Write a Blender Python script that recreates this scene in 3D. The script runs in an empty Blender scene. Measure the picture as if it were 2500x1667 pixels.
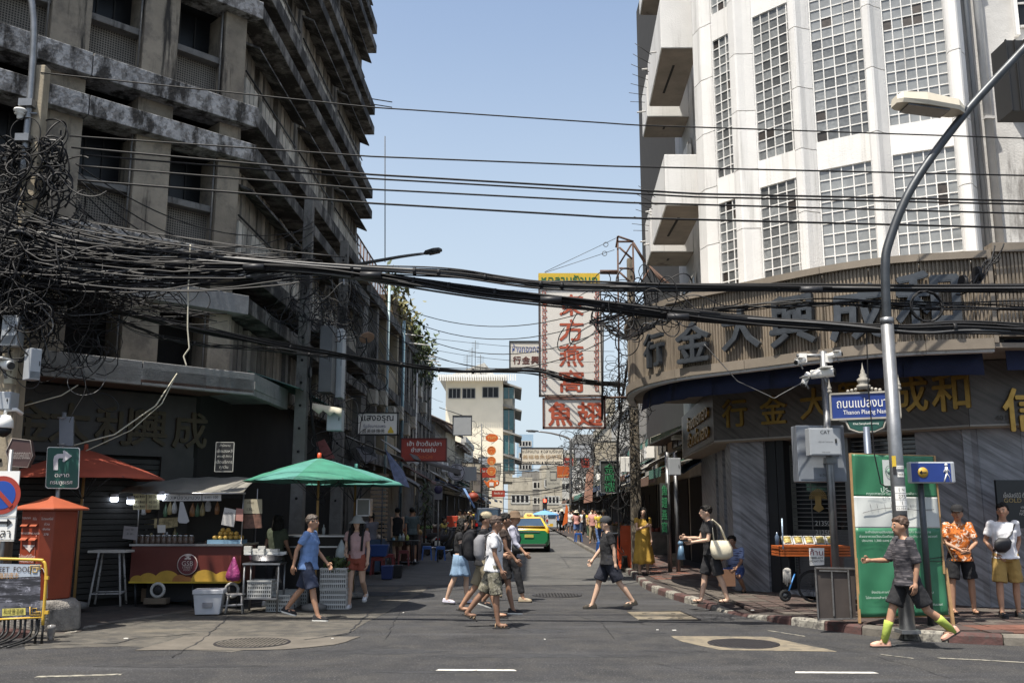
import bpy,math,random
from mathutils import Vector,Matrix
random.seed(7)
C=bpy.context.scene.collection
PI=math.pi
PITCH=math.atan((1245-833.5)/2300)
CAMH=1.75
cd=bpy.data.cameras.new('camera');cam=bpy.data.objects.new('camera',cd);C.objects.link(cam)
cd.sensor_width=36;cd.lens=2300/2500*36;cd.clip_end=2000
cam.location=(0,0,CAMH);cam.rotation_euler=(PI/2+PITCH,0,0)
bpy.context.scene.camera=cam
SUN=Vector((-.27,-.30,1)).normalized()
w=bpy.data.worlds.new('World');bpy.context.scene.world=w;w.use_nodes=True
nt=w.node_tree;sky=nt.nodes.new('ShaderNodeTexSky');sky.sky_type='NISHITA';sky.sun_disc=False
sky.sun_elevation=math.asin(SUN.z);sky.sun_rotation=math.atan2(SUN.x,SUN.y)
sky.air_density=1.0;sky.dust_density=2.5;sky.ozone_density=1.6
bg=nt.nodes['Background'];bg.inputs['Strength'].default_value=.115
tcw=nt.nodes.new('ShaderNodeTexCoord');spw=nt.nodes.new('ShaderNodeSeparateXYZ');nt.links.new(tcw.outputs['Generated'],spw.inputs[0])
mrw=nt.nodes.new('ShaderNodeMapRange');mrw.interpolation_type='SMOOTHSTEP';mrw.inputs[1].default_value=.05;mrw.inputs[2].default_value=.64;mrw.inputs[3].default_value=.93;mrw.inputs[4].default_value=.08;nt.links.new(spw.outputs['Z'],mrw.inputs[0])
nzw=nt.nodes.new('ShaderNodeTexNoise');nzw.inputs['Scale'].default_value=2.2;nzw.inputs['Detail'].default_value=4;nt.links.new(tcw.outputs['Generated'],nzw.inputs[0])
maw=nt.nodes.new('ShaderNodeMath');maw.operation='MULTIPLY_ADD';maw.inputs[1].default_value=.16;nt.links.new(nzw.outputs[0],maw.inputs[0]);suw=nt.nodes.new('ShaderNodeMath');suw.operation='SUBTRACT';nt.links.new(mrw.outputs[0],suw.inputs[0]);suw.inputs[1].default_value=.08;nt.links.new(suw.outputs[0],maw.inputs[2])
mxw=nt.nodes.new('ShaderNodeMix');mxw.data_type='RGBA';nt.links.new(maw.outputs[0],mxw.inputs[0]);nt.links.new(sky.outputs[0],mxw.inputs[6]);mxw.inputs[7].default_value=(3.25,3.78,4.2,1)
nt.links.new(mxw.outputs[2],bg.inputs['Color'])
sl=bpy.data.lights.new('sun','SUN');sl.energy=4.5;sl.angle=math.radians(.5);sl.color=(1,.94,.84)
so=bpy.data.objects.new('sun',sl);C.objects.link(so);so.rotation_euler=SUN.to_track_quat('Z','Y').to_euler()
vs=bpy.context.scene.view_settings
vs.view_transform='Standard';vs.look='None';vs.gamma=1;vs.use_curve_mapping=False;vs.exposure=.86
def ray(px,py):
 x=(px-1250)/2300;v=(833.5-py)/2300
 return Vector((x,math.cos(PITCH)-v*math.sin(PITCH),math.sin(PITCH)+v*math.cos(PITCH)))
def G(px,py,z=0.0):
 d=ray(px,py);t=(z-CAMH)/d.z
 return Vector((d.x*t,d.y*t,z))
def W(px,py,Y):
 d=ray(px,py);t=Y/d.y
 return Vector((d.x*t,Y,CAMH+d.z*t))
V=Vector
def catmull(pts,n=6):
 P=[Vector(p)for p in pts];out=[]
 for i in range(len(P)-1):
  a=P[max(i-1,0)];b=P[i];c=P[i+1];d=P[min(i+2,len(P)-1)]
  for k in range(n):
   t=k/n
   out.append(.5*((2*b)+(c-a)*t+(2*a-5*b+4*c-d)*t*t+(3*b-a-3*c+d)*t**3))
 out.append(P[-1]);return out
MATS={}
def M(name,col,rough=.75,metal=0,var=.12,scale=2.5,col2=None,thr=(.45,.6),stretch=(1,1,1),bump=0,bscale=30,emis=None,rnd=0,spec=None,detail=6,col3=None,thr3=(.55,.7),scale3=1.1,stretch3=(1,1,.3),trans=0,alpha=1):
 if name in MATS:return MATS[name]
 m=bpy.data.materials.new(name);m.use_nodes=True;n=m.node_tree.nodes;l=m.node_tree.links
 b=n['Principled BSDF'];b.inputs['Roughness'].default_value=rough;b.inputs['Metallic'].default_value=metal
 if spec is not None:b.inputs['Specular IOR Level'].default_value=spec
 if trans:b.inputs['Transmission Weight'].default_value=trans
 if alpha<1:b.inputs['Alpha'].default_value=alpha
 tc=n.new('ShaderNodeTexCoord');mp=n.new('ShaderNodeMapping');mp.inputs['Scale'].default_value=stretch
 l.new(tc.outputs['Object'],mp.inputs[0])
 oi=n.new('ShaderNodeObjectInfo')
 if rnd:
  vm=n.new('ShaderNodeVectorMath');vm.operation='SCALE';vm.inputs['Scale'].default_value=37
  cb=n.new('ShaderNodeCombineXYZ');l.new(oi.outputs['Random'],cb.inputs[0]);l.new(oi.outputs['Random'],cb.inputs[1])
  l.new(cb.outputs[0],vm.inputs[0]);l.new(vm.outputs[0],mp.inputs['Location'])
 ns=n.new('ShaderNodeTexNoise');ns.inputs['Scale'].default_value=scale;ns.inputs['Detail'].default_value=detail;ns.inputs['Roughness'].default_value=.62
 l.new(mp.outputs[0],ns.inputs[0])
 c=(*col,1)
 mr=n.new('ShaderNodeMapRange');mr.inputs[1].default_value=.3;mr.inputs[2].default_value=.7
 mr.inputs[3].default_value=1-var;mr.inputs[4].default_value=1+var;l.new(ns.outputs[0],mr.inputs[0])
 mul=n.new('ShaderNodeMix');mul.data_type='RGBA';mul.blend_type='MULTIPLY';mul.inputs[0].default_value=1
 mul.inputs[6].default_value=c;l.new(mr.outputs[0],mul.inputs[7]);out=mul.outputs[2]
 def layer(out,cc,th,sc,st,seed):
  m2=n.new('ShaderNodeMapping');m2.inputs['Scale'].default_value=st;m2.inputs['Location'].default_value=(seed,seed,seed)
  l.new(mp.outputs[0],m2.inputs[0])
  n2=n.new('ShaderNodeTexNoise');n2.inputs['Scale'].default_value=sc;n2.inputs['Detail'].default_value=8;n2.inputs['Roughness'].default_value=.7
  l.new(m2.outputs[0],n2.inputs[0]);r2=n.new('ShaderNodeMapRange');r2.inputs[1].default_value=th[0];r2.inputs[2].default_value=th[1];r2.interpolation_type='SMOOTHSTEP'
  l.new(n2.outputs[0],r2.inputs[0]);mx=n.new('ShaderNodeMix');mx.data_type='RGBA';l.new(r2.outputs[0],mx.inputs[0]);l.new(out,mx.inputs[6]);mx.inputs[7].default_value=(*cc,1)
  return mx.outputs[2]
 if col2:out=layer(out,col2,thr,scale*1.7,(1,1,1),3.7)
 if col3:out=layer(out,col3,thr3,scale3,stretch3,11.3)
 if rnd:
  r3=n.new('ShaderNodeMapRange');r3.inputs[3].default_value=1-rnd;r3.inputs[4].default_value=1+rnd;l.new(oi.outputs['Random'],r3.inputs[0])
  m3=n.new('ShaderNodeMix');m3.data_type='RGBA';m3.blend_type='MULTIPLY';m3.inputs[0].default_value=1;l.new(out,m3.inputs[6]);l.new(r3.outputs[0],m3.inputs[7]);out=m3.outputs[2]
 l.new(out,b.inputs['Base Color'])
 if bump:
  nb=n.new('ShaderNodeTexNoise');nb.inputs['Scale'].default_value=bscale;nb.inputs['Detail'].default_value=5;l.new(mp.outputs[0],nb.inputs[0])
  bp=n.new('ShaderNodeBump');bp.inputs['Strength'].default_value=bump;bp.inputs['Distance'].default_value=.02
  l.new(nb.outputs[0],bp.inputs['Height']);l.new(bp.outputs[0],b.inputs['Normal'])
 if emis:b.inputs['Emission Color'].default_value=(*emis[0],1);b.inputs['Emission Strength'].default_value=emis[1]
 MATS[name]=m;return m
class Frame:
 """wall frame: a along the wall, b outwards, z up"""
 def __init__(s,o,u):
  s.o=V((o[0],o[1],0));s.u=V((u[0],u[1],0)).normalized();s.n=V((s.u.y,-s.u.x,0))
 def p(s,a,b,z):return s.o+s.u*a+s.n*b+V((0,0,z))
 def flip(s):s.n=-s.n;return s
WF=None
class MB:
 def __init__(s):s.v=[];s.f=[];s.m=[];s.sm=[]
 def add(s,vs,fs,mi=0,smooth=False):
  o=len(s.v);s.v+=[tuple(x)for x in vs]
  for f in fs:s.f.append([o+i for i in f]);s.m.append(mi);s.sm.append(smooth)
  return s
 def hexa(s,P,mi=0):
  return s.add(P,[(0,3,2,1),(4,5,6,7),(0,1,5,4),(1,2,6,5),(2,3,7,6),(3,0,4,7)],mi)
 def box(s,x0,x1,y0,y1,z0,z1,mi=0):
  return s.hexa([(x0,y0,z0),(x1,y0,z0),(x1,y1,z0),(x0,y1,z0),(x0,y0,z1),(x1,y0,z1),(x1,y1,z1),(x0,y1,z1)],mi)
 def fb(s,F,a0,a1,b0,b1,z0,z1,mi=0):
  return s.hexa([F.p(a0,b0,z0),F.p(a1,b0,z0),F.p(a1,b1,z0),F.p(a0,b1,z0),F.p(a0,b0,z1),F.p(a1,b0,z1),F.p(a1,b1,z1),F.p(a0,b1,z1)],mi)
 def prism(s,P,d,mi=0,smooth=False):
  n=len(P);P=[V(p)for p in P];d=V(d)
  s.add(P+[p+d for p in P],[tuple(range(n))[::-1],tuple(range(n,2*n))],mi)
  o=len(s.v)-2*n
  for i in range(n):
   j=(i+1)%n;s.f.append([o+i,o+j,o+n+j,o+n+i]);s.m.append(mi);s.sm.append(smooth)
  return s
 def tube(s,pts,r,n=6,mi=0,cap=True,smooth=True,flat=1):
  P=[V(p)for p in pts];k=len(P);o=len(s.v)
  if not hasattr(r,'__len__'):r=[r]*k
  up=None
  for i in range(k):
   t=(P[min(i+1,k-1)]-P[max(i-1,0)])
   if t.length<1e-9:t=V((0,0,1))
   t.normalize()
   if up is None:up=V((0,0,1))if abs(t.z)<.9 else V((0,1,0))
   a=t.cross(up)
   if a.length<1e-4:a=t.cross(V((1,0,0)))
   a.normalize();b=a.cross(t);up=b
   for j in range(n):
    g=2*PI*(j+.5)/n
    s.v.append(tuple(P[i]+a*math.cos(g)*r[i]+b*math.sin(g)*r[i]*flat))
  for i in range(k-1):
   for j in range(n):
    j2=(j+1)%n
    s.f.append([o+i*n+j,o+i*n+j2,o+(i+1)*n+j2,o+(i+1)*n+j]);s.m.append(mi);s.sm.append(smooth)
  if cap and n>2:
   s.f.append([o+j for j in range(n)][::-1]);s.m.append(mi);s.sm.append(False)
   s.f.append([o+(k-1)*n+j for j in range(n)]);s.m.append(mi);s.sm.append(False)
  return s
 def lathe(s,prof,c=(0,0,0),n=16,mi=0,ax=None,smooth=True,sx=1,sy=1,cap=True):
  c=V(c);o=len(s.v);k=len(prof)
  R=V(ax).to_track_quat('Z','Y').to_matrix()if ax is not None else Matrix.Identity(3)
  for r,z in prof:
   for j in range(n):
    g=2*PI*j/n;s.v.append(tuple(c+R@V((r*math.cos(g)*sx,r*math.sin(g)*sy,z))))
  for i in range(k-1):
   for j in range(n):
    j2=(j+1)%n;s.f.append([o+i*n+j,o+i*n+j2,o+(i+1)*n+j2,o+(i+1)*n+j]);s.m.append(mi);s.sm.append(smooth)
  if cap and prof[0][0]>1e-4:s.f.append([o+j for j in range(n)][::-1]);s.m.append(mi);s.sm.append(False)
  if cap and prof[-1][0]>1e-4:s.f.append([o+(k-1)*n+j for j in range(n)]);s.m.append(mi);s.sm.append(False)
  return s
 def ball(s,c,r,n=10,mi=0,m=6):
  if not hasattr(r,'__len__'):r=(r,r,r)
  o=len(s.v);c=V(c)
  for i in range(m+1):
   t=PI*i/m
   for j in range(n):
    g=2*PI*j/n;s.v.append((c.x+r[0]*math.sin(t)*math.cos(g),c.y+r[1]*math.sin(t)*math.sin(g),c.z-r[2]*math.cos(t)))
  for i in range(m):
   for j in range(n):
    j2=(j+1)%n;s.f.append([o+i*n+j,o+i*n+j2,o+(i+1)*n+j2,o+(i+1)*n+j]);s.m.append(mi);s.sm.append(True)
  return s
 def sheet(s,rows,mi=0,smooth=True):
  o=len(s.v);a=len(rows);b=len(rows[0])
  for r in rows:
   for p in r:s.v.append(tuple(p))
  for i in range(a-1):
   for j in range(b-1):
    s.f.append([o+i*b+j,o+i*b+j+1,o+(i+1)*b+j+1,o+(i+1)*b+j]);s.m.append(mi);s.sm.append(smooth)
  return s
 def mesh(s,name,off=None):
  me=bpy.data.meshes.new(name)
  vv=s.v if off is None else[(x-off[0],y-off[1],z-off[2])for x,y,z in s.v]
  me.from_pydata(vv,[],s.f);me.polygons.foreach_set('material_index',s.m);me.polygons.foreach_set('use_smooth',s.sm)
  me.update();return me
 def build(s,name,mats,parent=None,local=False,label=None,bevel=0,thick=0):
  """world coordinates unless local; the origin goes to the parent's base"""
  if not isinstance(mats,(list,tuple)):mats=[mats]
  if parent is not None:off=None if local else wloc(parent)
  else:off=None
  me=s.mesh(name,off)
  for m in mats:me.materials.append(m)
  o=bpy.data.objects.new(name,me);C.objects.link(o)
  if parent is not None:o.parent=parent
  if label:o['label']=label
  if thick:md=o.modifiers.new('thickness','SOLIDIFY');md.thickness=thick;md.offset=0
  if bevel:md=o.modifiers.new('bevel','BEVEL');md.width=bevel;md.segments=2;md.limit_method='ANGLE'
  return o
def wloc(o):
 v=V((0,0,0))
 while o is not None:v=v+V(o.location);o=o.parent
 return v
def tag(o,label=None,cat=None,group=None,kind=None):
 if label:o['label']=label
 if cat:o['category']=cat
 if group:o['group']=group
 if kind:o['kind']=kind
 return o
def thing(name,label,cat,loc=(0,0,0),rz=0,group=None):
 o=bpy.data.objects.new(name,None);o.empty_display_size=.2;C.objects.link(o);o.location=loc;o.rotation_euler=(0,0,rz)
 return tag(o,label,cat,group)
def struct(o):o['kind']='structure';return o
def solo(mb,name,mats,label,cat,group=None,**k):
 xs=[v[0]for v in mb.v];ys=[v[1]for v in mb.v];z=min(v[2]for v in mb.v)
 c=((min(xs)+max(xs))/2,(min(ys)+max(ys))/2,z)
 mb.v=[(x-c[0],y-c[1],zz-c[2])for x,y,zz in mb.v]
 o=mb.build(name,mats,local=True,**k);o.location=c
 return tag(o,label,cat,group)
def kids(o):return[c for c in bpy.data.objects if c.parent==o]
def dup(root,loc,rz=0,label=None,tree=None,scale=None):
 r=root.copy();C.objects.link(r);r.location=loc;r.rotation_euler=(0,0,rz)
 if label:r['label']=label
 if scale:r.scale=(scale,)*3
 for ch,gg in tree:
  c=ch.copy();C.objects.link(c);c.parent=r
  for g in gg:d=g.copy();C.objects.link(d);d.parent=c
 return r
def tree_of(root):return[(c,kids(c))for c in kids(root)]
TS_=bpy.data.scenes.new('workbench')
def evaluated(ob):
 TS_.collection.objects.link(ob);vl=TS_.view_layers[0];vl.update();dg=vl.depsgraph;dg.update()
 me=bpy.data.meshes.new_from_object(ob.evaluated_get(dg));bpy.data.objects.remove(ob);return me
def text(body,pos,right,up,size,mat,parent,name='lettering',depth=.004,weight=0,width=None,gap=1,shear=0,top=False):
 """flat or raised lettering, centred at pos, in the plane right/up"""
 cu=bpy.data.curves.new(name,'FONT');cu.body=body;cu.size=1;cu.align_x='CENTER';cu.align_y='CENTER'
 cu.extrude=0;cu.offset=0;cu.resolution_u=2;cu.space_character=gap;cu.shear=shear
 ob=bpy.data.objects.new(name,cu)
 me=evaluated(ob);bpy.data.curves.remove(cu)
 R=V(right).normalized();U=V(up).normalized();N=R.cross(U)
 if not len(me.vertices):bpy.data.meshes.remove(me);return None
 xs=[v.co.x for v in me.vertices];ys=[v.co.y for v in me.vertices]
 cx=(min(xs)+max(xs))/2;cy=(min(ys)+max(ys))/2
 sx=size if width is None else width/max(max(xs)-min(xs),1e-3)
 vs=[((v.co.x-cx)*sx,(v.co.y-cy)*size)for v in me.vertices]
 fs=[list(p.vertices)for p in me.polygons];bpy.data.meshes.remove(me)
 off=wloc(parent)if parent is not None else V((0,0,0))
 P=V(pos)-off;n=len(vs)
 b=MB();wd=weight*size*1.3
 for k,(ox,oy)in enumerate([(0,0),(wd,0),(-wd,0),(0,wd),(0,-wd)]if weight>=.012 else[(0,0)]):
  Q=P+R*ox+U*oy;dp=depth-k*.0007;o0=len(b.v)
  b.add([Q+R*x+U*y+N*dp for x,y in vs],fs)
  if depth>.006:
   cnt={}
   for f in fs:
    for i in range(len(f)):
     e=(f[i],f[(i+1)%len(f)]);cnt.setdefault((min(e),max(e)),[]).append(e)
   b.v+=[tuple(Q+R*x+U*y)for x,y in vs]
   for es in cnt.values():
    if len(es)==1:a,c=es[0];b.f.append([o0+c,o0+a,o0+a+n,o0+c+n]);b.m.append(0);b.sm.append(False)
 o=b.build(name,mat,local=True)
 if parent is not None:o.parent=parent
 return o
X3=V((1,0,0));Z3=V((0,0,1))
def wire_pts(a,b,sag,n=14,wob=0):
 a=V(a);b=V(b);out=[]
 for i in range(n+1):
  t=i/n;p=a.lerp(b,t);p.z-=sag*4*t*(1-t)
  if wob and 0<i<n:p+=V((random.uniform(-wob,wob),random.uniform(-wob,wob),random.uniform(-wob,wob)))
  out.append(p)
 return out
 #SETTING: ground
asphalt=M('asphalt',(.036,.036,.038),.82,var=.26,scale=1.3,col2=(.054,.052,.05),thr=(.42,.62),bump=.9,bscale=160,col3=(.064,.064,.067),thr3=(.5,.68),scale3=.9,stretch3=(.12,1.3,1),spec=.35)
def speckle(m,sc=55,amt=.09):
 n=m.node_tree.nodes;l=m.node_tree.links;b=n['Principled BSDF'];src=b.inputs['Base Color'].links[0].from_socket
 tc=n.new('ShaderNodeTexCoord');vo=n.new('ShaderNodeTexNoise');vo.inputs['Scale'].default_value=sc;vo.inputs['Detail'].default_value=2;l.new(tc.outputs['Object'],vo.inputs[0])
 r=n.new('ShaderNodeMapRange');r.inputs[1].default_value=.58;r.inputs[2].default_value=.74;r.inputs[4].default_value=amt;l.new(vo.outputs[0],r.inputs[0])
 a=n.new('ShaderNodeMix');a.data_type='RGBA';a.blend_type='ADD';a.inputs[0].default_value=1;l.new(src,a.inputs[6]);l.new(r.outputs[0],a.inputs[7]);l.new(a.outputs[2],b.inputs['Base Color'])
speckle(asphalt,42,.13)
side_asphalt=M('worn side street asphalt',(.075,.073,.068),.85,var=.2,scale=1.1,col2=(.055,.054,.052),bump=.6,bscale=120,col3=(.1,.096,.086),thr3=(.52,.7),scale3=.5,stretch3=(1,.4,1));speckle(side_asphalt,50,.06)
concrete=M('road concrete',(.085,.077,.064),.9,var=.35,scale=2.2,col2=(.05,.047,.042),thr=(.43,.62),bump=.6,bscale=60,col3=(.14,.122,.093),thr3=(.55,.7),scale3=.8,stretch3=(.4,2,1))
patch_c=M('sandy concrete patch',(.19,.16,.112),.9,var=.2,scale=3,col2=(.12,.105,.08),bump=.4,bscale=80)
iron=M('cast iron',(.028,.026,.028),.6,.3,var=.3,scale=8,bump=.3)
iron_d=M('dark iron hollow',(.008,.008,.008),.9)
paint_w=M('worn white road paint',(.55,.53,.48),.8,var=.25,scale=9,col2=(.2,.19,.18),thr=(.55,.7),bump=.3)
paint_y=M('worn cream road paint',(.25,.235,.19),.85,var=.3,scale=7,col2=(.07,.07,.068),thr=(.48,.6))
def flat(name,pts,z,mat,kind=True,parent=None,thick=.003):
 b=MB().prism([(p[0],p[1],z-thick)for p in pts],(0,0,thick),0)
 if(b.v[1][0]-b.v[0][0])*(b.v[2][1]-b.v[1][1])-(b.v[1][1]-b.v[0][1])*(b.v[2][0]-b.v[1][0])<0:b.f=[f[::-1]for f in b.f]
 o=b.build(name,mat,parent)
 if kind and parent is None:struct(o)
 return o
def jag(pts,step=.25,amp=.03,closed=True):
 out=[];n=len(pts)
 for i in range(n if closed else n-1):
  a=V(pts[i]);b=V(pts[(i+1)%n]);k=max(1,int((b-a).length/step))
  for j in range(k):
   p=a.lerp(b,j/k)
   out.append(p+V((random.uniform(-amp,amp),random.uniform(-amp,amp),0)))
 if not closed:out.append(V(pts[-1]))
 return out
g=MB().add([(-500,-300,-.02),(500,-300,-.02),(500,900,-.02),(-500,900,-.02)],[(0,1,2,3)]).build('ground',M('ground',(.06,.058,.055),.95));struct(g)
road=MB().add([(-60,-6,0),(60,-6,0),(60,16.2,0),(-60,16.2,0)],[(0,1,2,3)]).build('main_road',asphalt);struct(road)
flat('crossing_asphalt',[(-9,16.2),(9,16.2),(6,23.4),(-6,23.0)],.0,asphalt,thick=.002)
flat('side_street',jag([(-8,22.9,0),(6,23.3,0),(8,140,0),(-8,140,0)],1.2,.03),.003,side_asphalt,thick=.002)
ap=[G(x,y)for x,y in[(60,1585),(300,1577),(560,1592),(742,1560),(850,1545),(1020,1452),(1050,1430),(560,1440),(60,1530)]]
flat('concrete_apron',jag(ap,.35,.03),.004,concrete)
tar=M('tar joint',(.02,.02,.021),.7)
def crack(pts,w=.018,z=.0095,name='road_joint'):
 P=jag([G(*p)for p in pts],.18,.022,closed=False);b=MB();L=[];R=[]
 for i,p in enumerate(P):
  t=(P[min(i+1,len(P)-1)]-P[max(0,i-1)]).normalized();nn=V((-t.y,t.x,0))*w*random.uniform(.35,1.1)
  L.append((p.x+nn.x,p.y+nn.y,z));R.append((p.x-nn.x,p.y-nn.y,z))
 b.sheet([L,R],smooth=False);struct(b.build(name,tar))
crack([(850,1545),(930,1470),(985,1432)],.02)
crack([(0,1577),(280,1571),(340,1556),(420,1552),(480,1546)],.02)
crack([(420,1605),(490,1565),(560,1505)],.014)
crack([(742,1562),(850,1548)],.03)
crack([(1270,1411),(1460,1404),(1700,1410)][:2],.012)
crack([(1390,1386),(1372,1360),(1362,1353)],.008);crack([(1380,1387),(1600,1386)][:2],.01);crack([(1365,1353),(1440,1352)],.01)
crack([(640,1500),(700,1492),(1030,1443)],.01);crack([(940,1560),(990,1470)],.006)
def lens(cx,cy,rx,ry,z,mat,name,n=30,j=.08):
 c=G(cx,cy);flat(name,[(c.x+rx*math.cos(2*PI*i/n)*(1+random.uniform(-j,j)),c.y+ry*math.sin(2*PI*i/n)*(1+random.uniform(-j,j)))for i in range(n)],z,mat)
for cx,cy,rx,ry in[(900,1590,.9,.22),(1330,1600,1.3,.16),(420,1625,1.0,.12),(1620,1590,.5,.12),(1250,1540,.8,.25),(1560,1545,.35,.1),(1050,1640,.5,.07)]:lens(cx,cy,rx,ry,.0022,M('oil darkened asphalt',(.03,.03,.031),.55,var=.3,scale=4,col2=(.045,.045,.047),bump=.8,bscale=150,spec=.5),'oil_stain',j=.22)
for q in[[(1100,1560),(1190,1552),(1330,1558),(1420,1552)],[(760,1625),(900,1618),(1060,1622)],[(1480,1600),(1560,1610),(1700,1640)],[(1180,1480),(1230,1500),(1260,1530),(1300,1545)],[(1990,1570),(2100,1592),(2240,1630),(2330,1660)],[(1400,1500),(1470,1520),(1500,1560)]]:crack(q,.006)
lens(845+75,1450,.75,.5,.0085,M('dark road patch',(.022,.022,.024),.8,bump=.6,bscale=100),'dark_patch')  # one darker oval patch on the road surface
def manhole(px,py,r,style,label):
 c=G(px,py,.006);t=thing('manhole_cover',label,'manhole cover',(c.x,c.y,.006),0,'manhole covers in the road')
 b=MB();n=40
 b.lathe([(r,0),(r,.006),(r*.94,.008),(r*.93,.003)],n=n,cap=False);b.lathe([(0.0,.002),(r*.935,.002)],n=n,mi=1)
 b.build('frame_ring',[iron,iron_d],t,local=True)
 g2=MB();k=17 if style!=2 else 15
 for i in range(k):
  x=-r*.88+2*r*.88*i/(k-1);h=math.sqrt(max(0,(r*.92)**2-x*x))
  wd=r*.035 if style!=1 else r*.048
  g2.box(x-wd,x+wd,-h,h,.003,.0075)
 for yy in(-.33,0,.33):
  h=math.sqrt((r*.92)**2-(yy*r)**2);g2.box(-h,h,yy*r-.012,yy*r+.012,.003,.0068)
 g2.build('grating',[M('worn manhole bars',(.11,.1,.085),.6,.2,var=.3)if style==0 else(iron if style==1 else asphalt)],t,local=True)
 return t
PM=[G(*q)for q in[(596,1603),(800,1604-10),(870,1560),(836,1553),(560,1562),(500,1590)]]
flat('manhole_surround',jag([(-4.75,12.45,0),(-2.9,12.5,0),(-2.35,12.95,0),(-2.1,13.75,0),(-4.6,13.75,0)],.25,.03),.008,M('manhole concrete',(.105,.093,.076),.9,var=.25,scale=3,bump=.4))
manhole(611,1575,.5,0,'slotted round manhole cover in the pale concrete of the left corner').location=(-3.47,13.1,.0085)
flat('manhole_surround',jag([(2.25,13.85,0),(2.3,13.25,0),(2.65,12.5,0),(4.1,12.35,0),(3.75,13.3,0),(3.6,13.75,0)],.25,.02),.004,patch_c)
manhole(1800,1571,.47,1,'black round manhole cover set in a sandy concrete patch').location=(3.08,13.05,.0045)
manhole(1360,1452,.52,2,'worn round manhole cover flush with the asphalt mid crossing')
pl=thing('drain_plate','rectangular concrete drain plate with iron frame in the road','drain cover',G(1605,1505),0)
c=G(1605,1505);b=MB();b.add([(c.x-.42,c.y+.75,.007),(c.x+.52,c.y+.8,.007),(c.x+.62,c.y-.52,.007),(c.x-.38,c.y-.52,.007)],[(0,3,2,1)])
b.build('slab',patch_c,pl)
b=MB()
for q in[((-.42,.75),(.52,.8)),((.52,.8),(.62,-.52)),((.62,-.52),(-.38,-.52)),((-.38,.05),(.58,.05))]:
 b.tube([(c.x+q[0][0],c.y+q[0][1],.01),(c.x+q[1][0],c.y+q[1][1],.01)],.012,4)
b.build('frame',iron,pl)
for sx in(-.2,.3):
 for sy in(-.3,.4):MB().box(c.x+sx,c.x+sx+.07,c.y+sy,c.y+sy+.03,.007,.012).build('lifting_eye',iron_d,pl)
for i,(xa,xb,y)in enumerate([(1064,1262,1635),(1938,2142,1641)]):
 a=G(xa,y);bb=G(xb,y+1);struct(MB().add([(a.x,a.y-.05,.005),(bb.x,bb.y-.05,.005),(bb.x-.03,bb.y+.05,.005),(a.x+.03,a.y+.05,.005)],[(0,1,2,3)]).build('lane_dash',paint_w))
a=G(88,1652);bb=G(298,1646);struct(MB().add([(a.x,a.y-.05,.005),(bb.x,bb.y-.05,.005),(bb.x,bb.y+.05,.005),(a.x,a.y+.05,.005)],[(0,1,2,3)]).build('lane_dash',paint_y))
def line(pts,wdt,mat,name='edge_line'):
 P=[G(*p,.005)for p in pts];b=MB();b.sheet([[p+V((0,wdt,0))for p in P],[p-V((0,wdt,0))for p in P]][::-1]);struct(b.build(name,mat))
line([(2290,1605),(2400,1610),(2520,1617)],.035,paint_y);line([(2150,1596),(2230,1606)],.03,paint_y);line([(1875,1538),(1965,1552)],.045,paint_y)
kr=M('kerb faded red',(.07,.033,.029),.85,var=.35,scale=5,col2=(.05,.04,.036),thr=(.5,.62),bump=.4,rnd=.15)
kw=M('kerb faded white',(.25,.235,.2),.85,var=.35,scale=6,col2=(.09,.083,.075),thr=(.46,.6),bump=.4,rnd=.15)
kg=M('kerb bare concrete',(.12,.108,.09),.9,var=.3,scale=4,bump=.4,rnd=.2)
def stones(parent,path,seg,hs,mats,wd=.16,n=3):
 """kerb stones along a path; the pavement lies to the left-hand normal side"""
 P=catmull([V((*p,0))for p in path],16);L=[0]
 for i in range(1,len(P)):L.append(L[-1]+(P[i]-P[i-1]).length)
 def at(s):
  s=min(max(s,0),L[-1])
  for i in range(1,len(P)):
   if L[i]>=s:break
  t=(s-L[i-1])/max(L[i]-L[i-1],1e-6);return P[i-1].lerp(P[i],t),(P[i]-P[i-1]).normalized()
 s=0;k=0
 while s<L[-1]-.05:
  e=min(s+seg*random.uniform(.9,1.1),L[-1]);b=MB();rows=[]
  for q in range(n+1):
   p,t=at(s+.008+(e-s-.016)*q/n);nn=V((-t.y,t.x,0));h=hs((s+e)/2/L[-1],p)
   rows.append([p+V((0,0,-.02)),p+nn*.01+V((0,0,h-.03)),p+nn*.035+V((0,0,h)),p+nn*wd+V((0,0,h+.002)),p+nn*wd+V((0,0,-.02))])
  b.sheet(rows,smooth=False)
  for r in(rows[0],rows[-1]):b.add(r,[(0,1,2,3,4)])
  b.build('kerb_stone',mats(k,(s+e)/2,at((s+e)/2)[0]),parent);s=e;k+=1
 return at,L[-1]
RK=[(3.5,95),(3.4,60),(3.28,38),(3.22,27),(3.02,22.5),(3.12,20.2),(3.38,18.3),(3.78,16.6),(4.4,14.95),(5.4,13.5),(6.7,12.85),(9,12.6),(15,12.4)]
rp=MB().add([(0,0,0)],[]);Pk=catmull([V((*p,0))for p in RK],8)
def hR(t,p):return .13-.1*math.exp(-((p.y-16.6)/1.0)**2)
pav_base=M('pavement bedding',(.035,.027,.024),.95,var=.2)
rb=MB();inner=[(p.x+.02,p.y+.02)for p in Pk]
outer=[(18,p[1])for p in RK][::-1]
b=MB();zb=.112
rows=[[(p.x+.1,p.y+.1 if p.y<16 else p.y,min(zb,hR(0,p)-.006))for p in Pk],[(p.x+1.2,p.y+(1.2 if p.y<18 else 0),zb)for p in Pk],[(30,p.y+30 if p.y<16 else p.y,zb)for p in Pk]]
b.sheet([list(reversed(r))for r in rows],smooth=False);rpav=struct(b.build('right_pavement',pav_base))
rk=thing('right_kerb',None,None);struct(rk)
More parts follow.
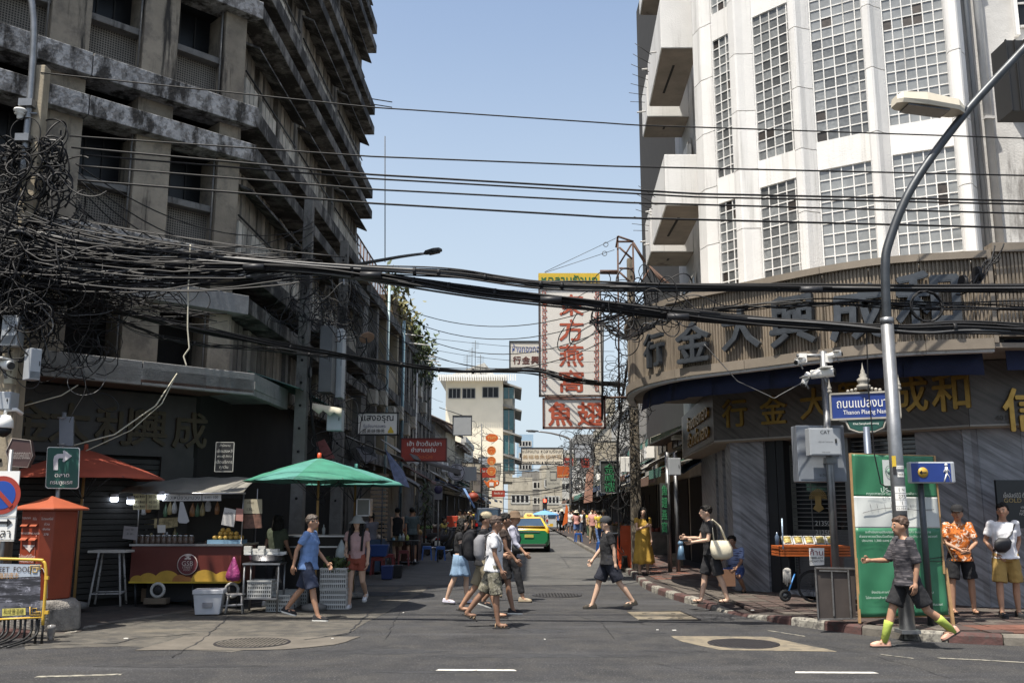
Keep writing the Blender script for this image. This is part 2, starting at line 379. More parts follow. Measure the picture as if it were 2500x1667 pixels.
stones(rk,[p for p in RK if p[1]<=61][::1],.62,hR,lambda k,s,p:(kg if p.y>27.5 else(kr if k%2 else kw))if p.y>14.9 else(kr if k%3==1 else(kw if k%3==0 else kg)),wd=.17)
tile_r=M('red brown paving block',(.068,.045,.038),.88,var=.35,scale=3,col2=(.05,.042,.037),thr=(.45,.65),bump=.5,rnd=.28)
tile_g=M('grey trodden paving block',(.085,.072,.06),.9,var=.3,scale=3,bump=.5,rnd=.22)
tile_o=M('orange red paving block',(.13,.055,.037),.88,var=.3,scale=3,bump=.5,rnd=.2)
def kerbx(y):
 for i in range(len(Pk)-1):
  if(Pk[i].y-y)*(Pk[i+1].y-y)<=0:return Pk[i].x+(Pk[i+1].x-Pk[i].x)*(y-Pk[i].y)/(Pk[i+1].y-Pk[i].y or 1)
 return 3.3
def kerby(x):
 best=12.5
 for i in range(len(Pk)-1):
  if(Pk[i].x-x)*(Pk[i+1].x-x)<=0 and Pk[i].y<17:best=Pk[i].y+(Pk[i+1].y-Pk[i].y)*(x-Pk[i].x)/(Pk[i+1].x-Pk[i].x or 1)
 return best
def shop_y(x):return 24.4-x
TS=.3;tiles=[]
def tile_mesh(nm,mat):
 b=MB();h=TS/2-.007;b.box(-h,h,-h,h,-.02,.02)
 me=b.mesh(nm);me.materials.append(mat);return me
tm=[tile_mesh('paving_block',m)for m in(tile_r,tile_g,tile_o)]
y=12.4
while y<38:
 x=3
 while x<11.5:
  ok=x>kerbx(y)+.36 and y>kerby(x)+.34 and(y<25.2-x or y>19 and x<5.2)and x<11 and(y<17.2 or x<5.6)
  if ok:tiles.append((x,y))
  x+=TS
 y+=TS
def tkind(x,y):
 if x>6.5 and y<14.2:return 2 if random.random()<.75 else 0
 if 18<y<23 and x<4.2:return 1
 if y>23:return 0 if random.random()<.8 else 2
 return 0 if random.random()<.8 else 1
tiles.sort(key=lambda t:t[1]*1.0+(0 if t[0]<9 else 20));rest=[MB(),MB(),MB()]
ca,sa=math.cos(-.0),math.sin(-.0)
for i,(x,y)in enumerate(tiles):
 k=tkind(x,y);z=.112+random.uniform(-.004,.004)
 near=abs(y-16.6)<1.4 and x<kerbx(y)+1.0
 if near:z-=.06*max(0,1-abs(y-16.6)/1.4)*max(0,1-(x-kerbx(y))/1.0)
 if i<300:
  o=bpy.data.objects.new('paving_block',tm[k]);C.objects.link(o);o.parent=rpav;o.location=(x,y,z);o.rotation_euler=(random.uniform(-.012,.012),random.uniform(-.012,.012),random.choice((0,PI/2)))
 else:rest[k].box(x-TS/2+.007,x+TS/2-.007,y-TS/2+.007,y+TS/2-.007,z-.02,z+.02)
for k in range(3):
 if rest[k].v:tag(rest[k].build('paving_blocks',(tile_r,tile_g,tile_o)[k],rpav),kind='stuff')
LK=[(-15,12.2),(-9,12.7),tuple(G(122,1552).xy),tuple(G(210,1535).xy),tuple(G(306,1517).xy),tuple(G(402,1503).xy),(-5.6,17.1),(-4.6,19.0),(-4.25,21),(-4.2,26),(-4.1,40),(-3.9,60),(-3.6,95)]
def hL(t,p):return .13 if p.x<-6.9 else max(.015,.13-(p.x+6.9)*.25)if p.y<22 else .09
PL=catmull([V((*p,0))for p in LK],8)
lk=thing('left_kerb',None,None);struct(lk)
stones(lk,[p for p in LK if p[1]<61],.75,hL,lambda k,s,p:kr if p.x<-6.3 and k%3==1 else(kw if p.x<-6 and k%3==0 else kg),wd=.16)
b=MB();rows=[[(p.x-(.02 if p.y>17 else 0),p.y+.1 if p.y<17 else p.y,max(hL(0,p)-.004,.012))for p in PL],[(-9 if p.y>16 else p.x-2,19 if p.y<17 else p.y,.09)for p in PL],[(-30,40 if p.y<17 else p.y,.09)for p in PL]]
b.sheet(rows,smooth=False)
struct(b.build('left_pavement',M('dark pavement slabs',(.062,.05,.042),.9,var=.35,scale=2.5,col2=(.04,.035,.032),bump=.5)))
lit=M('litter white',(.7,.68,.62),.7)
for px,py in[(1566,1428-2),(1660,1439),(1692,1437),(1837,1489),(1646,1538),(1645,1450),(1603,1425),(812,1558),(1605,1537),(985,1495),(1330,1560),(308,1558)]:
 p=G(px,py,.12 if px>1650 and py<1500 else .006);bb=MB();s_=random.uniform(.012,.03)
 bb.box(p.x-s_,p.x+s_,p.y-s_*.6,p.y+s_*.6,p.z,p.z+.008)
 solo(bb,'paper_scrap',lit,'tiny white scrap '+{1566:'at the feet of the woman in mustard',1660:'on the right pavement near the kerb bend',1692:'beside the sandals of the man with the tote',1837:'on the pavement edge under the orange cart',1646:'on the road beside the drain plate',1645:'just inside the striped kerb',1603:'on the trodden grey pavers',812:'beside the left manhole',1605:'near the sandy manhole patch',985:'on the parasol shadow',1330:'in the middle of the road',308:'in front of the concrete plinth'}[px],'litter','white scraps of litter on the ground')
 #LEFT CORNER BUILDING
conc=M('weathered grey concrete',(.15,.146,.138),.92,var=.3,scale=2.2,col2=(.13,.125,.115),thr=(.45,.65),bump=.35,bscale=25,col3=(.035,.033,.03),thr3=(.53,.64),scale3=1.5,stretch3=(.8,.8,.25))
ledge_m=M('mould stained white ledge',(.3,.3,.3),.9,var=.25,scale=4,col2=(.16,.155,.15),thr=(.47,.56),bump=.5,bscale=18,col3=(.022,.02,.018),thr3=(.46,.62),scale3=2.2,stretch3=(1.3,1.3,.55),rnd=.1)
ledge_d=M('black stained ledge',(.15,.145,.135),.92,var=.3,scale=4,col2=(.3,.29,.27),thr=(.57,.64),bump=.5,bscale=18,col3=(.02,.018,.016),thr3=(.4,.56),scale3=1.6,stretch3=(1,1,.5),rnd=.2)
pier_m=M('buff stained pier',(.25,.217,.168),.92,var=.25,scale=1.4,col2=(.15,.13,.105),thr=(.46,.66),bump=.3,bscale=25,col3=(.03,.027,.023),thr3=(.52,.64),scale3=1.7,stretch3=(1.5,1.5,.13),rnd=.15)
canopy_m=M('grey canopy render',(.2,.2,.2),.9,var=.2,scale=5,bump=.3,col3=(.1,.098,.095),thr3=(.56,.68),scale3=2.2,stretch3=(1.4,1.4,.25))
dark_in=M('painted interior shade',(.012,.011,.01),.95,var=.3)  # near-black colour painted in for the darkness inside and behind openings
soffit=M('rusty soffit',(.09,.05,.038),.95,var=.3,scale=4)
sheet_m=M('grey fibre cement sheet',(.21,.19,.16),.9,var=.25,scale=3,col3=(.04,.037,.033),thr3=(.5,.7),scale3=1.5,stretch3=(1.4,1.4,.2),rnd=.4)
sheet_l=M('pale fibre cement sheet',(.42,.4,.35),.9,var=.25,scale=3,col3=(.09,.08,.07),thr3=(.52,.68),scale3=1.5,stretch3=(1.4,1.4,.2),rnd=.3)
black_m=M('black metal',(.018,.018,.018),.6,.2)
glass_d=M('dark window glass',(.012,.013,.015),.3,var=.4,scale=2,spec=.25)
def gridmat():
 m=M('breeze mesh panel',(.2,.18,.15),.9,var=.2);n=m.node_tree.nodes;l=m.node_tree.links;b=n['Principled BSDF'];src=b.inputs['Base Color'].links[0].from_socket
 tc=n.new('ShaderNodeTexCoord');br=n.new('ShaderNodeTexBrick');br.offset=0;br.inputs['Scale'].default_value=1;br.inputs['Mortar Size'].default_value=.009;br.inputs['Brick Width'].default_value=.048;br.inputs['Row Height'].default_value=.048
 br.inputs['Color1'].default_value=(0,0,0,1);br.inputs['Color2'].default_value=(0,0,0,1);br.inputs['Mortar'].default_value=(1,1,1,1)
 sp=n.new('ShaderNodeSeparateXYZ');cb=n.new('ShaderNodeCombineXYZ');ml=n.new('ShaderNodeMath');ml.operation='MULTIPLY';ml.inputs[1].default_value=1.414
 l.new(tc.outputs['Object'],sp.inputs[0]);l.new(sp.outputs['X'],ml.inputs[0]);l.new(ml.outputs[0],cb.inputs[0]);l.new(sp.outputs['Z'],cb.inputs[1]);l.new(cb.outputs[0],br.inputs['Vector'])
 mx=n.new('ShaderNodeMix');mx.data_type='RGBA';l.new(br.outputs['Color'],mx.inputs[0]);mx.inputs[6].default_value=(.03,.028,.025,1);l.new(src,mx.inputs[7]);l.new(mx.outputs[2],b.inputs['Base Color']);return m
grid_m=gridmat()
Wc=(-5.72,18.4)
FC=Frame(Wc,(-1,-1)).flip();FS=Frame(Wc,(.0192,1))
LB=thing('apartment_building','grimy grey concrete building with stained double ledges on the left corner','building',(-8,22,0))
AE=9.0;SE=13.6
core=[FC.p(AE,-.55,0),FC.p(.3,-.55,0),FS.p(.3,-.5,0),FS.p(SE,-.5,0),V((-18,32,0)),V((-18,12.0,0))]
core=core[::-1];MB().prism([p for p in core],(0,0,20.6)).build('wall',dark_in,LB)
floors=[5.54+3.15*k for k in range(5)]
def ledge(name,z0,z1,mat,bo=.51,side='both',bi=-.1):
 if side!='s':
  segs=[(-.226,3.1),(3.115,6.2),(6.215,AE)]
  for a0,a1 in segs:
   P=[FC.p(a0 if a0>0 else-.226,bo,z0),FC.p(a1,bo,z0),FC.p(a1,bi,z0),FC.p(max(a0,0),bi,z0)]
   MB().prism(P,(0,0,z1-z0)).build(name,mat,LB,bevel=.012)
 if side!='c':
  for a0,a1 in[(-.2,4.6),(4.61,9.2),(9.21,SE+.1)]:
   P=[FS.p(a0,.5,z0+(.06 if a0>0 else 0)),FS.p(a1,.5,z0+.06),FS.p(a1,bi,z0+.06),FS.p(max(a0,.02),bi,z0+.06)]
   P=[V((p.x,p.y,z0+.05))for p in P];MB().prism(P,(0,0,z1-z0-.08)).build(name,ledge_d,LB,bevel=.012)
for k,z in enumerate(floors):
 ledge('ledge',z,z+.38,ledge_m if k else canopy_m);ledge('ledge',z+.75,z+1.19,ledge_m if k!=0 else ledge_m)
ledge('parapet',20.4,20.8,ledge_m)
for i in range(6):
 a1=.47+i*1.66;a0=max(a1-.68,.0)
 zz=4.36
 for z in floors+[20.4]:
  lo=zz;hi=z
  MB().fb(FC,a0,a1,-.5,.27,lo,hi).build('pier',pier_m,LB,bevel=.01)
  if z<20:MB().fb(FC,a0,a1,-.5,.24,z+.38,z+.75).build('pier',pier_m,LB)
  zz=z+1.19
 if i<5:
  b0,b1=a1,a1+.98
  for k,z in enumerate([4.36]+[f+1.19 for f in floors]):
   top=floors[k]if k<len(floors)else 20.4
   if k:
    MB().fb(FC,b0,b1,-.12,-.06,z,z+.82).build('mesh_panel',grid_m,LB)
   zs=z+(.82 if k else 1.15)
   MB().fb(FC,b0-.01,b1+.0,-.2,.16,zs,zs+.13).build('sill',conc,LB,bevel=.01)
   MB().fb(FC,b0,b1,-.46,-.44,zs+.13,top).build('window_glass',glass_d,LB)
   MB().tube([FC.p(b0+.05,.2,z),FC.p(b0+.05,.2,top)],.018,5).build('downpipe',conc,LB)
   f=MB()
   for q in(.33,.66):f.fb(FC,b0+q-.015,b0+q+.015,-.44,-.41,zs+.13,top)
   f.build('window_frame',black_m,LB)
me_p={}
for k,z in enumerate([4.36]+[f+1.19 for f in floors]):
 top=floors[k]if k<len(floors)else 20.4;hgt=top-z
 for bay in range(3):
  a0=.1+bay*4.55;a1=a0+4.25
  MB().fb(FS,a0-.12,a0+.12,-.5,.06,z,top).build('pier',pier_m if bay==0 else conc,LB)
  x=a0+.14;MB().fb(FS,a0,a1+.2,-.2,-.14,z,top).build('back_wall',sheet_m,LB)
  while x<a1:
   if random.random()<.9:
    MB().fb(FS,x,x+.24,-.12,.0+random.uniform(0,.05),z+.02,top).build('fibre_sheet',sheet_m,LB)
    if k:MB().fb(FS,x,x+.25,-.05,.1,z+.02,z+min(.88,hgt)).build('apron_sheet',sheet_l,LB)
   x+=.3
  if k:
   MB().tube([FS.p(a0,.13,z+.95),FS.p(a1,.13,z+.95)],.022,5).build('rail',black_m,LB)
   b=MB();P=[FS.p(a0+.05,-.05,top-.32),FS.p(a0+.05,.38,top-.5),FS.p(a0+.05,.38,top-.45),FS.p(a0+.05,-.05,top-.26)]
   b.prism(P,FS.u*(a1-a0-.1)).build('sunshade',ledge_d,LB)
MB().fb(FS,11,13.5,-.2,-.15,15.9,20.4).build('blue_mesh_screen',M('blue grey mesh',(.05,.07,.1),.8),LB)
for zz in(16.3,16.1):MB().tube([FS.p(13.3,.1,zz),FS.p(13.5,1.15,zz-.1)],.02,5).build('bracket',conc,LB)
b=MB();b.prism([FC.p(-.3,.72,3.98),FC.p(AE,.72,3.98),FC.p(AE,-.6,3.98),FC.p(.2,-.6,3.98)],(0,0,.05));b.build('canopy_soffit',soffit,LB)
for a0,a1 in[(-.3,1.9),(1.91,5.2),(5.21,AE)]:
 MB().prism([FC.p(a0,.72,3.93),FC.p(a1,.72,3.93),FC.p(a1,.6,3.93),FC.p(a0,.6,3.93)],(0,0,.43)).build('canopy_fascia',canopy_m,LB,bevel=.012)
MB().prism([FC.p(-.3,.72,4.03),FC.p(AE,.72,4.03),FC.p(AE,-.6,4.03),FC.p(.2,-.6,4.03)],(0,0,.2)).build('canopy_slab',canopy_m,LB)
e=FC.p(-.3,.72,3.93)
MB().prism([e,e+V((.05,2.6,0)),e+V((-.1,2.6,0)),e+V((-.12,.05,0))],(0,0,.43)).build('canopy_fascia',canopy_m,LB)
MB().prism([e+V((.02,0,.12)),e+V((.05,2.6,.12)),e+V((-1.4,2.6,.12)),e+V((-1.4,1.3,.12))],(0,0,.15)).build('canopy_slab',canopy_m,LB)
gs=M('green corrugated sheet',(.08,.16,.13),.6,var=.2,col3=(.05,.05,.045),thr3=(.5,.65))
b=MB()
for i in range(12):
 y0=19.9+i*.32;b.add([(-5.9,y0,4.75),(-4.55,y0,4.3),(-4.55,y0+.16,4.33),(-5.9,y0+.16,4.78),(-4.55,y0+.32,4.3),(-5.9,y0+.32,4.75)],[(0,1,2,3),(3,2,4,5)])
b.build('lean_to_roof',gs,LB)
granite_k=M('dark shop stone',(.028,.024,.022),.55,var=.3,scale=4)
gold_old=M('dull gilt letters',(.05,.038,.02),.6,.3,var=.3,scale=6)
MB().fb(FC,.3,AE,-.5,-.4,2.75,3.93).build('sign_wall',granite_k,LB)
for i,(ch,px)in enumerate([('金',140),('大',240),('利',345),('興',430),('成',527)]):
 r=(px-1250)/2300/.99;a=(Wc[0]-r*Wc[1])/(.707*(1-r));P=FC.p(a+.28,-.395,3.28)
 text(ch,P,-FC.u,Z3,.74,gold_old,LB,'gilt_character',.05,.014)
b=MB();z=.2
sh=M('black roller shutter',(.02,.019,.018),.5,.4,var=.3)
while z<2.7:
 b2=MB().fb(FC,.9,AE,-.46,-.42,z,z+.085).build('shutter_slat',sh,LB);z+=.1
MB().fb(FC,.3,.95,-.5,-.36,0,2.75).build('shop_pier',granite_k,LB)
sgn=thing('shop_notice','small black notice board with white Thai lettering over the food cart roof','sign',FC.p(.86,-.3,1.9))
c=W(548,1115,17.3);b=MB();b.box(c.x-.17,c.x+.17,c.y,c.y+.03,c.z-.27,c.z+.27);b.build('board',black_m,sgn)
wh=M('sign white',(.75,.74,.7),.6,var=.05);dimw=M('dusty white lettering',(.45,.44,.4),.7)
for i,(tx,s)in enumerate([('สำนักงาน',.06),('เซ้งเฮงหลี',.085),('เศรษฐี ลัดาว',.06),('เปิดบริการ',.085),('ทุกวัน',.08)]):
 text(tx,(c.x,c.y-.005,c.z+.21-i*.1),X3,Z3,s*.9,dimw,sgn,'lettering',.002)
b=MB()
for x0,x1,z0,z1 in[(-.17,.17,.26,.27),(-.17,.17,-.27,-.26),(-.17,-.16,-.27,.27),(.16,.17,-.27,.27)]:b.box(c.x+x0,c.x+x1,c.y-.004,c.y,c.z+z0,c.z+z1)
b.build('border',dimw,sgn)
#SECOND LEFT BUILDING
def winpart(F,a0,a1,z0,z1,parent,b=.02,nx=2,nz=1,fm=None,gm=None,th=.04):
 """a window: frame with a pane child for each light"""
 fm=fm or conc;f=MB()
 for i in range(nx+1):x=a0+(a1-a0)*i/nx;f.fb(F,x-th/2,x+th/2,b-.04,b+.02,z0,z1)
 for j in range(nz+1):z=z0+(z1-z0)*j/nz;f.fb(F,a0,a1,b-.035,b+.015,z-th/2,z+th/2)
 fo=f.build('window_frame',fm,parent)
 for i in range(nx):
  for j in range(nz):
   MB().fb(F,a0+(a1-a0)*i/nx+th/2,a0+(a1-a0)*(i+1)/nx-th/2,b-.03,b-.01,z0+(z1-z0)*j/nz+th/2,z0+(z1-z0)*(j+1)/nz-th/2).build('pane',gm or glass_d,fo)
 return fo
B2=thing('shophouse_row','dark stained concrete block with vertical fins and plants trailing from its roof','building',(-7,43,0))
F2=Frame((-5.6,32.05),(.0192,1));E2=23
MB().fb(F2,0,E2,-9,0,0,9.7).build('wall',conc,B2)
buff2=M('buff concrete panel',(.27,.235,.17),.9,var=.2,scale=1.5,col3=(.12,.1,.08),thr3=(.58,.72))
for i,(a0,a1,m)in enumerate([(0,.9,conc),(2.9,3.3,conc),(5.2,5.5,buff2),(8.4,8.8,buff2),(10,10.2,conc)]):
 MB().fb(F2,a0,a1,0,.45,3.2,9.7).build('pier',m,B2)
for z in(3.4,6.2,9.3):MB().fb(F2,0,E2,0,.55,z,z+.4).build('floor_band',ledge_d,B2)
for z in(3.8,6.6):
 MB().fb(F2,5.5,8.4,.25,.4,z,z+.95).build('balcony_panel',buff2,B2)
 winpart(F2,1.0,2.8,z+.3,z+2.2,B2,nx=3);winpart(F2,5.6,8.3,z+1,z+2.4,B2,.1,nx=3);winpart(F2,3.5,5.0,z+.5,z+2.2,B2,nx=2)
x=10.5;i=0
while x<E2-.2:
 for z0,z1 in((3.8,6.2),(6.6,9.3)):
  MB().fb(F2,x,x+.16,0,.5,z0,z1).build('fin',(sheet_l,conc,ledge_d)[i%3],B2)
 x+=.62;i+=1
MB().tube([F2.p(8.9,.65,.2),F2.p(8.9,.65,10)],.07,8).build('downpipe',M('blue pvc pipe',(.1,.17,.21),.5,var=.1),B2)
MB().tube([F2.p(4.4,.65,.2),F2.p(4.4,.65,10.6)],.05,8).build('downpipe',M('pale blue pipe',(.3,.4,.42),.5,var=.1),B2)
MB().tube([F2.p(14,.65,1),F2.p(14,.65,8.4)],.04,8).build('downpipe',wh,B2)
rust=M('rusty lattice',(.1,.055,.04),.9,var=.3)
b=MB()
for i in range(15):
 b.tube([F2.p(.3+i*.7,-.3,9.7),F2.p(.3+i*.7,-.3,12.0)],.03,4)
for z in(9.9,10.4,10.9,11.4,12.0):b.tube([F2.p(.2,-.3,z),F2.p(10.4,-.3,z)],.03,4)
for i in range(40):b.tube([F2.p(i*.26,-.3,9.7),F2.p(i*.26,-.3,12)],.01,3)
b.build('rooftop_railing',rust,B2)
MB().fb(F2,.2,4,-.7,-.6,9.7,11.6).build('rooftop_wall',buff2,B2)
MB().fb(F2,9.3,22.5,-.5,.1,9.7,11.3).build('rooftop_wall',M('mossy roof wall',(.14,.1,.065),.95,var=.35,scale=3,col2=(.06,.06,.03)),B2)
for a in(9.2,11.5,15,16.4,17.5):MB().tube([F2.p(a,.3,9.5),F2.p(a,1.5,9.35)],.03,5).build('drain_spout',wh,B2)
def foliage(c,r,n,size,mb,mi=0,droop=0):
 for _ in range(n):
  u=V((random.gauss(0,.45),random.gauss(0,.45),random.gauss(0,.45)));p=V(c)+V((u.x*r[0],u.y*r[1],u.z*r[2]))
  s=size*random.uniform(.6,1.3);a=V((random.uniform(-1,1),random.uniform(-1,1),random.uniform(-1,1)-droop)).normalized()*s
  bb=a.cross(V((random.uniform(-1,1),random.uniform(-1,1),random.uniform(-1,1)))).normalized()*s*.35
  mb.add([p-a*.5,p+bb,p+a,p-bb],[(0,1,2,3)],mi)
leaf=M('leaf green',(.05,.08,.025),.6,var=.4,scale=6,col2=(.085,.1,.03));leaf_y=M('dry yellow green leaf',(.14,.13,.045),.7,var=.4,scale=6);leaf_d=M('dark leaf',(.02,.033,.016),.6,var=.4,scale=6)
b=MB()
for i in range(16):foliage(F2.p(8.5+i*.9,random.uniform(-.2,.35),11.5-i*.07+random.uniform(-.5,.3)),(.7,.9,.8),60,.22,b,0 if i>5 else random.choice((0,1,1)))
for i in range(9):foliage(F2.p(13.5+i,.45,9.9-random.uniform(0,1.2)),(.5,.6,1.2),60,.2,b,2 if i%2 else 0,1)
for k in range(30):
 a=2*PI*k/30;p=F2.p(11.2,.25,12.1);q=V((math.cos(a)*.5,math.sin(a)*.5,random.uniform(0,.5)));b.add([p,p+q*.5+V((0,0,.15)),p+q,p+q*.5+V((0,.03,.1))],[(0,1,2,3)],1)
tag(b.build('trailing_plants',[leaf,leaf_y,leaf_d],B2),kind='stuff')
#FURTHER LEFT SHOPHOUSES
tile_roof=M('old clay roof',(.1,.07,.055),.95,var=.35,scale=4,col2=(.16,.13,.1))
cream=M('cream render',(.72,.66,.53),.9,var=.06,scale=.6)
cols=[M('grey render',(.22,.21,.19),.9,var=.25,scale=.8,col3=(.06,.055,.05),thr3=(.52,.68)),M('dirty cream wall',(.4,.36,.28),.9,var=.25,scale=.8,col3=(.1,.09,.08),thr3=(.55,.7)),M('pale stained wall',(.45,.44,.4),.9,var=.25,scale=.8,col3=(.12,.11,.1),thr3=(.55,.7))]
awn=[M('blue awning',(.05,.09,.18),.8),M('grey tarpaulin',(.16,.16,.16),.8),M('green awning',(.06,.16,.12),.8),M('brown awning',(.16,.09,.06),.8),M('white awning',(.5,.5,.47),.8)]
def shophouse(side,y0,y1,h,mat,label,roof='tile',seed=0,nwin=2,awc=0):
 rs=random.Random(seed);X=(-5.55 if side<0 else 5.35)+.0192*y0
 F=Frame((X,y0),(.0192,1));
 if side>0:F.flip()
 t=thing('shophouse',label,'building',(X,(y0+y1)/2,0));L=y1-y0
 MB().fb(F,0,L-.02,-8,0,0,h).build('wall',mat,t)
 if roof=='tile':
  b=MB();b.prism([F.p(-.1,.6,h-.2),F.p(-.1,-4,h+1.9),F.p(-.1,-8,h),F.p(-.1,-8,h-.1),F.p(-.1,-4,h+1.75),F.p(-.1,.6,h-.35)],F.u*(L+.15));b.build('roof',tile_roof,t)
  rb=MB();k=int(L/.5)
  for i in range(k):rb.tube([F.p(i*.5,.62,h-.13),F.p(i*.5,-4,h+1.97)],.06,5)
  tag(rb.build('roof_ridges',tile_roof,t),kind='stuff')
 else:MB().fb(F,-.02,L,-.3,.12,h,h+.5).build('parapet',mat,t)
 w=L/nwin
 for fl in range(1,int(h//3)):
  for i in range(nwin):winpart(F,i*w+w*.2,i*w+w*.8,fl*3.1+.9,fl*3.1+2.1,t,.05,nx=2)
  MB().fb(F,0,L-.05,0,.3,fl*3.1+.1,fl*3.1+.3).build('floor_band',mat,t)
 MB().fb(F,.2,L-.25,0,.04,.1,2.8).build('shop_opening',dark_in,t)  # near-black slab on the wall paints the shade of an open shopfront
 for i in range(nwin):
  a0=i*w+.1;a1=a0+w-.2;m=awn[(awc+i)%5];d=rs.uniform(1.0,1.8);z=rs.uniform(2.9,3.3)
  b=MB();b.prism([F.p(a0,0,z+.35),F.p(a0,d,z-.25),F.p(a0,d,z-.5),F.p(a0,d-.02,z-.27),F.p(a0,0,z+.31)],F.u*(a1-a0));b.build('awning',m,t)
  if rs.random()<.7:MB().fb(F,a0+.3,a0+1.1,.05,.4,z+1.0,z+1.55).build('air_conditioner',wh,t)
 return t,F
L_=[(55.2,62,6.9,0,'tile','low tiled-roof shophouse beyond the fins block, ornate eaves end towards the camera'),(62,70,7.3,1,'tile','dirty cream shophouse behind the red lettered sign on the left'),(70,80,6.6,0,'tile','low grey shophouse with old clay roof beyond the round soup bowl sign'),(80,92,7.4,2,'flat','pale stained shophouse behind the column of orange discs'),(92,108,6.6,0,'tile','grey shophouse whose awnings reach behind the orange teapot sign'),(108,128,7.5,1,'flat','cream flat-topped shophouse right before the tall cream apartment block')]
for i,(a,b_,h,m,rf,lb)in enumerate(L_):shophouse(-1,a,b_,h,cols[m],lb,rf,i,2,i)
R_=[(26.3,32,8.6,2,'flat','pale stained shophouse next to the gold shop, behind the tangled pole'),(32,40,7.6,1,'flat','dirty cream shophouse with green awning on the right of the street'),(40,50,7.4,0,'flat','grey shophouse behind the green neon sign'),(50,62,7.2,2,'flat','pale shophouse with sunlit upper wall under the fish character sign'),(62,78,7.6,1,'flat','cream shophouse behind the crowd on the right'),(78,100,7.2,0,'flat','grey shophouse under the street lamp arm on the right'),(100,130,7.5,2,'flat','last pale shophouse on the right before the distance')]
for i,(a,b_,h,m,rf,lb)in enumerate(R_):shophouse(1,a,b_,h,cols[m],lb,rf,20+i,2,i+2)
CB=thing('apartment_block','tall cream apartment block with teal window bays and white roof canopy','building',(-7,136,0))
xl=W(1088,1000,130).x;xr=W(1228,1000,130).x;zt=W(1160,925,130).z
MB().box(xl,xr,130,146,0,zt).build('wall',cream,CB)
teal=M('teal window glass',(.05,.12,.13),.2,var=.2)
for a0,a1,y0,y1 in[(1095,1124,948,972),(1129,1160,948,972),(1178,1217,945,970)]:
 p=W(a0,y1,129.9);q=W(a1,y0,129.9);FF=Frame((p.x,129.95),(1,0));winpart(FF,0,q.x-p.x,p.z,q.z,CB,.03,nx=3,fm=M('grey window frame',(.25,.25,.24),.6),gm=glass_d,th=.1)
for y0,y1 in[(945,972),(1000,1048),(1062,1108),(1120,1150)]:
 z1=W(1228,y0,130).z;z0=W(1228,y1,130).z;b=MB();b.box(xr,xr+1.6,130.3,143,z0,z1);b.build('window_bay',teal,CB)
 f=MB()
 for k in range(9):f.box(xr+1.58,xr+1.66,130.3+k*1.55,130.4+k*1.55,z0,z1)
 for k in range(3):f.box(xr+k*.75,xr+.1+k*.75,130.2,130.3,z0,z1)
 f.build('bay_frame',cols[0],CB)
 MB().prism([(xr,129.9,z1+.5),(xr+2.6,129.9,z1-.3),(xr+2.6,129.9,z1-.1),(xr,129.9,z1+.8)],(0,13.6,0)).build('bay_roof',cols[0],CB)
 MB().box(xr,xr+1.3,130.4,143,z0-1.4,z0-.02).build('bay_apron',cols[1],CB)
MB().box(xl-1,xr+.6,128.2,147,zt,zt+.35).build('roof_canopy',wh,CB)
b=MB()
for k in range(34):b.box(xl-1+k*.32,xl-.84+k*.32,128.1,128.2,zt-.5,zt+.4)
b.build('canopy_edge',wh,CB)
MB().prism([(xl+0,130,zt+.35),(xr-1.0,130,zt+.35),(xr-2.6,130,zt+2.3)],(0,14,0)).build('gable_roof',cols[2],CB)
for k,px in enumerate((1140,1152,1160,1173)):
 p=W(px,918,128.8);b=MB();hh=3+k%3;b.tube([p,p+V((0,0,hh))],.05,4)
 for j in range(4):b.tube([p+V((-.5,0,hh-.3-j*.25)),p+V((.5,0,hh-.3-j*.25))],.02,3)
 b.build('antenna',black_m,CB)
D_=[(1262,1302,1060,260,2,'distant pale blue tower above the shark fin sign'),(1275,1328,1150,200,0,'grey block at the end of the street, left part'),(1352,1408,1098,210,2,'white block at the end of the street above the traffic light'),(1322,1372,1135,185,1,'cream low block closing the view down the street'),(1240,1300,1165,170,1,'cream low block at the left end of the street'),(1405,1460,1060,230,0,'grey block rising behind the right-hand shophouses')]
for i,(x0,x1,y0,Y,m,lb)in enumerate(D_):
 p=W(x0,y0,Y);q=W(x1,y0,Y);t=thing('city_building',lb,'building',((p.x+q.x)/2,Y,0));MB().box(p.x,q.x,Y,Y+15,0,p.z).build('wall',M('pale blue cladding',(.3,.42,.52),.6)if i==0 else cols[m],t)
 F=Frame((p.x,Y),(1,0));z=3
 while z<p.z-2:
  winpart(F,.6,q.x-p.x-.6,z,z+1.4,t,.06,nx=4,th=.25,fm=cols[2]);z+=3.2
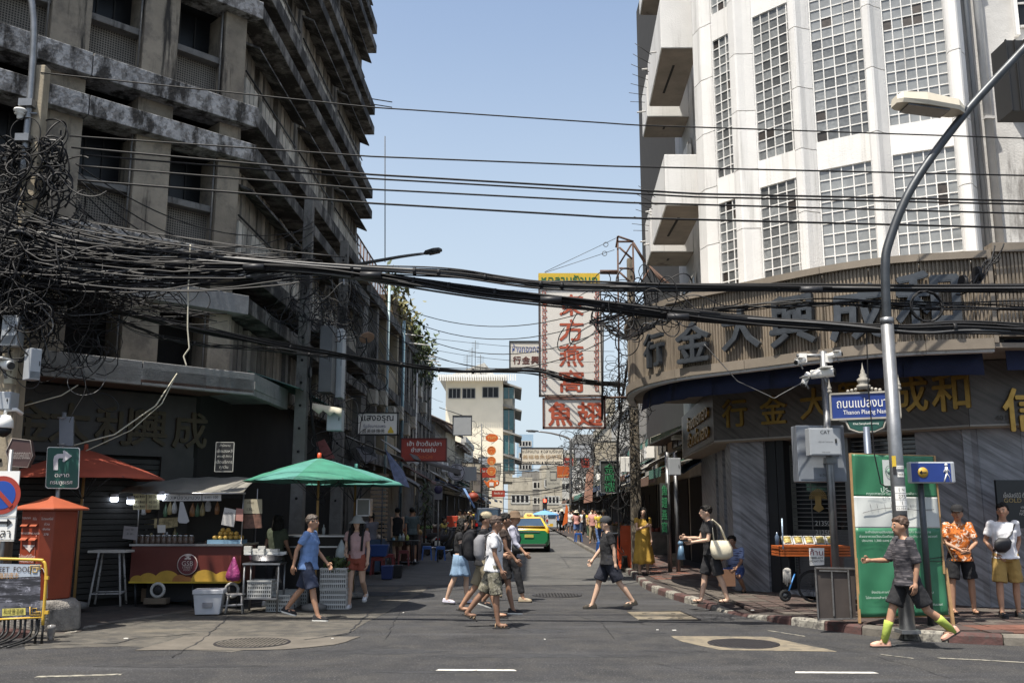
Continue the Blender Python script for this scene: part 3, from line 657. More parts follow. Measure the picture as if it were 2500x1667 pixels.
  #RIGHT: GOLD SHOP CORNER BUILDING
white_m=M('white render',(.71,.7,.675),.85,var=.06,scale=1.2,bump=.3,bscale=35,col3=(.42,.41,.385),thr3=(.5,.75),scale3=1.6,stretch3=(2.2,2.2,.12),rnd=.04)
white_d=M('grey stained render',(.5,.49,.47),.9,var=.15,scale=2,bump=.3,bscale=30,col3=(.17,.16,.15),thr3=(.54,.72),scale3=1.6,stretch3=(1.5,1.5,.2))
def diag_granite(name,c1,c2):
 m=M(name,c1,.42,var=.15,scale=4,spec=.5);n=m.node_tree.nodes;l=m.node_tree.links;b=n['Principled BSDF'];src=b.inputs['Base Color'].links[0].from_socket
 tc=n.new('ShaderNodeTexCoord');mp=n.new('ShaderNodeMapping');mp.inputs['Scale'].default_value=(1.1,1.1,16);v1=n.new('ShaderNodeVectorRotate');v1.rotation_type='Z_AXIS';v1.inputs['Angle'].default_value=.8;v2=n.new('ShaderNodeVectorRotate');v2.rotation_type='Y_AXIS';v2.inputs['Angle'].default_value=-.62
 l.new(tc.outputs['Object'],v1.inputs['Vector']);l.new(v1.outputs[0],v2.inputs['Vector']);l.new(v2.outputs[0],mp.inputs[0]);ns=n.new('ShaderNodeTexNoise');ns.inputs['Scale'].default_value=1.1;ns.inputs['Detail'].default_value=7;l.new(mp.outputs[0],ns.inputs[0])
 r=n.new('ShaderNodeMapRange');r.inputs[1].default_value=.42;r.inputs[2].default_value=.7;l.new(ns.outputs[0],r.inputs[0])
 mx=n.new('ShaderNodeMix');mx.data_type='RGBA';l.new(r.outputs[0],mx.inputs[0]);l.new(src,mx.inputs[6]);mx.inputs[7].default_value=(*c2,1);l.new(mx.outputs[2],b.inputs['Base Color']);return m
granite=diag_granite('veined grey granite',(.26,.26,.275),(.1,.098,.105))
granite_b=diag_granite('brown grey granite beam',(.1,.088,.08),(.05,.044,.04))
band_m=M('brown ribbed metal',(.24,.197,.148),.6,.25,var=.12,scale=2,col3=(.11,.09,.068),thr3=(.46,.66),scale3=1.4,stretch3=(2,2,.2))
band_t=M('brown metal trim',(.22,.185,.145),.6,.2,var=.15,scale=3)
gold_m=M('gold leaf letters',(.36,.22,.06),.35,.85,var=.2,scale=9)
steel_l=M('dull steel letters',(.065,.073,.083),.5,.5,var=.25,scale=5)
navy=M('navy awning cloth',(.012,.018,.05),.9,var=.2)
pane_m=M('dusty glass block',(.15,.157,.158),.3,var=.25,scale=3,rnd=.5,spec=.6)
pane_b=M('broken pane with rust behind',(.03,.024,.02),.5,var=.6,scale=9,rnd=.5)
GB=thing('gold_shop_building','white curved corner building with ribbed brown fascia and gold shop below','building',(7,22,0))
PW=[((4.66,20.41),(5.0,19.93)),((5.31,19.33),(5.9,18.67)),((6.23,18.27),(7.08,17.71)),((7.39,17.43),(8.35,16.95))]
ext=[.2,.18,.12,.06];ncol=[4,5,5,6];tiers=[(5.14,8.55,15),(9.15,12.5,15),(13.16,16.5,15),(17.2,20.4,15)]
npane=0;stuffp={}
core=[(4.62,21.2),(4.75,20.6),(5.25,19.85),(5.65,19.3),(6.3,18.6),(7.2,18.0),(7.6,17.8),(8.5,17.35),(9,17.2),(18,17.2),(18,38),(5.35,38),(5.35,21.2)]
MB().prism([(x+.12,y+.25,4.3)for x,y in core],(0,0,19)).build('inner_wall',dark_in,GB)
order=[1,0,2,3]
pm=MB();pm.box(-.5,.5,-.01,.01,-.5,.5);pme=pm.mesh('pane');pme.materials.append(pane_m)
pmb=pm.mesh('pane_broken');pmb.materials.append(pane_b)
cols_=[]
for i,(A,B)in enumerate(PW):
 F=Frame(A,(B[0]-A[0],B[1]-A[1]));Lw=math.hypot(B[0]-A[0],B[1]-A[1])+ext[i]
 if i<3:N=PW[i+1][0]
 else:N=(8.68,16.8)
 E_=F.p(Lw,0,0);cols_.append((E_,V((N[0],N[1],0))))
 for ti in order:
  z0,z1,nr=tiers[ti];nc=ncol[i];cw=Lw/nc;rh=(z1-z0)/nr;g_=MB()
  for k in range(nc+1):x=min(max(k*cw,.012),Lw-.012);g_.fb(F,x-.011,x+.011,-.1,-.02 if 0<k<nc else .0,z0,z1)
  for k in range(nr+1):g_.fb(F,0,Lw,-.095,-.025,z0+k*rh-.011,z0+k*rh+.011)
  fo=g_.build('window_grid',white_m,GB)
  for r_ in range(nr):
   for c_ in range(nc):
    z=z0+(r_+.5)*rh
    if z<5.6:continue
    broken=random.random()<(.1 if i>1 and ti==2 else .03)
    if npane<300 and ti in(0,1):
     o=bpy.data.objects.new('pane',pmb if broken else pme);C.objects.link(o);o.parent=fo
     p=F.p((c_+.5)*cw,-.05,z)-V(GB.location);o.location=p;o.scale=(cw-.02,1,rh-.02)
     o.rotation_euler=(random.uniform(-.01,.01),0,math.atan2(F.u.y,F.u.x)+random.uniform(-.012,.012));npane+=1
    else:stuffp.setdefault(i,[]).append((F,(c_+.5)*cw,z,cw,rh,broken))
 for z0,z1 in[(8.55,9.15),(12.5,13.16),(16.5,17.2),(20.4,23)]:MB().fb(F,0,Lw,-.2,0,z0,z1).build('spandrel',white_m,GB)
b=MB()
for i,L in stuffp.items():
 for F,a,z,cw,rh,br in L:b.fb(F,a-cw/2+.01,a+cw/2-.01,-.06,-.04,z-rh/2+.01,z+rh/2-.01,int(br))
tag(b.build('panes',[pane_m,pane_b],GB),kind='stuff')
def pil(A,B,z0=5.0,z1=23,dep=.36,name='pilaster'):
 F=Frame((A.x,A.y),(B.x-A.x,B.y-A.y));L=(B-A).length
 pr=[(-.02,-.1),(-.02,dep*.45)]+[(-.02+.13*(1-math.cos(t)),dep*.45+dep*.5*math.sin(t))for t in(.4,.8,1.2,1.57)]+[(max(L*.62,.14),dep),(max(L*.62,.14)+.03,dep*.9),(L*.8,dep*.86*.6),(L,0.02),(L,-.1)]
 z=z0
 while z<z1:
  h=min(1.33,z1-z);MB().prism([F.p(a,b_,z+.004)for a,b_ in pr],(0,0,h-.018),0).build(name,white_m,GB);z+=h
for A,B in cols_:pil(A,B)
pil(V((4.47,21.15,0)),V((4.66,20.43,0)),dep=.16)
FW=Frame((5.05,21.1),(.03,1)).flip()
MB().prism([(4.62,21.05,4.3),(4.6,21.5,4.3),(5.05,21.5,4.3),(5.3,29,4.3),(6,29,4.3),(6,21.05,4.3)],(0,0,19)).build('wall',white_d,GB)
for zl in(5.4,9.4,13.5,17.6):
 winpart(FW,.8,3.4,zl+.9,zl+2.9,GB,.06,nx=4,nz=2,fm=white_d);winpart(FW,4.6,6.9,zl+.9,zl+2.9,GB,.06,nx=4,nz=2,fm=white_d)
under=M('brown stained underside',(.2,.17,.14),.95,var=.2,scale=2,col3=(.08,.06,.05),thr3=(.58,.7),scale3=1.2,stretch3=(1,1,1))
for zl in(4.9,9.0,13.1,17.2):
 for(x0,x1,y0,y1)in[(3.73,4.66,21.9,25.35),(3.97,5.2,26.06,27.64)]:
  b=MB();q=.0192*(y1-y0)
  P=[(x0,y0),(x1,y0),(x1+q*2.2,y1),(x0+q*2.8,y1)]
  b.prism([(x,y,zl+.02)for x,y in P],(0,0,1.3));b.build('balcony',white_m,GB,bevel=.015)
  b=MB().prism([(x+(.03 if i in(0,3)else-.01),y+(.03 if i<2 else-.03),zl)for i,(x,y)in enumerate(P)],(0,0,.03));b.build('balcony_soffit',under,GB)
  MB().box((x0+x1)/2-.03,(x0+x1)/2+.03,y0+.9,y1-.9,zl-.01,zl+.01).build('drip_slot',dark_in,GB)
  for k,f in enumerate((.25,.7)):MB().tube([(x0+.02,y0+(y1-y0)*f,zl+.35+.3*k),(x0-.14,y0+(y1-y0)*f,zl+.33+.3*k)],.025,6).build('drain_spout',white_d,GB)
 MB().box(4.98,5.1,25.4,26.0,zl+1.2,zl+3).build('balcony_divider',white_m,GB)
for zl in(10.3,14.3):
 for k in range(7):
  a=V((3.75+k*.04,23.6+k*.5,zl-.5));MB().tube([a,a+V((-.45-.03*(k%3),-.1,.28-k*.05))],.009,4).build('spike',black_m,GB)
BP=[(2.95,23),(2.64,21.2),(2.72,19.7),(3.3,18.25),(4.4,17.05),(5.42,15.95),(6.4,15.28),(7.75,14.92)]
BC=catmull([V((*p,0))for p in BP],10)
def onpath(P,px,py):
 d=ray(px,py);r=d.x/d.y;best=None
 for i in range(len(P)-1):
  f0=P[i].x-r*P[i].y;f1=P[i+1].x-r*P[i+1].y
  if f0*f1<=0 and abs(f0-f1)>1e-9:
   t=f0/(f0-f1);p=P[i].lerp(P[i+1],t);tg=(P[i+1]-P[i]).normalized();c=(p,tg)
   if best is None or p.y<best[0].y:best=c
 return best
L=[0]
for i in range(1,len(BC)):L.append(L[-1]+(BC[i]-BC[i-1]).length)
def bat(s):
 s=min(max(s,0),L[-1])
 for i in range(1,len(BC)):
  if L[i]>=s:break
 t=(s-L[i-1])/(L[i]-L[i-1]);tg=(BC[i]-BC[i-1]).normalized();return BC[i-1].lerp(BC[i],t),V((tg.y,-tg.x,0))
s=0
while s<L[-1]-.05:
 e=min(s+.8,L[-1]);rows0=[];rows1=[];q=s+.004
 while q<e:
  for ds,o in((0,0),(.012,.03),(.034,.03),(.046,0)):
   p,n_=bat(min(q+ds,e-.002));rows0.append(p+n_*(o-.03)+V((0,0,4.47)));rows1.append(p+n_*(o-.03)+V((0,0,5.8)))
  q+=.062
 MB().sheet([rows0,rows1],smooth=False).build('ribbed_sheet',band_m,GB);s=e
def trim(z0,z1,o,name,mat,P=None,gap=1.6):
 s=0
 while s<L[-1]-.05:
  e=min(s+gap,L[-1]);A=[];B=[]
  for k in range(5):
   p,n_=bat(s+.004+(e-s-.008)*k/4);A.append(p+n_*o);B.append(p-n_*.12)
  MB().prism([(v.x,v.y,z0)for v in A+B[::-1]],(0,0,z1-z0)).build(name,mat,GB);s=e
trim(5.8,5.92,.07,'fascia_cap',band_t);trim(4.3,4.47,.06,'fascia_base',band_t);trim(4.25,4.3,.02,'fascia_lip',white_d)
F3=Frame((7.78,14.95),(1,-.03));F3.n=V((-.03,-1,0)).normalized()
b=MB();q=.12
while q<4:b.fb(F3,q,q+.035,-.1,.03,4.6,5.9);q+=.062
b.fb(F3,.1,4,-.1,.0,4.6,5.9);b.build('ribbed_sheet',band_m,GB)
MB().fb(F3,.06,4,-.2,.08,5.9,6.05).build('fascia_cap',band_t,GB);MB().fb(F3,.06,4,-.2,.08,4.5,4.6).build('fascia_base',band_t,GB)
MB().fb(F3,-.02,.05,-.3,.05,4.4,5.95).build('fascia_end',band_t,GB)
b=MB()
inner=[(9.2,17.3),(8.2,17.0),(6.3,18.4),(5.2,19.6),(4.9,20.6),(5.2,23)]
P=[(v.x,v.y)for v in BC[::4]]+[(7.75,14.92)]
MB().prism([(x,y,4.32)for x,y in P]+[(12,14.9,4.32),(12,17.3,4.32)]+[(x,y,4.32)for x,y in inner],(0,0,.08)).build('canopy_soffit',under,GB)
MB().prism([(x+.1,y+.15,5.7)for x,y in P]+[(12,15.1,5.7),(12,17.0,5.7)]+[(x-.05,y-.1,5.7)for x,y in inner],(0,0,.1)).build('canopy_roof',band_t,GB)
for k in range(7):
 s0=1.6+k*(L[-1]-1.7)/7;s1=1.6+(k+1)*(L[-1]-1.7)/7;r0=[];r1=[]
 for j in range(7):
  p,n_=bat(s0+(s1-s0)*j/6);r0.append(p-n_*.34+V((0,0,4.3)));r1.append(p-n_*(.3+random.uniform(-.02,.02))+V((0,0,3.93+random.uniform(-.012,.012))))
 MB().sheet([r1,r0]).build('awning_valance',navy,GB,thick=.01)
MB().fb(F3,.3,4,-.3,-.28,4.0,4.5).build('awning_valance',navy,GB)
for ch,px,py,sz in[('行',1605,855,.74),('金',1699,836,.84),('大',1815,802,.86),('興',1942,783,.98),('成',2098,764,1.0),('和',2262,738,1.08)]:
 p,tg=onpath(BC,px,py);n_=V((tg.y,-tg.x,0));P_=V((p.x,p.y,W(px,py,p.y).z))+n_*.04
 text(ch,P_,tg,Z3,sz,steel_l,GB,'steel_character',.09,.016)
BE=[V((4.75,26.4,0)),V((4.28,20.0,0)),V((7.9,16.25,0)),V((8.75,15.95,0)),V((12.5,15.7,0))]
FR=Frame((4.28,20.0),(3.62,-3.75))
FSd=Frame((4.28,20.0),(.47,6.4)).flip();FRt=Frame((7.9,16.25),(.85,-.3));FRr=Frame((8.75,15.95),(1,-.066))
def blk(F,a0,a1,b0,b1,z0,z1,name,mat,n=1,gap=.006):
 for k in range(n):
  x0=a0+(a1-a0)*k/n;x1=a0+(a1-a0)*(k+1)/n;MB().fb(F,x0,x1-gap,b0,b1,z0,z1).build(name,mat,GB)
blk(FR,.0,5.21,-.5,0,3.2,4.3,'beam_slab',granite_b,4);blk(FRt,0,.9,-.5,0,3.2,4.3,'beam_slab',granite_b,1);blk(FRr,0,4,-.5,0,3.2,4.3,'beam_slab',granite_b,3)
blk(FSd,.01,6.4,-.5,0,3.2,4.3,'beam_slab',granite_b,3)
line_m=M('pale bead',(.3,.28,.25),.6)
MB().fb(FR,0,5.2,-.3,.012,3.17,3.2).build('beam_edge',line_m,GB);MB().fb(FRt,0,.9,-.3,.012,3.17,3.2).build('beam_edge',line_m,GB);MB().fb(FRr,0,4,-.3,.012,3.17,3.2).build('beam_edge',line_m,GB)
MB().prism([(4.3,20.1,3.15),(4.75,26.4,3.15),(6,26.4,3.15),(6,21,3.15),(9,17.5,3.15),(12,17.5,3.15),(12,15.8,3.15),(8.75,16.0,3.15),(7.95,16.3,3.15)][::-1],(0,0,.04)).build('beam_soffit',M('pale soffit',(.33,.28,.22),.9,var=.15),GB)
for ch,px,py,sz in[('行',1795,1008,.62),('金',1890,1000,.62),('大',1990,985,.64),('興',2082,970,.64),('成',2222,962,.7),('和',2322,957,.72)]:
 d=ray(px,py);r=d.x/d.y
 FF=FR;a=(r*FF.o.y-FF.o.x)/(FF.u.x-r*FF.u.y);P_=FF.p(a,.005,0)
 if a>5.1:FF=FRt;a=(r*FF.o.y-FF.o.x)/(FF.u.x-r*FF.u.y);P_=FF.p(a,.005,0)
 P_.z=W(px,py,P_.y).z;text(ch,P_,FF.u,Z3,sz,gold_m,GB,'gold_character',.05,.012)
d=ray(2486,1008);r=d.x/d.y;a=(r*FRr.o.y-FRr.o.x)/(FRr.u.x-r*FRr.u.y);P_=FRr.p(a+.1,.005,0);P_.z=W(2486,1000,P_.y).z
text('信',P_,FRr.u,Z3,.78,gold_m,GB,'gold_character',.05,.012)
text('401-7',FRt.p(.55,.004,W(2385,1018,16).z),FRt.u,Z3,.13,M('dark bronze digits',(.05,.045,.04),.4,.7),GB,'house_number',.02,.01)
for k,(tx)in enumerate(['ห้างขายทอง','ฮั่วเซ่งเฮง']):text(tx,FSd.p(2.6,.005,3.93-k*.42),-FSd.u,Z3,.4,gold_m,GB,'gold_lettering',.05,.014,width=4.0)
blk(FR,.25,1.0,-.62,-.28,.1,3.17,'granite_pier',granite,1);blk(FSd,-.05,.5,-.75,-.32,.1,3.17,'granite_pier',granite,1)
frame_m=M('dark shop frame',(.03,.03,.032),.4,.5)
for a0,a1 in[(1.0,1.22),(1.235,1.4)]:MB().fb(FR,a0,a1,-.6,-.36,.1,3.17).build('shutter_jamb',frame_m,GB)
blk(FSd,.9,1.6,-.95,-.45,.1,3.17,'granite_pier',granite,1);blk(FSd,2.4,3.2,-.95,-.5,.1,3.17,'granite_pier',granite,1);MB().fb(FSd,.4,6.4,-1.3,-1.0,.1,3.17).build('side_wall',M('grey shop side wall',(.12,.118,.12),.8,var=.2),GB)
blk(FSd,3.6,6.4,-1.0,-.5,.1,3.17,'granite_slab',granite,2)
shut=M('grey roller shutter',(.1,.098,.1),.45,.5,var=.25);grl=M('shutter grille rail',(.17,.165,.16),.45,.6)
MB().fb(FR,1.4,4.1,-.95,-.93,.1,3.17).build('shop_interior',dark_in,GB)
MB().fb(FR,1.4,4.1,-.8,-.79,.1,3.17).build('shop_glass',M('tinted shop glass',(.02,.022,.024),.05,spec=.7),GB)
MB().fb(FR,1.36,4.15,-.7,-.25,.1,.2).build('threshold',granite,GB)
z=.2
while z<1.35:MB().fb(FR,1.4,4.1,-.66,-.635,z,z+.05).build('shutter_slat',shut,GB);z+=.055
while z<3.12:MB().fb(FR,1.4,4.1,-.655,-.64,z,z+.014).build('grille_bar',grl,GB);z+=.085
for a in(1.8,2.25,2.7,3.15,3.6):MB().fb(FR,a,a+.012,-.66,-.645,1.35,3.15).build('grille_post',grl,GB)
MB().fb(FR,2.62,2.72,-.6,-.5,.2,3.15).build('mullion',M('brushed mullion',(.2,.2,.2),.35,.7),GB)
blk(FR,4.12,5.2,-.62,-.3,.1,3.17,'granite_slab',granite,1);blk(FRt,-.1,.95,-.6,-.32,.1,3.17,'granite_slab',granite,1);blk(FRr,0,4,-.6,-.32,.1,3.17,'granite_slab',granite,3)
cr=MB();cP=FR.p(1.98,-.6,1.98)
for k in range(17):
 g=PI*k/16;cr.add([cP,cP+(FR.u*math.cos(g-.05)+Z3*math.sin(g-.05))*.19,cP+(FR.u*math.cos(g+.05)+Z3*math.sin(g+.05))*.19],[(0,1,2)])
cr.add([cP+FR.u*x+Z3*y for x,y in[(-.07,.05),(.07,.05),(.06,-.12),(.12,-.2),(0,-.27),(-.12,-.2),(-.06,-.12)]],[(0,6,5,4,3,2,1)])
cr.build('gilt_crest',M('gilt crest',(.3,.2,.07),.5,.4),GB,thick=.008)
pw=M('pale window figures',(.45,.45,.43),.6)
for tx,z in(('21350',1.5),('21250',1.32)):text(tx,FR.p(2.05,-.6,z),FR.u,Z3,.13,pw,GB,'gold_price',.003)
nd=M('green shop lettering',(.05,.3,.1),.5);text('ซื้อ',FR.p(3.98,-.6,2.35),FR.u,Z3,.28,nd,GB,'lettering',.003)
for i,(a,z,c_)in enumerate([(2.6,1.5,(.12,.2,.24)),(2.85,1.5,(.04,.08,.2)),(2.82,1.25,(.4,.32,.15))]):MB().fb(FR,a,a+(.2 if i<2 else .1),-.62,-.61,z,z+(.24 if i<2 else .1)).build('sticker',M('sticker%d'%i,c_,.6),GB)
#RIGHT NEIGHBOUR
RN=thing('stained_building','white stained building at the far right with pipes and a dark caged box','building',(11,18,0))
FN=Frame((8.7,16.95),(1,-.12))
MB().fb(FN,0,6,-6,0,4.3,22).build('wall',white_d,RN)
MB().tube([FN.p(.12,.1,5.9),FN.p(.12,.1,22)],.045,8).build('downpipe',M('grey pipe',(.25,.26,.27),.5),RN)
MB().tube([FN.p(.32,.12,5.9),FN.p(.32,.12,22)],.075,10).build('downpipe',white_d,RN)
for z in(9,12,15):MB().box(FN.p(.32,.12,0).x-.1,FN.p(.32,.12,0).x+.1,FN.p(.32,.12,0).y-.09,FN.p(.32,.12,0).y,z,z+.05).build('pipe_clip',white_d,RN)
MB().tube([FN.p(.02,.06,5.9),FN.p(.02,.06,22)],.02,5).build('cable_riser',black_m,RN)
for z in(6.3,10.9,15.0):
 winpart(FN,1.05,2.6,z,z+1.9,RN,.05,nx=2,nz=4,fm=white_d)
 MB().fb(FN,.98,1.05,0,.12,z-.2,z+2.1).build('window_jamb',white_m,RN)
b=MB();b.prism([FN.p(.75,0,9.1),FN.p(.85,.2,9.15),FN.p(1.6,1.1,9.75),FN.p(3.5,1.3,9.9),FN.p(3.5,0,9.1)],(0,0,1.1));b.build('curved_balcony',white_m,RN)
b=MB()
q=W(2480,210,15.4);b.box(q.x-.22,q.x+.6,q.y-.2,q.y+.3,q.z-.55,q.z+.75)
bx=thing('air_conditioner_cage','black caged box hanging high at the right edge behind the lamp arm','box',(q.x,q.y,q.z-.55));b.build('casing',black_m,bx)
for k in range(5):MB().box(q.x-.24+.16*k,q.x-.22+.16*k,q.y-.24,q.y-.2,q.z-.55,q.z+.75).build('cage_bar',black_m,bx)
#SIGNS, POLES, LAMPS
red_p=M('sign red',(.3,.035,.02),.5,var=.15,scale=3,col3=(.18,.03,.02),thr3=(.55,.75),scale3=2);blk_p=M('black lettering',(.012,.012,.014),.6);brick_red=M('brick red characters',(.36,.07,.03),.6,var=.1)
green_sg=M('road sign green',(.012,.07,.055),.45,var=.1);blue_p=M('sign blue',(.015,.06,.3),.4,var=.1);navy_p=M('road name blue',(.015,.04,.2),.4,var=.1);yel_p=M('sign yellow',(.55,.38,.03),.55,var=.12);or_p=M('orange sign',(.6,.13,.025),.5,var=.1)
galv=M('galvanised steel',(.22,.225,.23),.42,.7,var=.2,scale=6,col3=(.1,.1,.1),thr3=(.58,.75),scale3=2,stretch3=(2,2,.4));steel_d=M('dark painted steel',(.06,.065,.07),.45,.6,var=.25,scale=5)
off_w=M('sign board off white',(.62,.59,.54),.6,var=.06,scale=2,col3=(.45,.4,.34),thr3=(.6,.8),scale3=2,stretch3=(2,2,.3));grey_b=M('grey cabinet paint',(.34,.36,.38),.5,.1,var=.08,col3=(.2,.21,.22),thr3=(.6,.8));pole_c=M('concrete pole',(.3,.255,.185),.9,var=.2,scale=4,bump=.3,col3=(.12,.1,.08),thr3=(.56,.7),scale3=1,stretch3=(3,3,.3))
def board(name,label,cat,x0,y0,x1,y1,Y,mat,frame=None,th=.12,fw=.04,group=None,part='panel',hang=None):
 """a sign board seen squarely; returns a placing function pos(px, py)"""
 a=W(x0,y1,Y);b_=W(x1,y0,Y);Z0=a.z;Z1=b_.z;t=thing(name,label,cat,((a.x+b_.x)/2,Y+th/2,Z0),0,group)
 MB().box(a.x+fw*.2,b_.x-fw*.2,Y,Y+th,Z0+fw*.2,Z1-fw*.2).build(part,mat,t)
 if frame:
  f=MB()
  for q in[(a.x,b_.x,Z0,Z0+fw),(a.x,b_.x,Z1-fw,Z1),(a.x,a.x+fw,Z0,Z1),(b_.x-fw,b_.x,Z0,Z1)]:f.box(q[0],q[1],Y-.025,Y+th+.02,q[2],q[3])
  f.build('frame',frame,t)
 pos=lambda px,py:V((W(px,py,Y).x,Y-.006,W(px,py,Y).z))
 t['w']=1;del t['w']
 return t,pos,Y*1.0/2300
def pxm(Y):return Y/2300*.99
t,P,k=board('hanging_sign','tall white hanging sign with red characters 東方燕窩 and key pattern borders','sign',1316,697,1467,967,23.5,off_w,M('dark sign frame',(.05,.035,.03),.6),.16,.035)
for ch,y in(('東',745),('方',806),('燕',868),('窩',930)):text(ch,P(1395,y),X3,Z3,58*pxm(23.5),brick_red,t,'painted_character',.004,.016,width=60*pxm(23.5))
b=MB();u_=pxm(23.5)
for xx,s_ in((1330,1),(1456,-1)):
 for j in range(15):
  y=715+j*16.6;o=P(xx,y)
  def seg(x0,z0,x1,z1):b.box(o.x+s_*min(x0,x1)*u_ if s_>0 else o.x-max(x0,x1)*u_,o.x+max(x0,x1)*u_ if s_>0 else o.x-min(x0,x1)*u_,o.y-.004,o.y,o.z+min(z0,z1)*u_,o.z+max(z0,z1)*u_)
  for q in[(-6,7,6,5.2),(-6,-7,-4.2,7),(-6,-7,3,-5.2),(1.4,-7,3,2),(-2,.4,3,2),(4.4,5,6,9)]:seg(*q)
b.build('key_pattern_border',brick_red,t)
t2,P,k=board('hanging_sign','yellow header board with green Thai lettering above the tall white sign','sign',1314,666,1465,699,23.45,yel_p,None,.2)
text('หูฉลามรังนก',P(1390,684),X3,Z3,24*pxm(23.5),M('sign green',(.01,.12,.04),.6),t2,'lettering',.004,.02,width=140*pxm(23.5))
t,P,k=board('hanging_sign','wide white sign with two bold red characters 魚翅 below the tall sign','sign',1325,971,1478,1046,23.4,off_w,M('brown sign frame',(.12,.05,.035),.6),.14,.045)
text('魚',P(1368,1010),X3,Z3,62*pxm(23.4),brick_red,t,'painted_character',.004,.022,width=58*pxm(23.4));text('翅',P(1440,1010),X3,Z3,62*pxm(23.4),brick_red,t,'painted_character',.004,.02,width=60*pxm(23.4));text('หูฉลาม',P(1345,981),X3,Z3,.07,blk_p,t,'lettering',.002)
t,P,k=board('hanging_sign','smaller white sign with blue Thai letters over 行金興, left of the tall sign','sign',1243,832,1330,899,34,off_w,blk_p,.14,.04)
text('ห้างทองทอง',P(1288,850),X3,Z3,24*pxm(34),blue_p,t,'lettering',.004,.01,width=76*pxm(34))
for i,ch in enumerate('行金興'):text(ch,P(1262+i*22,879),X3,Z3,21*pxm(34),M('brown characters',(.12,.03,.02),.6),t,'painted_character',.004,.02)
t,P,k=board('hanging_sign','white shop board with black Thai name and small golden Buddha, left side','sign',871,1006,973,1062,24,off_w,blk_p,.12,.03)
text('แสงอรุณ',P(922,1023),X3,Z3,22*pxm(24),blk_p,t,'lettering',.004,.012,width=78*pxm(24));text('รับเลี่ยมกรอบพระ',P(915,1039),X3,Z3,11*pxm(24),M('blue black lettering',(.02,.03,.1),.6),t,'lettering',.004,.006,width=56*pxm(24))
text('昌黃錶傳佛',P(912,1052),X3,Z3,11*pxm(24),blk_p,t,'lettering',.004,.01,width=54*pxm(24))
b=MB();o=P(954,1057);s_=pxm(24);b.prism([o+V((x*s_,0,z*s_))for x,z in[(-7,0),(7,0),(7,5),(4,9),(2,14),(0,17),(-2,14),(-4,9),(-7,5)]],(0,-.006,0));b.build('buddha_emblem',yel_p,t)
t,P,k=board('hanging_sign','red light box with white Thai menu words and a drink logo script','sign',978,1069,1091,1126,28,red_p,M('dark red frame',(.12,.02,.015),.5),.25,.03)
text('เฮ้า ข้าวต้มปลา',P(1036,1082),X3,Z3,14*pxm(28),wh,t,'lettering',.004,.012,width=84*pxm(28));text('ยำสามแซ่บ',P(1034,1097),X3,Z3,14*pxm(28),wh,t,'lettering',.004,.012,width=60*pxm(28));text('Coca-Cola',P(1036,1114),X3,Z3,13*pxm(28),or_p,t,'script_logo',.004,.0,width=40*pxm(28),shear=.4)
def disc(label,px,py,r,Y,mat,txt,tm_,rx=None,rim=None,group=None,name='round_sign'):
 c=W(px,py,Y);r_=r*pxm(Y);sx=(rx or r)/r;t=thing(name,label,'sign',(c.x,Y,c.z-r_),0,group)
 MB().lathe([(0.001,0),(r_,0),(r_,.12),(0.001,.12)],(c.x,Y,c.z),28,ax=(0,-1,0),smooth=False,sx=sx).build('disc',mat,t)
 if rim:MB().lathe([(r_*.86,.12),(r_*.86,.128),(r_*.93,.128),(r_*.93,.12)],(c.x,Y,c.z),28,ax=(0,-1,0),smooth=False,sx=sx,cap=False).build('rim',rim,t)
 for tx,dy,s_,w_ in txt:text(tx,(c.x,Y-.13,c.z-dy*pxm(Y)),X3,Z3,s_*pxm(Y),tm_,t,'lettering',.004,.01,width=w_*pxm(Y)if w_ else None)
 return t,c
t,c=disc('round white sign with a black soup bowl and ladle',1115,1153,21,36,M('pale lilac sign',(.5,.5,.56),.5),[('潮汕',-14,8,9),('ก๋วยเตี๋ยว',11,5,20)],blk_p,rim=blk_p)
b=MB();u_=pxm(36);y_=36-.13
b.prism([(c.x+x*u_,y_,c.z+z*u_)for x,z in[(-9,1),(9,1),(6,-6),(3,-8),(-3,-8),(-6,-6)]],(0,-.01,0));b.build('bowl',blk_p,t);MB().tube([(c.x+x*u_,y_,c.z+z*u_)for x,z in[(6,0),(9,4),(13,7),(14,6)]],.02,5).build('ladle',blk_p,t)
MB().box(c.x+.25,c.x+.75,36.05,36.15,c.z-.3,c.z+.22).build('backing',grey_b,t)
dwm=M('pale gold lettering',(.7,.45,.15),.6)
disc('orange oval disc with the letters THT, top of the column',1201,1069,10,50,or_p,[('THT',0,9,22)],dwm,15.5,group='orange discs in a column')
disc('orange disc just under the THT oval',1200,1100,11,50,or_p,[('ชา',-4,5,9),('人',4,7,None)],dwm,rim=dwm,group='orange discs in a column')
disc('middle orange disc, third down the column',1200,1125,11,50,or_p,[('ไทย',-5,4,9),('福',3,9,None)],dwm,rim=dwm,group='orange discs in a column')
disc('lowest orange disc, right above the teapot',1200,1150,11,50,or_p,[('ชา',-5,4,9),('茶',3,9,None)],dwm,rim=dwm,group='orange discs in a column')
c=W(1200,1181,50);u_=pxm(50);t=thing('teapot_sign','orange teapot shaped sign with a blank white square','sign',(c.x,50,c.z-.3));gl=M('gold trim',(.7,.35,.06),.5)
MB().prism([(c.x+x*u_,50,c.z+z*u_)for x,z in[(-8,-8),(8,-8),(12,-2),(11,4),(7,8),(3,9),(2,12),(-2,12),(-3,9),(-7,8),(-11,3),(-12,5),(-17,8),(-19,7),(-14,0),(-11,-4)]],(0,-.1,0)).build('body',or_p,t)
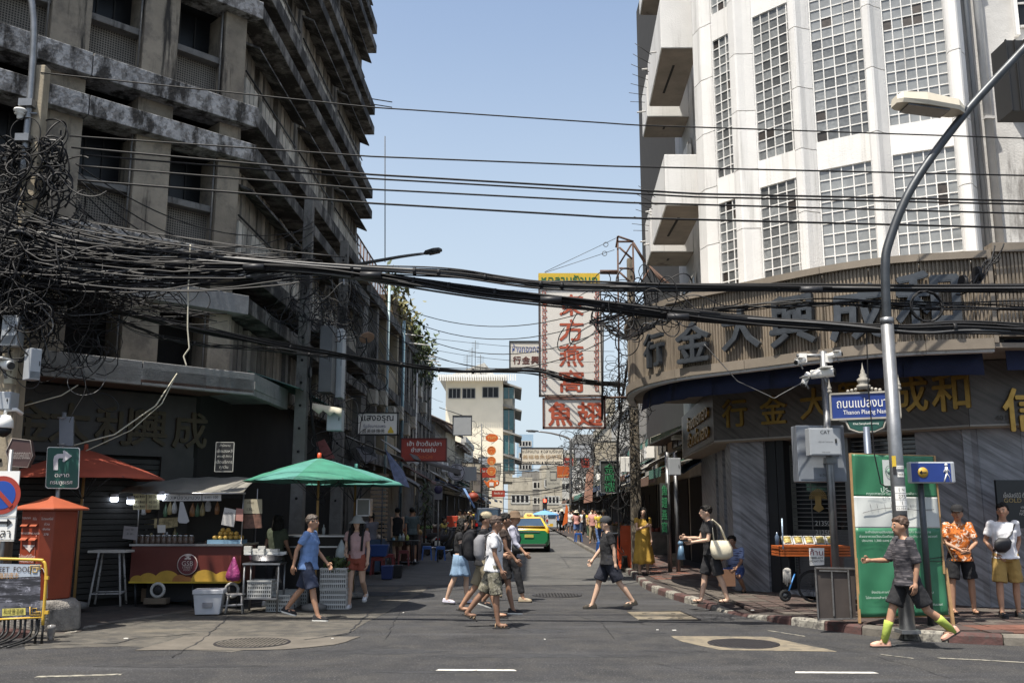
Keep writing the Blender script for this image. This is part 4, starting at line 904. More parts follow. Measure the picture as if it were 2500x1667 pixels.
MB().tube([(c.x+x*u_,49.95,c.z+z*u_)for x,z in[(9,6),(15,7),(18,3),(16,-2),(10,-4)]],.04,6).build('handle',or_p,t);MB().box(c.x-5*u_,c.x+5*u_,49.88,49.9,c.z-5*u_,c.z+4*u_).build('blank_square',wh,t)
MB().tube([(c.x+x*u_,49.93,c.z+z*u_)for x,z in[(-8,-8),(8,-8),(12,-2),(11,4),(7,8),(3,9),(-7,8),(-11,3),(-17,8),(-14,0),(-11,-4),(-8,-8)]],.025,4).build('outline',gl,t)
fr=thing('sign_bracket','thin steel post and stays carrying the orange discs','bracket',W(1176,1150,50.1));b=MB()
b.tube([W(1176,1034,50.1),W(1176,1240,50.1)],.03,5)
for y in(1064,1075,1100,1125,1150,1180):b.tube([W(1176,y,50.1),W(1192,y,50.1)],.018,4)
b.tube([W(1176,1036,50.1),W(1205,1056,50.1)],.012,4);b.build('post',steel_d,fr)
t,P,k=board('shop_sign','small red box sign below the teapot','sign',1200,1196,1233,1213,47,red_p,None,.3);text('สั่งกลับ ชา',P(1217,1203),X3,Z3,7*pxm(47),wh,t,'lettering',.004,.005,width=22*pxm(47))
t,P,k=board('shop_sign','red sign half hidden behind the orange discs','sign',1172,1141,1210,1166,52,red_p,None,.2);text('ติ่ม ซำ',P(1184,1149),X3,Z3,8*pxm(52),wh,t,'lettering',.004,.005)
a=W(1153,1144,44);b_=W(1175,1205,47);t=thing('shop_sign','framed white vertical sign turned towards the street, left of the discs','sign',(a.x,44,b_.z-.2));FFs=Frame((a.x,44),(b_.x-a.x,2.2));zz0=b_.z;LL=math.hypot(b_.x-a.x,2.2)
MB().fb(FFs,0,LL,-.1,0,zz0,a.z-.1).build('panel',off_w,t);text('茶行 ชา',FFs.p(LL/2,.01,(zz0+a.z)/2),FFs.u,Z3,.4,blk_p,t,'lettering',.004,width=LL*.7)
b=MB()
for q in[(0,LL,zz0,zz0+.06),(0,LL,a.z-.16,a.z-.1),(0,.05,zz0,a.z-.1),(LL-.05,LL,zz0,a.z-.1)]:b.fb(FFs,q[0],q[1],-.12,.03,q[2],q[3])
b.build('frame',steel_d,t)
t,P,k=board('hanging_sign',"cream board reading SHARK'S FIN & BIRD'S NEST in black",'sign',1272,1092,1376,1134,60,M('cream sign',(.66,.6,.48),.6,var=.05),blk_p,.2,.05)
text('แปลงนาม หูฉลามรังนก',P(1324,1102),X3,Z3,12*pxm(60),blk_p,t,'lettering',.004,.008,width=98*pxm(60));text('義福巷魚翅燕窩',P(1324,1115),X3,Z3,11*pxm(60),M('brown gold characters',(.35,.22,.1),.6),t,'lettering',.004,.008,width=96*pxm(60));text("SHARK'S FIN & BIRD'S NEST",P(1324,1129),X3,Z3,9*pxm(60),blk_p,t,'lettering',.004,.014,width=98*pxm(60))
t,P,k=board('shop_sign','red sign with white Thai words behind the cream board','sign',1377,1117,1400,1136,62,red_p,None,.2);text('แปลงนาม',P(1388,1126),X3,Z3,8*pxm(62),wh,t,'lettering',.004,.005,width=19*pxm(62))
t,P,k=board('shop_sign','orange brown sign above the grey drink poster','sign',1360,1137,1390,1166,58,M('burnt orange sign',(.42,.09,.02),.5),None,.2);text('ทองคำ 9999',P(1375,1160),X3,Z3,6*pxm(58),dwm,t,'lettering',.004,width=25*pxm(58))
t,P,k=board('hanging_sign','pale grey hanging poster with the outline of a glass','sign',1334,1136,1368,1192,64,M('grey poster',(.36,.35,.3),.7,var=.08),None,.06);text('Nam Dao Hu',P(1351,1179),X3,Z3,6*pxm(64),M('faint print',(.18,.18,.17),.7),t,'lettering',.004,width=28*pxm(64))
o=P(1350,1158);MB().tube([o+V((x,-.02,z))for x,z in[(-.22,.25),(-.2,-.3),(.2,-.3),(.22,.25),(-.22,.25)]],.015,4).build('glass_outline',M('faint print',(.18,.18,.17)),t)
neon=M('green neon tube',(.04,.18,.08),.4,emis=((.08,.5,.2),.06))
t,P,k=board('neon_sign','dark panel with two green neon outline characters hanging on the right','sign',1466,1124,1512,1203,27,M('dark neon panel',(.05,.055,.05),.4),grey_b,.08,.012)
for ch,y in(('金',1143),('鳳',1164),('樓',1188)):text(ch,P(1488,y),X3,Z3,25*pxm(27),neon,t,'neon_character',.03,.0,width=26*pxm(27))
t,P,k=board('neon_sign','narrow upright green neon strip beside the drainpipes','sign',1614,1178,1631,1305,25.5,M('dark neon panel',(.05,.055,.05)),None,.08)
for i,ch in enumerate('魚翅燕窩'):text(ch,P(1622,1196+i*30),X3,Z3,27*pxm(25.5),neon,t,'neon_character',.03,.0,width=13*pxm(25.5))
def sqpole(name,label,x,y,z1,w0,w1,mat,group=None,lean=(0,0)):
 t=thing(name,label,'pole',(x,y,0),0,group);h0=w0/2;h1=w1/2;a,b_=lean
 MB().hexa([(x-h0,y-h0,0),(x+h0,y-h0,0),(x+h0,y+h0,0),(x-h0,y+h0,0),(x-h1+a,y-h1+b_,z1),(x+h1+a,y-h1+b_,z1),(x+h1+a,y+h1+b_,z1),(x-h1+a,y+h1+b_,z1)]).build('post',mat,t,bevel=.015)
 for z in range(2,int(z1)):
  for dz in(0,.5):MB().lathe([(0.001,0),(.03,.0),(.03,.02),(.001,.02)],(x+a*z/z1,y-(h0+(h1-h0)*z/z1)-.0,z+dz),8,ax=(0,-1,0)).build('bolt',iron_d,t)
 return t
LPX,LPY=-7.8,14.6
lp=sqpole('utility_pole','buff concrete utility pole at the far left swallowed by cable coils',LPX,LPY,8.98,.34,.2,pole_c)
p0=V((LPX-.08,LPY-.15,7.0));arm=[p0,p0+V((0,0,1.8)),p0+V((-.08,-.05,3)),p0+V((-.5,-.2,4.6))]
la=thing('lamp_arm','grey curved lamp arm clamped to the top of the left pole','lamp arm',p0);MB().tube(catmull(arm,5),.055,8).build('tube',galv,la)
for z in(7.6,8.2):MB().box(LPX-.2,LPX+.02,LPY-.26,LPY-.1,z,z+.12).build('clamp',galv,la)
ins=thing('insulator','white ribbed insulator on a bracket of the left pole','insulator',W(50,275,14.4));c=W(50,275,14.4)
MB().lathe([(.02,-.12),(.05,-.1),(.05,-.04),(.09,-.03),(.05,0),(.11,.02),(.1,.05),(.02,.08)],c,14).build('bell',wh,ins);MB().tube([c,c+V((.25,.05,.0))],.02,5).build('bracket',galv,ins)
def cab(name,label,cat,x0,y0,x1,y1,Y,mat,dep=.2,lines=0,rz=0,txt=None):
 a=W(x0,y1,Y);b_=W(x1,y0,Y);t=thing(name,label,cat,((a.x+b_.x)/2,Y,a.z),rz);cx,cz=(a.x+b_.x)/2,a.z;w_=(b_.x-a.x)/2;h_=b_.z-a.z
 MB().box(-w_,w_,-dep/2,dep/2,0,h_).build('casing',mat,t,local=True,bevel=.008);MB().box(-w_*.92,w_*.92,-dep/2-.008,-dep/2-.001,h_*.04,h_*.96).build('door',mat,t,local=True,bevel=.003)
 MB().box(w_*.6,w_*.7,-dep/2-.02,-dep/2-.008,h_*.45,h_*.6).build('latch',black_m,t,local=True)
 for i in range(lines):MB().box(-w_*.85,w_*.85,-dep/2-.012,-dep/2-.008,h_*(.06+.035*i),h_*(.075+.035*i)).build('louvre',steel_d,t,local=True)
 if txt:
  for i,(tx,zf,s_)in enumerate(txt):
   o=text(tx,(0,-dep/2-.01,h_*zf),X3,Z3,s_,blk_p,None,'lettering',.002);o.parent=t
 return t
cab('meter_box','grey white box with black code lines on the left pole','electric box',8,772,56,846,14.35,grey_b,.2,8,0,[('TOT',.88,.09),('0182',.74,.08),('101',.6,.07),('+002',.47,.07)])
cab('meter_box','tilted grey box with louvres lower right on the left pole','electric box',62,852,96,928,14.2,grey_b,.2,6,.9)
cab('meter_box','white box with a yellow warning triangle on the left pole','electric box',-6,958,38,1002,14.2,grey_b,.25)
cab('meter_box','small cream junction box under the security camera','electric box',14,882,40,938,14.3,M('cream plastic',(.4,.37,.28),.5),.14)
def camera(label,c,dirv,s=1):
 d=V(dirv).normalized();t=thing('security_camera',label,'camera',c);c=V(c)
 MB().tube([c-d*.16*s,c+d*.12*s],.055*s,10).build('housing',wh,t);MB().tube([c+d*.121*s,c+d*.14*s],.045*s,10).build('lens',black_m,t)
 MB().box(c.x-.06*s,c.x+.06*s,c.y-.16*s,c.y+.14*s,c.z+.056*s,c.z+.07*s).build('sunshield',wh,t);MB().tube([c-Z3*.05*s,c-Z3*.16*s+V((.05,0,0))],.018*s,6).build('mount',galv,t);return t
camera('white bullet camera on the left pole below the code box',W(10,890,14.1),(1,-.5,-.2),1.3)
c=W(10,1040,14.1);t=thing('security_camera','white dome camera on a curved arm low on the left pole','camera',c);MB().lathe([(.001,.17),(.08,.16),(.12,.08),(.13,-.02),(.12,-.03)],c,16).build('hood',wh,t);MB().lathe([(.11,-.03),(.1,-.1),(.05,-.15),(.001,-.17)],c,16).build('dome',glass_d,t);MB().tube([c+Z3*.16,c+V((0,0,.24)),c+V((.1,.1,.26)),c+V((.15,.2,.2))],.03,7).build('arm',wh,t)
pA=sqpole('utility_pole','dark concrete utility pole in front of the left side facade',-4.62,20.6,W(763,488,20.6).z,.3,.2,conc)
pB=sqpole('utility_pole','second concrete pole just behind, carrying the street lamp arm',-4.63,25.2,W(842,590,25.2).z,.32,.22,conc)
cab('equipment_cabinet','tall dark grey equipment cabinet strapped to the corner pole','cabinet',782,800,818,960,20.2,M('dark grey cabinet',(.07,.075,.08),.5),.5);cab('equipment_cabinet','narrow grey cabinet behind the tall dark one','cabinet',822,806,842,972,20.8,grey_b,.4)
cab('meter_box','pale box under a torn cream rag on the corner pole','electric box',800,1000,838,1052,20.0,grey_b,.3)
b=MB();rows=[]
for i in range(9):x=W(764+i*9,985,19.8).x;rows.append([V((x,20.1,W(764,983+i*1.6,19.9).z)),V((x+random.uniform(-.02,.02),19.75,W(764,986+i*1.6,19.9).z)),V((x,19.72+random.uniform(-.02,.02),W(764,1000+i*1.4+(i%3)*5,19.9).z))])
solo(b.sheet(rows),'cloth_rag',M('cream cloth',(.45,.42,.33),.95),'torn cream rag draped over the pale box on the corner pole','rag',thick=.006)
def lamp(label,pts,r0,r1,head,hd,L=1.0,wdt=.3,th=.13,hm=None,name='street_lamp'):
 t=thing(name,label,'street lamp',pts[0]);C_=catmull(pts,7);n=len(C_);MB().tube(C_,[r0+(r1-r0)*i/(n-1)for i in range(n)],12).build('arm',galv if name!='street_light' else steel_d,t)
 hd=V(hd).normalized();s=hd.cross(Z3).normalized();u=s.cross(hd);h=V(head);hm=hm or steel_d
 prof=[(0,.35),(.12,.8),(.6,1),(.93,.8),(1,.5)];rows=[]
 for f,k_ in prof:
  c=h+hd*L*f;w_=wdt/2*k_;rows.append([c-s*w_,c-s*w_*.8+u*th*.7*k_,c+s*w_*.8+u*th*.7*k_,c+s*w_,c+s*w_*.9-u*th*.3,c-s*w_*.9-u*th*.3,c-s*w_])
 b=MB().sheet(rows,smooth=False);b.add(rows[0][:-1],[(0,1,2,3,4,5)]);b.add(rows[-1][:-1],[(5,4,3,2,1,0)]);b.build('lamp_head',hm,t)
 c=h+hd*L*.55-u*(th*.3+.01);MB().hexa([c+hd*a*L*.3+s*q*wdt*.36+u*z for z in(-.02,.0)for a,q in((-1,-1),(1,-1),(1,1),(-1,1))]).build('lens',M('lamp lens',(.05,.05,.052),.25),t)
 return t,s,u
pb=V((-4.5,25.1,W(842,655,25.1).z))
lamp('grey lamp on a long arm reaching over the street from the left',[pb+V((-.1,0,-.5)),pb,W(960,630,24.5),W(1036,619,24.2)],.06,.035,W(1036,619,24.2),W(1082,609,24)-W(1036,619,24.2),.5,.22,.1)
lamp('dark lamp with a long thin arm on the right, beyond the hanging signs',[W(1393,1245,45),W(1393,1090,45),W(1388,1070,45),W(1350,1058,45),W(1315,1053,45)],.07,.035,W(1315,1053,45),(-1,0,.05),.6,.2,.08)
pC=sqpole('utility_pole','slim buff concrete pole rising from the tangle beside the hanging signs',3.5,27,W(1535,632,27).z,.3,.2,M('weathered pole',(.17,.145,.11),.9,var=.25,scale=4,bump=.3,col3=(.05,.045,.04),thr3=(.5,.7),scale3=1,stretch3=(3,3,.3)))
rustb=M('rusty steel',(.1,.06,.045),.85,.3,var=.35)
gt=thing('sign_gantry','rusty lattice gantry holding the hanging signs beside the buff pole','gantry',(2.8,23.6,3))
def bar(px0,py0,px1,py1,Y0=23.6,Y1=None,r=.03,m=None,nm='bar',par=None):MB().tube([W(px0,py0,Y0),W(px1,py1,Y1 or Y0)],r,4).build(nm,m or rustb,par or gt)
for q in[(1508,577,1512,1000),(1545,588,1549,800),(1508,577,1546,590),(1504,604,1508,577),(1508,590,1546,590),(1512,604,1543,632),(1542,596,1512,645),(1512,655,1546,656),(1513,665,1540,690)]:bar(*q)
bar(1546,594,1574,640,r=.045);bar(1549,600,1572,635);bar(1640,700,1586,652,23.6,24.2,r=.045);bar(1586,656,1560,698);bar(1588,655,1626,700)
bar(1465,663,1508,663,23.5,r=.05);bar(1465,667,1512,668,23.5);bar(1467,970,1530,970,23.5,r=.04);bar(1330,969,1480,967,23.4);bar(1472,780,1470,1024,23.3,r=.035,m=black_m)
stay=M('stay wire',(.03,.03,.03),.6)
gw=thing('stay_wires','two thin stay wires with loops from the gantry top to the yellow board','wire',W(1330,664,23.5))
for(x0,y0,x1,y1),(rx,ry)in[((1330,664,1505,581),(1479,597)),((1330,666,1500,610),(1476,619))]:
 MB().tube([W(x0,y0,23.5),W(x1,y1,23.5)],.008,4).build('stay',stay,gw);c=W(rx,ry,23.5);MB().tube([c+V((math.cos(g)*.06,0,math.sin(g)*.06))for g in[2*PI*i/12 for i in range(13)]],.01,4).build('loop',stay,gw)
lt,s_,u_=lamp('tall grey street lamp post at the right with a cream head and stickers',[V((5.43,13.38,4.4)),V((5.46,13.38,5.2)),V((5.56,13.4,5.65)),V((5.98,13.4,6.52)),V((6.83,13.4,7.63)),V((7.83,13.4,8.69)),V((8.8,13.4,9.7))],.066,.06,(6.78,13.35,7.66),(-1,-.05,.12),1.05,.42,.2,M('cream lamp housing',(.55,.5,.4),.55,var=.1),'street_light')
MB().tube([V((5.41,13.38,.1)),V((5.43,13.38,4.47))],[.105,.088],20).build('post',galv,lt);MB().tube([V((5.43,13.38,4.4)),V((5.43,13.38,4.49))],.094,20).build('collar',galv,lt);MB().box(5.28,5.54,13.25,13.51,.1,.15).build('base_plate',galv,lt)
MB().tube([V((6.76,13.38,7.66)),V((6.9,13.4,7.72))],.05,8).build('spigot',steel_d,lt)
def onpole(px,y0,y1,wpx,mat,nm,txt=None,tm_=None,dx=0,R=.1):
 z1=W(px,y0,13.28).z;z0=W(px,y1,13.28).z;xc=5.42;rows=[];hw=wpx*pxm(13.3)/2/R;g0=dx*pxm(13.3)/R
 for i in range(7):g=g0-hw+2*hw*i/6;rows.append([V((xc+math.sin(g)*R,13.38-math.cos(g)*R,z0)),V((xc+math.sin(g)*R,13.38-math.cos(g)*R,z1))])
 MB().sheet(rows).build(nm,mat,lt)
 if txt:text(txt,(xc+math.sin(g0)*R,13.38-math.cos(g0)*R-.01,(z0+z1)/2),V((1,g0*.6,0)),Z3,(y1-y0)*.8*pxm(13.3),tm_ or blk_p,lt,'lettering',.002,.008)
for y0,y1,tx in[(1187,1203,'1 ฯ'),(1204,1219,'275'),(1220,1235,'1'),(1236,1246,'02-35412')]:onpole(2200,y0,y1,30,wh,'number_plate',tx,R=.103)
onpole(2200,1152,1164,18,wh,'sticker','PARIS',dx=3);onpole(2200,1136,1144,22,wh,'sticker','Qolourful',dx=3);onpole(2200,1112,1141,10,yel_p,'sticker',None,dx=-12);onpole(2200,1255,1262,18,blk_p,'sticker',None,dx=2);onpole(2200,1138,1158,8,blk_p,'sticker',None,dx=-12,R=.1035)
CX,CY=5.19,15.5
cp=thing('camera_pole','grey pole with white cameras and two cabinets in front of the shutter','pole',(CX,CY,.1));zt=W(1988,858,CY).z
MB().tube([V((CX,CY,.1)),V((CX,CY,zt))],.06,12).build('post',galv,cp);MB().tube([W(1945,868,CY),W(2045,868,CY)],.03,8).build('crossbar',galv,cp)
for px in(1958,2020):MB().box(W(px,868,CY).x-.06,W(px,868,CY).x+.06,CY-.06,CY+.06,W(px,868,CY).z-.12,W(px,868,CY).z+.03).build('bracket',wh,cp)
camera('small white camera on the left end of the pole crossbar',W(1952,882,CY-.15),(-.8,-.6,-.3),.8);camera('small white camera on the right end of the pole crossbar',W(2040,866,CY-.1),(1,-.5,.1),.8);camera('large white bullet camera halfway up the camera pole',W(2012,911,CY-.2),(1,-.5,.05),1.3);camera('white camera drooping on the left of the camera pole',W(1966,928,CY-.15),(-.6,-.5,-1),.9)
cab('equipment_cabinet','large grey blue cabinet mounted behind the camera pole','cabinet',1944,1040,2052,1176,CY+.25,M('grey blue cabinet',(.22,.24,.27),.45,.2,var=.1),.3,0,0,[('ระวัง',.12,.06)])
cab('equipment_cabinet','smaller pale cabinet with an oval lock in front of the camera pole','cabinet',1973,1046,2046,1112,CY-.2,grey_b,.22,0,0,[('CAT',.85,.08),('บริษัท กสท โทรคมนาคม',.5,.025),('จำกัด มหาชน',.12,.025)])
MB().box(CX-.08,CX+.08,CY-.1,CY+.1,2.5,2.6).build('clamp',galv,cp)
RX,RY=5.62,14.95;rn=thing('street_name_sign','blue street name sign Thanon Plaeng Nam on an ornate post','street sign',(RX,RY,.1));
MB().tube([V((RX,RY,.1)),V((RX,RY,3.05))],.055,12).build('post',M('blue grey post',(.1,.12,.16),.45,.4),rn)
FN_=Frame((RX,RY),(1,-.42));zc=W(2110,990,RY).z;wr=.5
MB().fb(FN_,-wr,wr,-.02,.02,zc-.19,zc+.19).build('panel',navy_p,rn);ivory=M('aged ivory moulding',(.33,.31,.27),.7,var=.25)
b=MB()
for q in[(-wr-.03,wr+.03,zc+.19,zc+.22),(-wr-.03,wr+.03,zc-.22,zc-.19),(-wr-.03,-wr,zc-.22,zc+.22),(wr,wr+.03,zc-.22,zc+.22)]:b.fb(FN_,q[0],q[1],-.035,.035,q[2],q[3])
b.build('frame',ivory,rn)
MB().prism([FN_.p(a,-.02,zc+z)for a,z in[(-.28,-.22),(.28,-.22),(.24,-.34),(.12,-.4),(-.12,-.4),(-.24,-.34)]],FN_.n*.04).build('district_panel',green_sg,rn)
b=MB();b.tube([FN_.p(a,.0,zc+z)for a,z in[(-.4,-.22),(-.3,-.24),(-.26,-.36),(-.12,-.42),(.12,-.42),(.26,-.36),(.3,-.24),(.4,-.22)]],.02,6)
for i in range(9):b.ball(FN_.p(-.24+i*.06,0,zc+.24+.02*(4-abs(i-4))*.6),.028,7,m=5)
b.build('scrollwork',ivory,rn)
fp=[(.06,0),(.1,.02),(.11,.06),(.07,.09),(.09,.12),(.1,.16),(.05,.2),(.06,.23),(.03,.27),(.035,.29),(.014,.34),(.0,.44)]
MB().lathe(fp,(RX,RY,zc+.26),14).build('finial',ivory,rn)
e=FN_.p(-wr-.02,0,zc+.22);MB().lathe([(r*.35,z*.6)for r,z in fp],e,10).build('finial',ivory,rn);e=FN_.p(wr+.02,0,zc+.22);MB().lathe([(r*.35,z*.6)for r,z in fp],e,10).build('finial',ivory,rn)
text('ถนนแปลงนาม',FN_.p(0,.024,zc+.05),FN_.u,Z3,.2,wh,rn,'lettering',.003,.008,width=.84);text('Thanon Plaeng Nam',FN_.p(0,.024,zc-.11),FN_.u,Z3,.1,wh,rn,'lettering',.003,.004,width=.66);text('Khet Samphanthawong',FN_.p(0,.026,zc-.29),FN_.u,Z3,.05,wh,rn,'lettering',.003,0,width=.38)
BX,BY=5.96,13.9;bs=thing('pedestrian_sign','blue walking figure sign box on a dark post behind the lamp post','street sign',(BX,BY,.1));MB().tube([V((BX,BY,.1)),V((BX,BY,2.45))],.045,10).build('post',steel_d,bs)
a=W(2214,1180,BY);b_=W(2317,1128,BY);z0,z1=a.z,b_.z
MB().box(a.x,b_.x,BY-.14,BY-.02,z0,z1).build('casing',grey_b,bs,bevel=.02);MB().box(a.x+.02,b_.x-.05,BY-.145,BY-.139,z0+.02,z1-.02).build('face',navy_p,bs);MB().box(b_.x-.02,b_.x+.09,BY+.02,BY+.14,z0+.01,z1+.01).build('casing',grey_b,bs,bevel=.02)
fx=W(2300,1154,BY).x;fz=(z0+z1)/2;b=MB();b.lathe([(0.001,0),(.022,0),(.022,.004),(.001,.004)],(fx,BY-.146,fz+.11),12,ax=(0,-1,0))
for q,r_ in[([(0,.08),(.0,-.01)],.021),([(0,-.01),(.03,-.06),(.04,-.13)],.011),([(0,-.01),(-.02,-.07),(-.045,-.13)],.011),([(0,.07),(.04,.02),(.05,-.01)],.008),([(0,.07),(-.03,.03),(-.045,.0)],.008)]:b.tube([(fx+x,BY-.148,fz+z)for x,z in q],r_,6,flat=.3)
b.build('walking_figure',wh,bs)
cx_=W(2246,1154,BY).x;MB().lathe([(0.001,0),(.075,0),(.075,.006),(.001,.006)],(cx_-.02,BY-.146,fz),20,ax=(0,-1,0)).build('arrow_disc',M('amber disc',(.45,.28,.04),.5),bs);b=MB();b.box(cx_-.06,cx_+.03,BY-.156,BY-.152,fz-.008,fz+.008);b.prism([(cx_-.075,BY-.152,fz),(cx_-.035,BY-.152,fz-.035),(cx_-.035,BY-.152,fz+.035)],(0,-.004,0));b.build('arrow',blk_p,bs)
t,P,k=board('price_board','dark wall board with GOLD lettering at the right edge','sign',2440,1170,2560,1290,15.75,M('black board',(.01,.012,.014),.35),None,.06)
text('เช็คลิสต์ปีนี้ ต้อง',P(2480,1208),X3,Z3,.1,dimw,t,'lettering',.003,width=.42);text('GOLD N',P(2480,1221),X3,Z3,.1,M('old gold print',(.3,.22,.08),.5),t,'lettering',.003,.01,width=.4)
for i,tx in enumerate(('เทรด','ทองดี','NOW')):text(tx,P(2500,1238+i*8),X3,Z3,.06,dimw,t,'lettering',.003)
cab('meter_box','grey meter box with a dark window beside the drainpipes','electric box',1632,1118,1660,1160,24.2,grey_b,.2)
b=MB();pp=thing('drain_pipes','pair of grey drainpipes running down the gold shop side wall','pipe',(4.2,25.8,.1))
for dx in(0,.22):MB().tube([V((4.22+dx,25.8,.1)),V((4.22+dx,25.8,3.3))],.06,8).build('pipe',galv,pp)
#CABLES
cab_m=M('black cable',(.01,.01,.011),.6,var=.3,scale=20,spec=.3);cab_g=M('grey cable',(.07,.07,.07),.5,var=.3)
rs=random.Random(11)
def single(label,pts,sag=.25,r=.014,mat=None,group=None,n=16):
 """pts: (px, py, depth) supports"""
 P=[W(*p)for p in pts];out=[]
 for i in range(len(P)-1):out+=wire_pts(P[i],P[i+1],sag/max(1,len(P)-1)**2,n)[:-1]
 out.append(P[-1]);b=MB().tube(catmull(out[::max(1,len(out)//24)]+[out[-1]],2),r,5);return solo(b,'overhead_wire',mat or cab_m,label,'wire',group)
gr='power wires crossing the sky'
single('highest thin wire crossing the sky above all others',[(100,178,14.5),(905,262,14.5),(1560,306,14.5),(2560,340,14.5)],0,.012,group=gr)
single('second wire down across the sky',[(170,332,14.5),(905,382,14.5),(1500,406,14.5),(2560,430,14.5)],0,.014,group=gr)
single('upper wire of the close twin pair across the sky',[(175,360,14.5),(905,426,14.5),(1700,473,14.5),(2560,492,14.5)],0,.018,group=gr)
single('lower wire of the close twin pair across the sky',[(200,378,14.6),(905,436,14.6),(1700,481,14.6),(2560,500,14.6)],0,.016,group=gr)
single('fifth wire down across the sky',[(195,405,14.5),(905,462,14.5),(1540,495,14.5),(2560,523,14.5)],0,.016,group=gr)
single('lowest of the straight wires, just above the cable bundles',[(190,440,14.5),(905,496,14.5),(1500,531,14.5),(2560,558,14.5)],0,.018,group=gr)
def bundle(label,pts,rad,n,r=(.008,.02),wob=.02,mats=None,frac=.5,name='cable_bundle',seed=1):
 """a bundle of many single cables following the same supports"""
 rr=random.Random(seed);base=catmull([W(*p)for p in pts],8);m=len(base);b=MB()
 for k in range(n):
  g=rr.uniform(0,2*PI);q=rad*math.sqrt(rr.random());ph=rr.uniform(0,9);fr_=rr.uniform(.5,2.5);P=[]
  for i,p in enumerate(base):
   t=i/(m-1);w_=1+.5*math.sin(t*9+k)
   P.append(p+V((0,math.cos(g+t*fr_*3)*q*w_,math.sin(g+t*fr_*3)*q*w_+math.sin(t*14*fr_+ph)*wob)))
  b.tube(P,rr.uniform(*r),4,mi=1 if rr.random()<.08 else 0)
 for k in range(int(m/7)):
  i=rr.randrange(1,m-1);c=base[i];b.tube([c-V((.025,0,0)),c+V((.025,0,0))],rad*1.15,8)
 o=solo(b,name,[cab_m,cab_g],label,'cables');return o
bundle('upper thick black cable bundle crossing the whole street',[(30,560,14.4),(300,612,14.4),(600,640,14.3),(860,655,14.2),(1100,668,14.1),(1320,694,14.1),(1540,702,14.0),(1900,704,13.9),(2190,704,13.7),(2560,700,13.6)],.05,24,(.009,.02),.012,seed=3)
bundle('second thick black bundle sagging under the upper one',[(60,585,14.5),(350,640,14.4),(700,650,14.3),(950,680,14.2),(1180,712,14.2),(1400,738,14.1),(1600,762,14.0),(1900,790,13.8),(2190,805,13.55),(2350,800,13.5),(2560,808,13.4)],.065,30,(.009,.02),.02,seed=4)
bundle('third bundle from the right pole tangle to the far right',[(1440,790,21),(1540,768,18),(1700,760,15),(1900,745,14.2),(2150,742,13.8),(2560,752,13.6)],.05,9,(.008,.016),.03,seed=5)
bundle('lower bundle running from the left tangle to the right pole',[(120,690,14.6),(300,760,15.2),(560,820,17),(850,872,19.5),(1100,905,21),(1300,906,21.6),(1400,930,21.9),(1520,938,25)],.05,14,(.01,.02),.02,seed=6)
bundle('loose bundle looping below the left tangle',[(100,640,14.6),(250,760,15),(420,830,16),(640,850,17.6),(800,872,19)],.035,7,(.008,.014),.03,seed=8)
for i,(x0,y0,x1,y1,sg)in enumerate([(190,420,765,542,.9),(200,445,765,565,1.0),(205,470,765,590,1.1),(190,500,765,610,1.0),(180,520,770,628,.9),(185,400,765,555,.6),(150,480,765,600,.8),(160,540,770,640,.6)]):
 P=wire_pts(W(x0,y0,14.6),W(x1,y1,20.5),sg,18);solo(MB().tube(P,.012,4),'overhead_wire',cab_m,['uppermost','second','third','fourth','fifth','sixth','seventh','lowest'][[5,0,1,2,3,4,6,7].index(i)if i in(5,0,1,2,3,4,6,7)else 0]+' of the black wires sagging from the left tangle to the corner pole','wire','sagging wires across the left facade')
for i,(x0,y0,x1,y1,sg)in enumerate([(862,690,1500,735,.9),(862,705,1500,762,1.0),(862,720,1505,790,1.15),(860,740,1510,812,1.3),(840,655,1500,700,.3),(960,812,1500,858,.1),(960,830,1505,880,.25),(960,845,1505,905,.3)]):
 P=wire_pts(W(x0,y0,25),W(x1,y1,22.4),sg,20);solo(MB().tube(P,.013 if i<4 else .007,4),'overhead_wire',cab_m,['top','second','third','deepest sagging','faint straight','first thin low','second thin low','lowest thin'][i]+' of the wires hung across the mouth of the side street','wire','wires hung across the side street')
for i in range(16):
 x0,y0=rs.choice([(845,640),(850,700),(850,780)]);y1=rs.uniform(980,1180);x1=1090-rs.uniform(0,110)
 P=wire_pts(W(x0,y0+rs.uniform(-20,20),25),W(x1,y1,55),rs.uniform(.3,1.2),14);solo(MB().tube(P,.011,3),'overhead_wire',cab_m,'thin wire running down the left side of the street','wire','wires along the left side of the street')
for i in range(14):
 y0=rs.uniform(1100,1215);Y=rs.uniform(45,95);P=wire_pts(W(1085+rs.uniform(-20,60),y0,Y),W(1420+rs.uniform(-30,40),y0+rs.uniform(-20,25),Y),rs.uniform(.2,.9),12);solo(MB().tube(P,.022,3),'overhead_wire',cab_m,'black wire strung across the far part of the street','wire','wires across the far street')
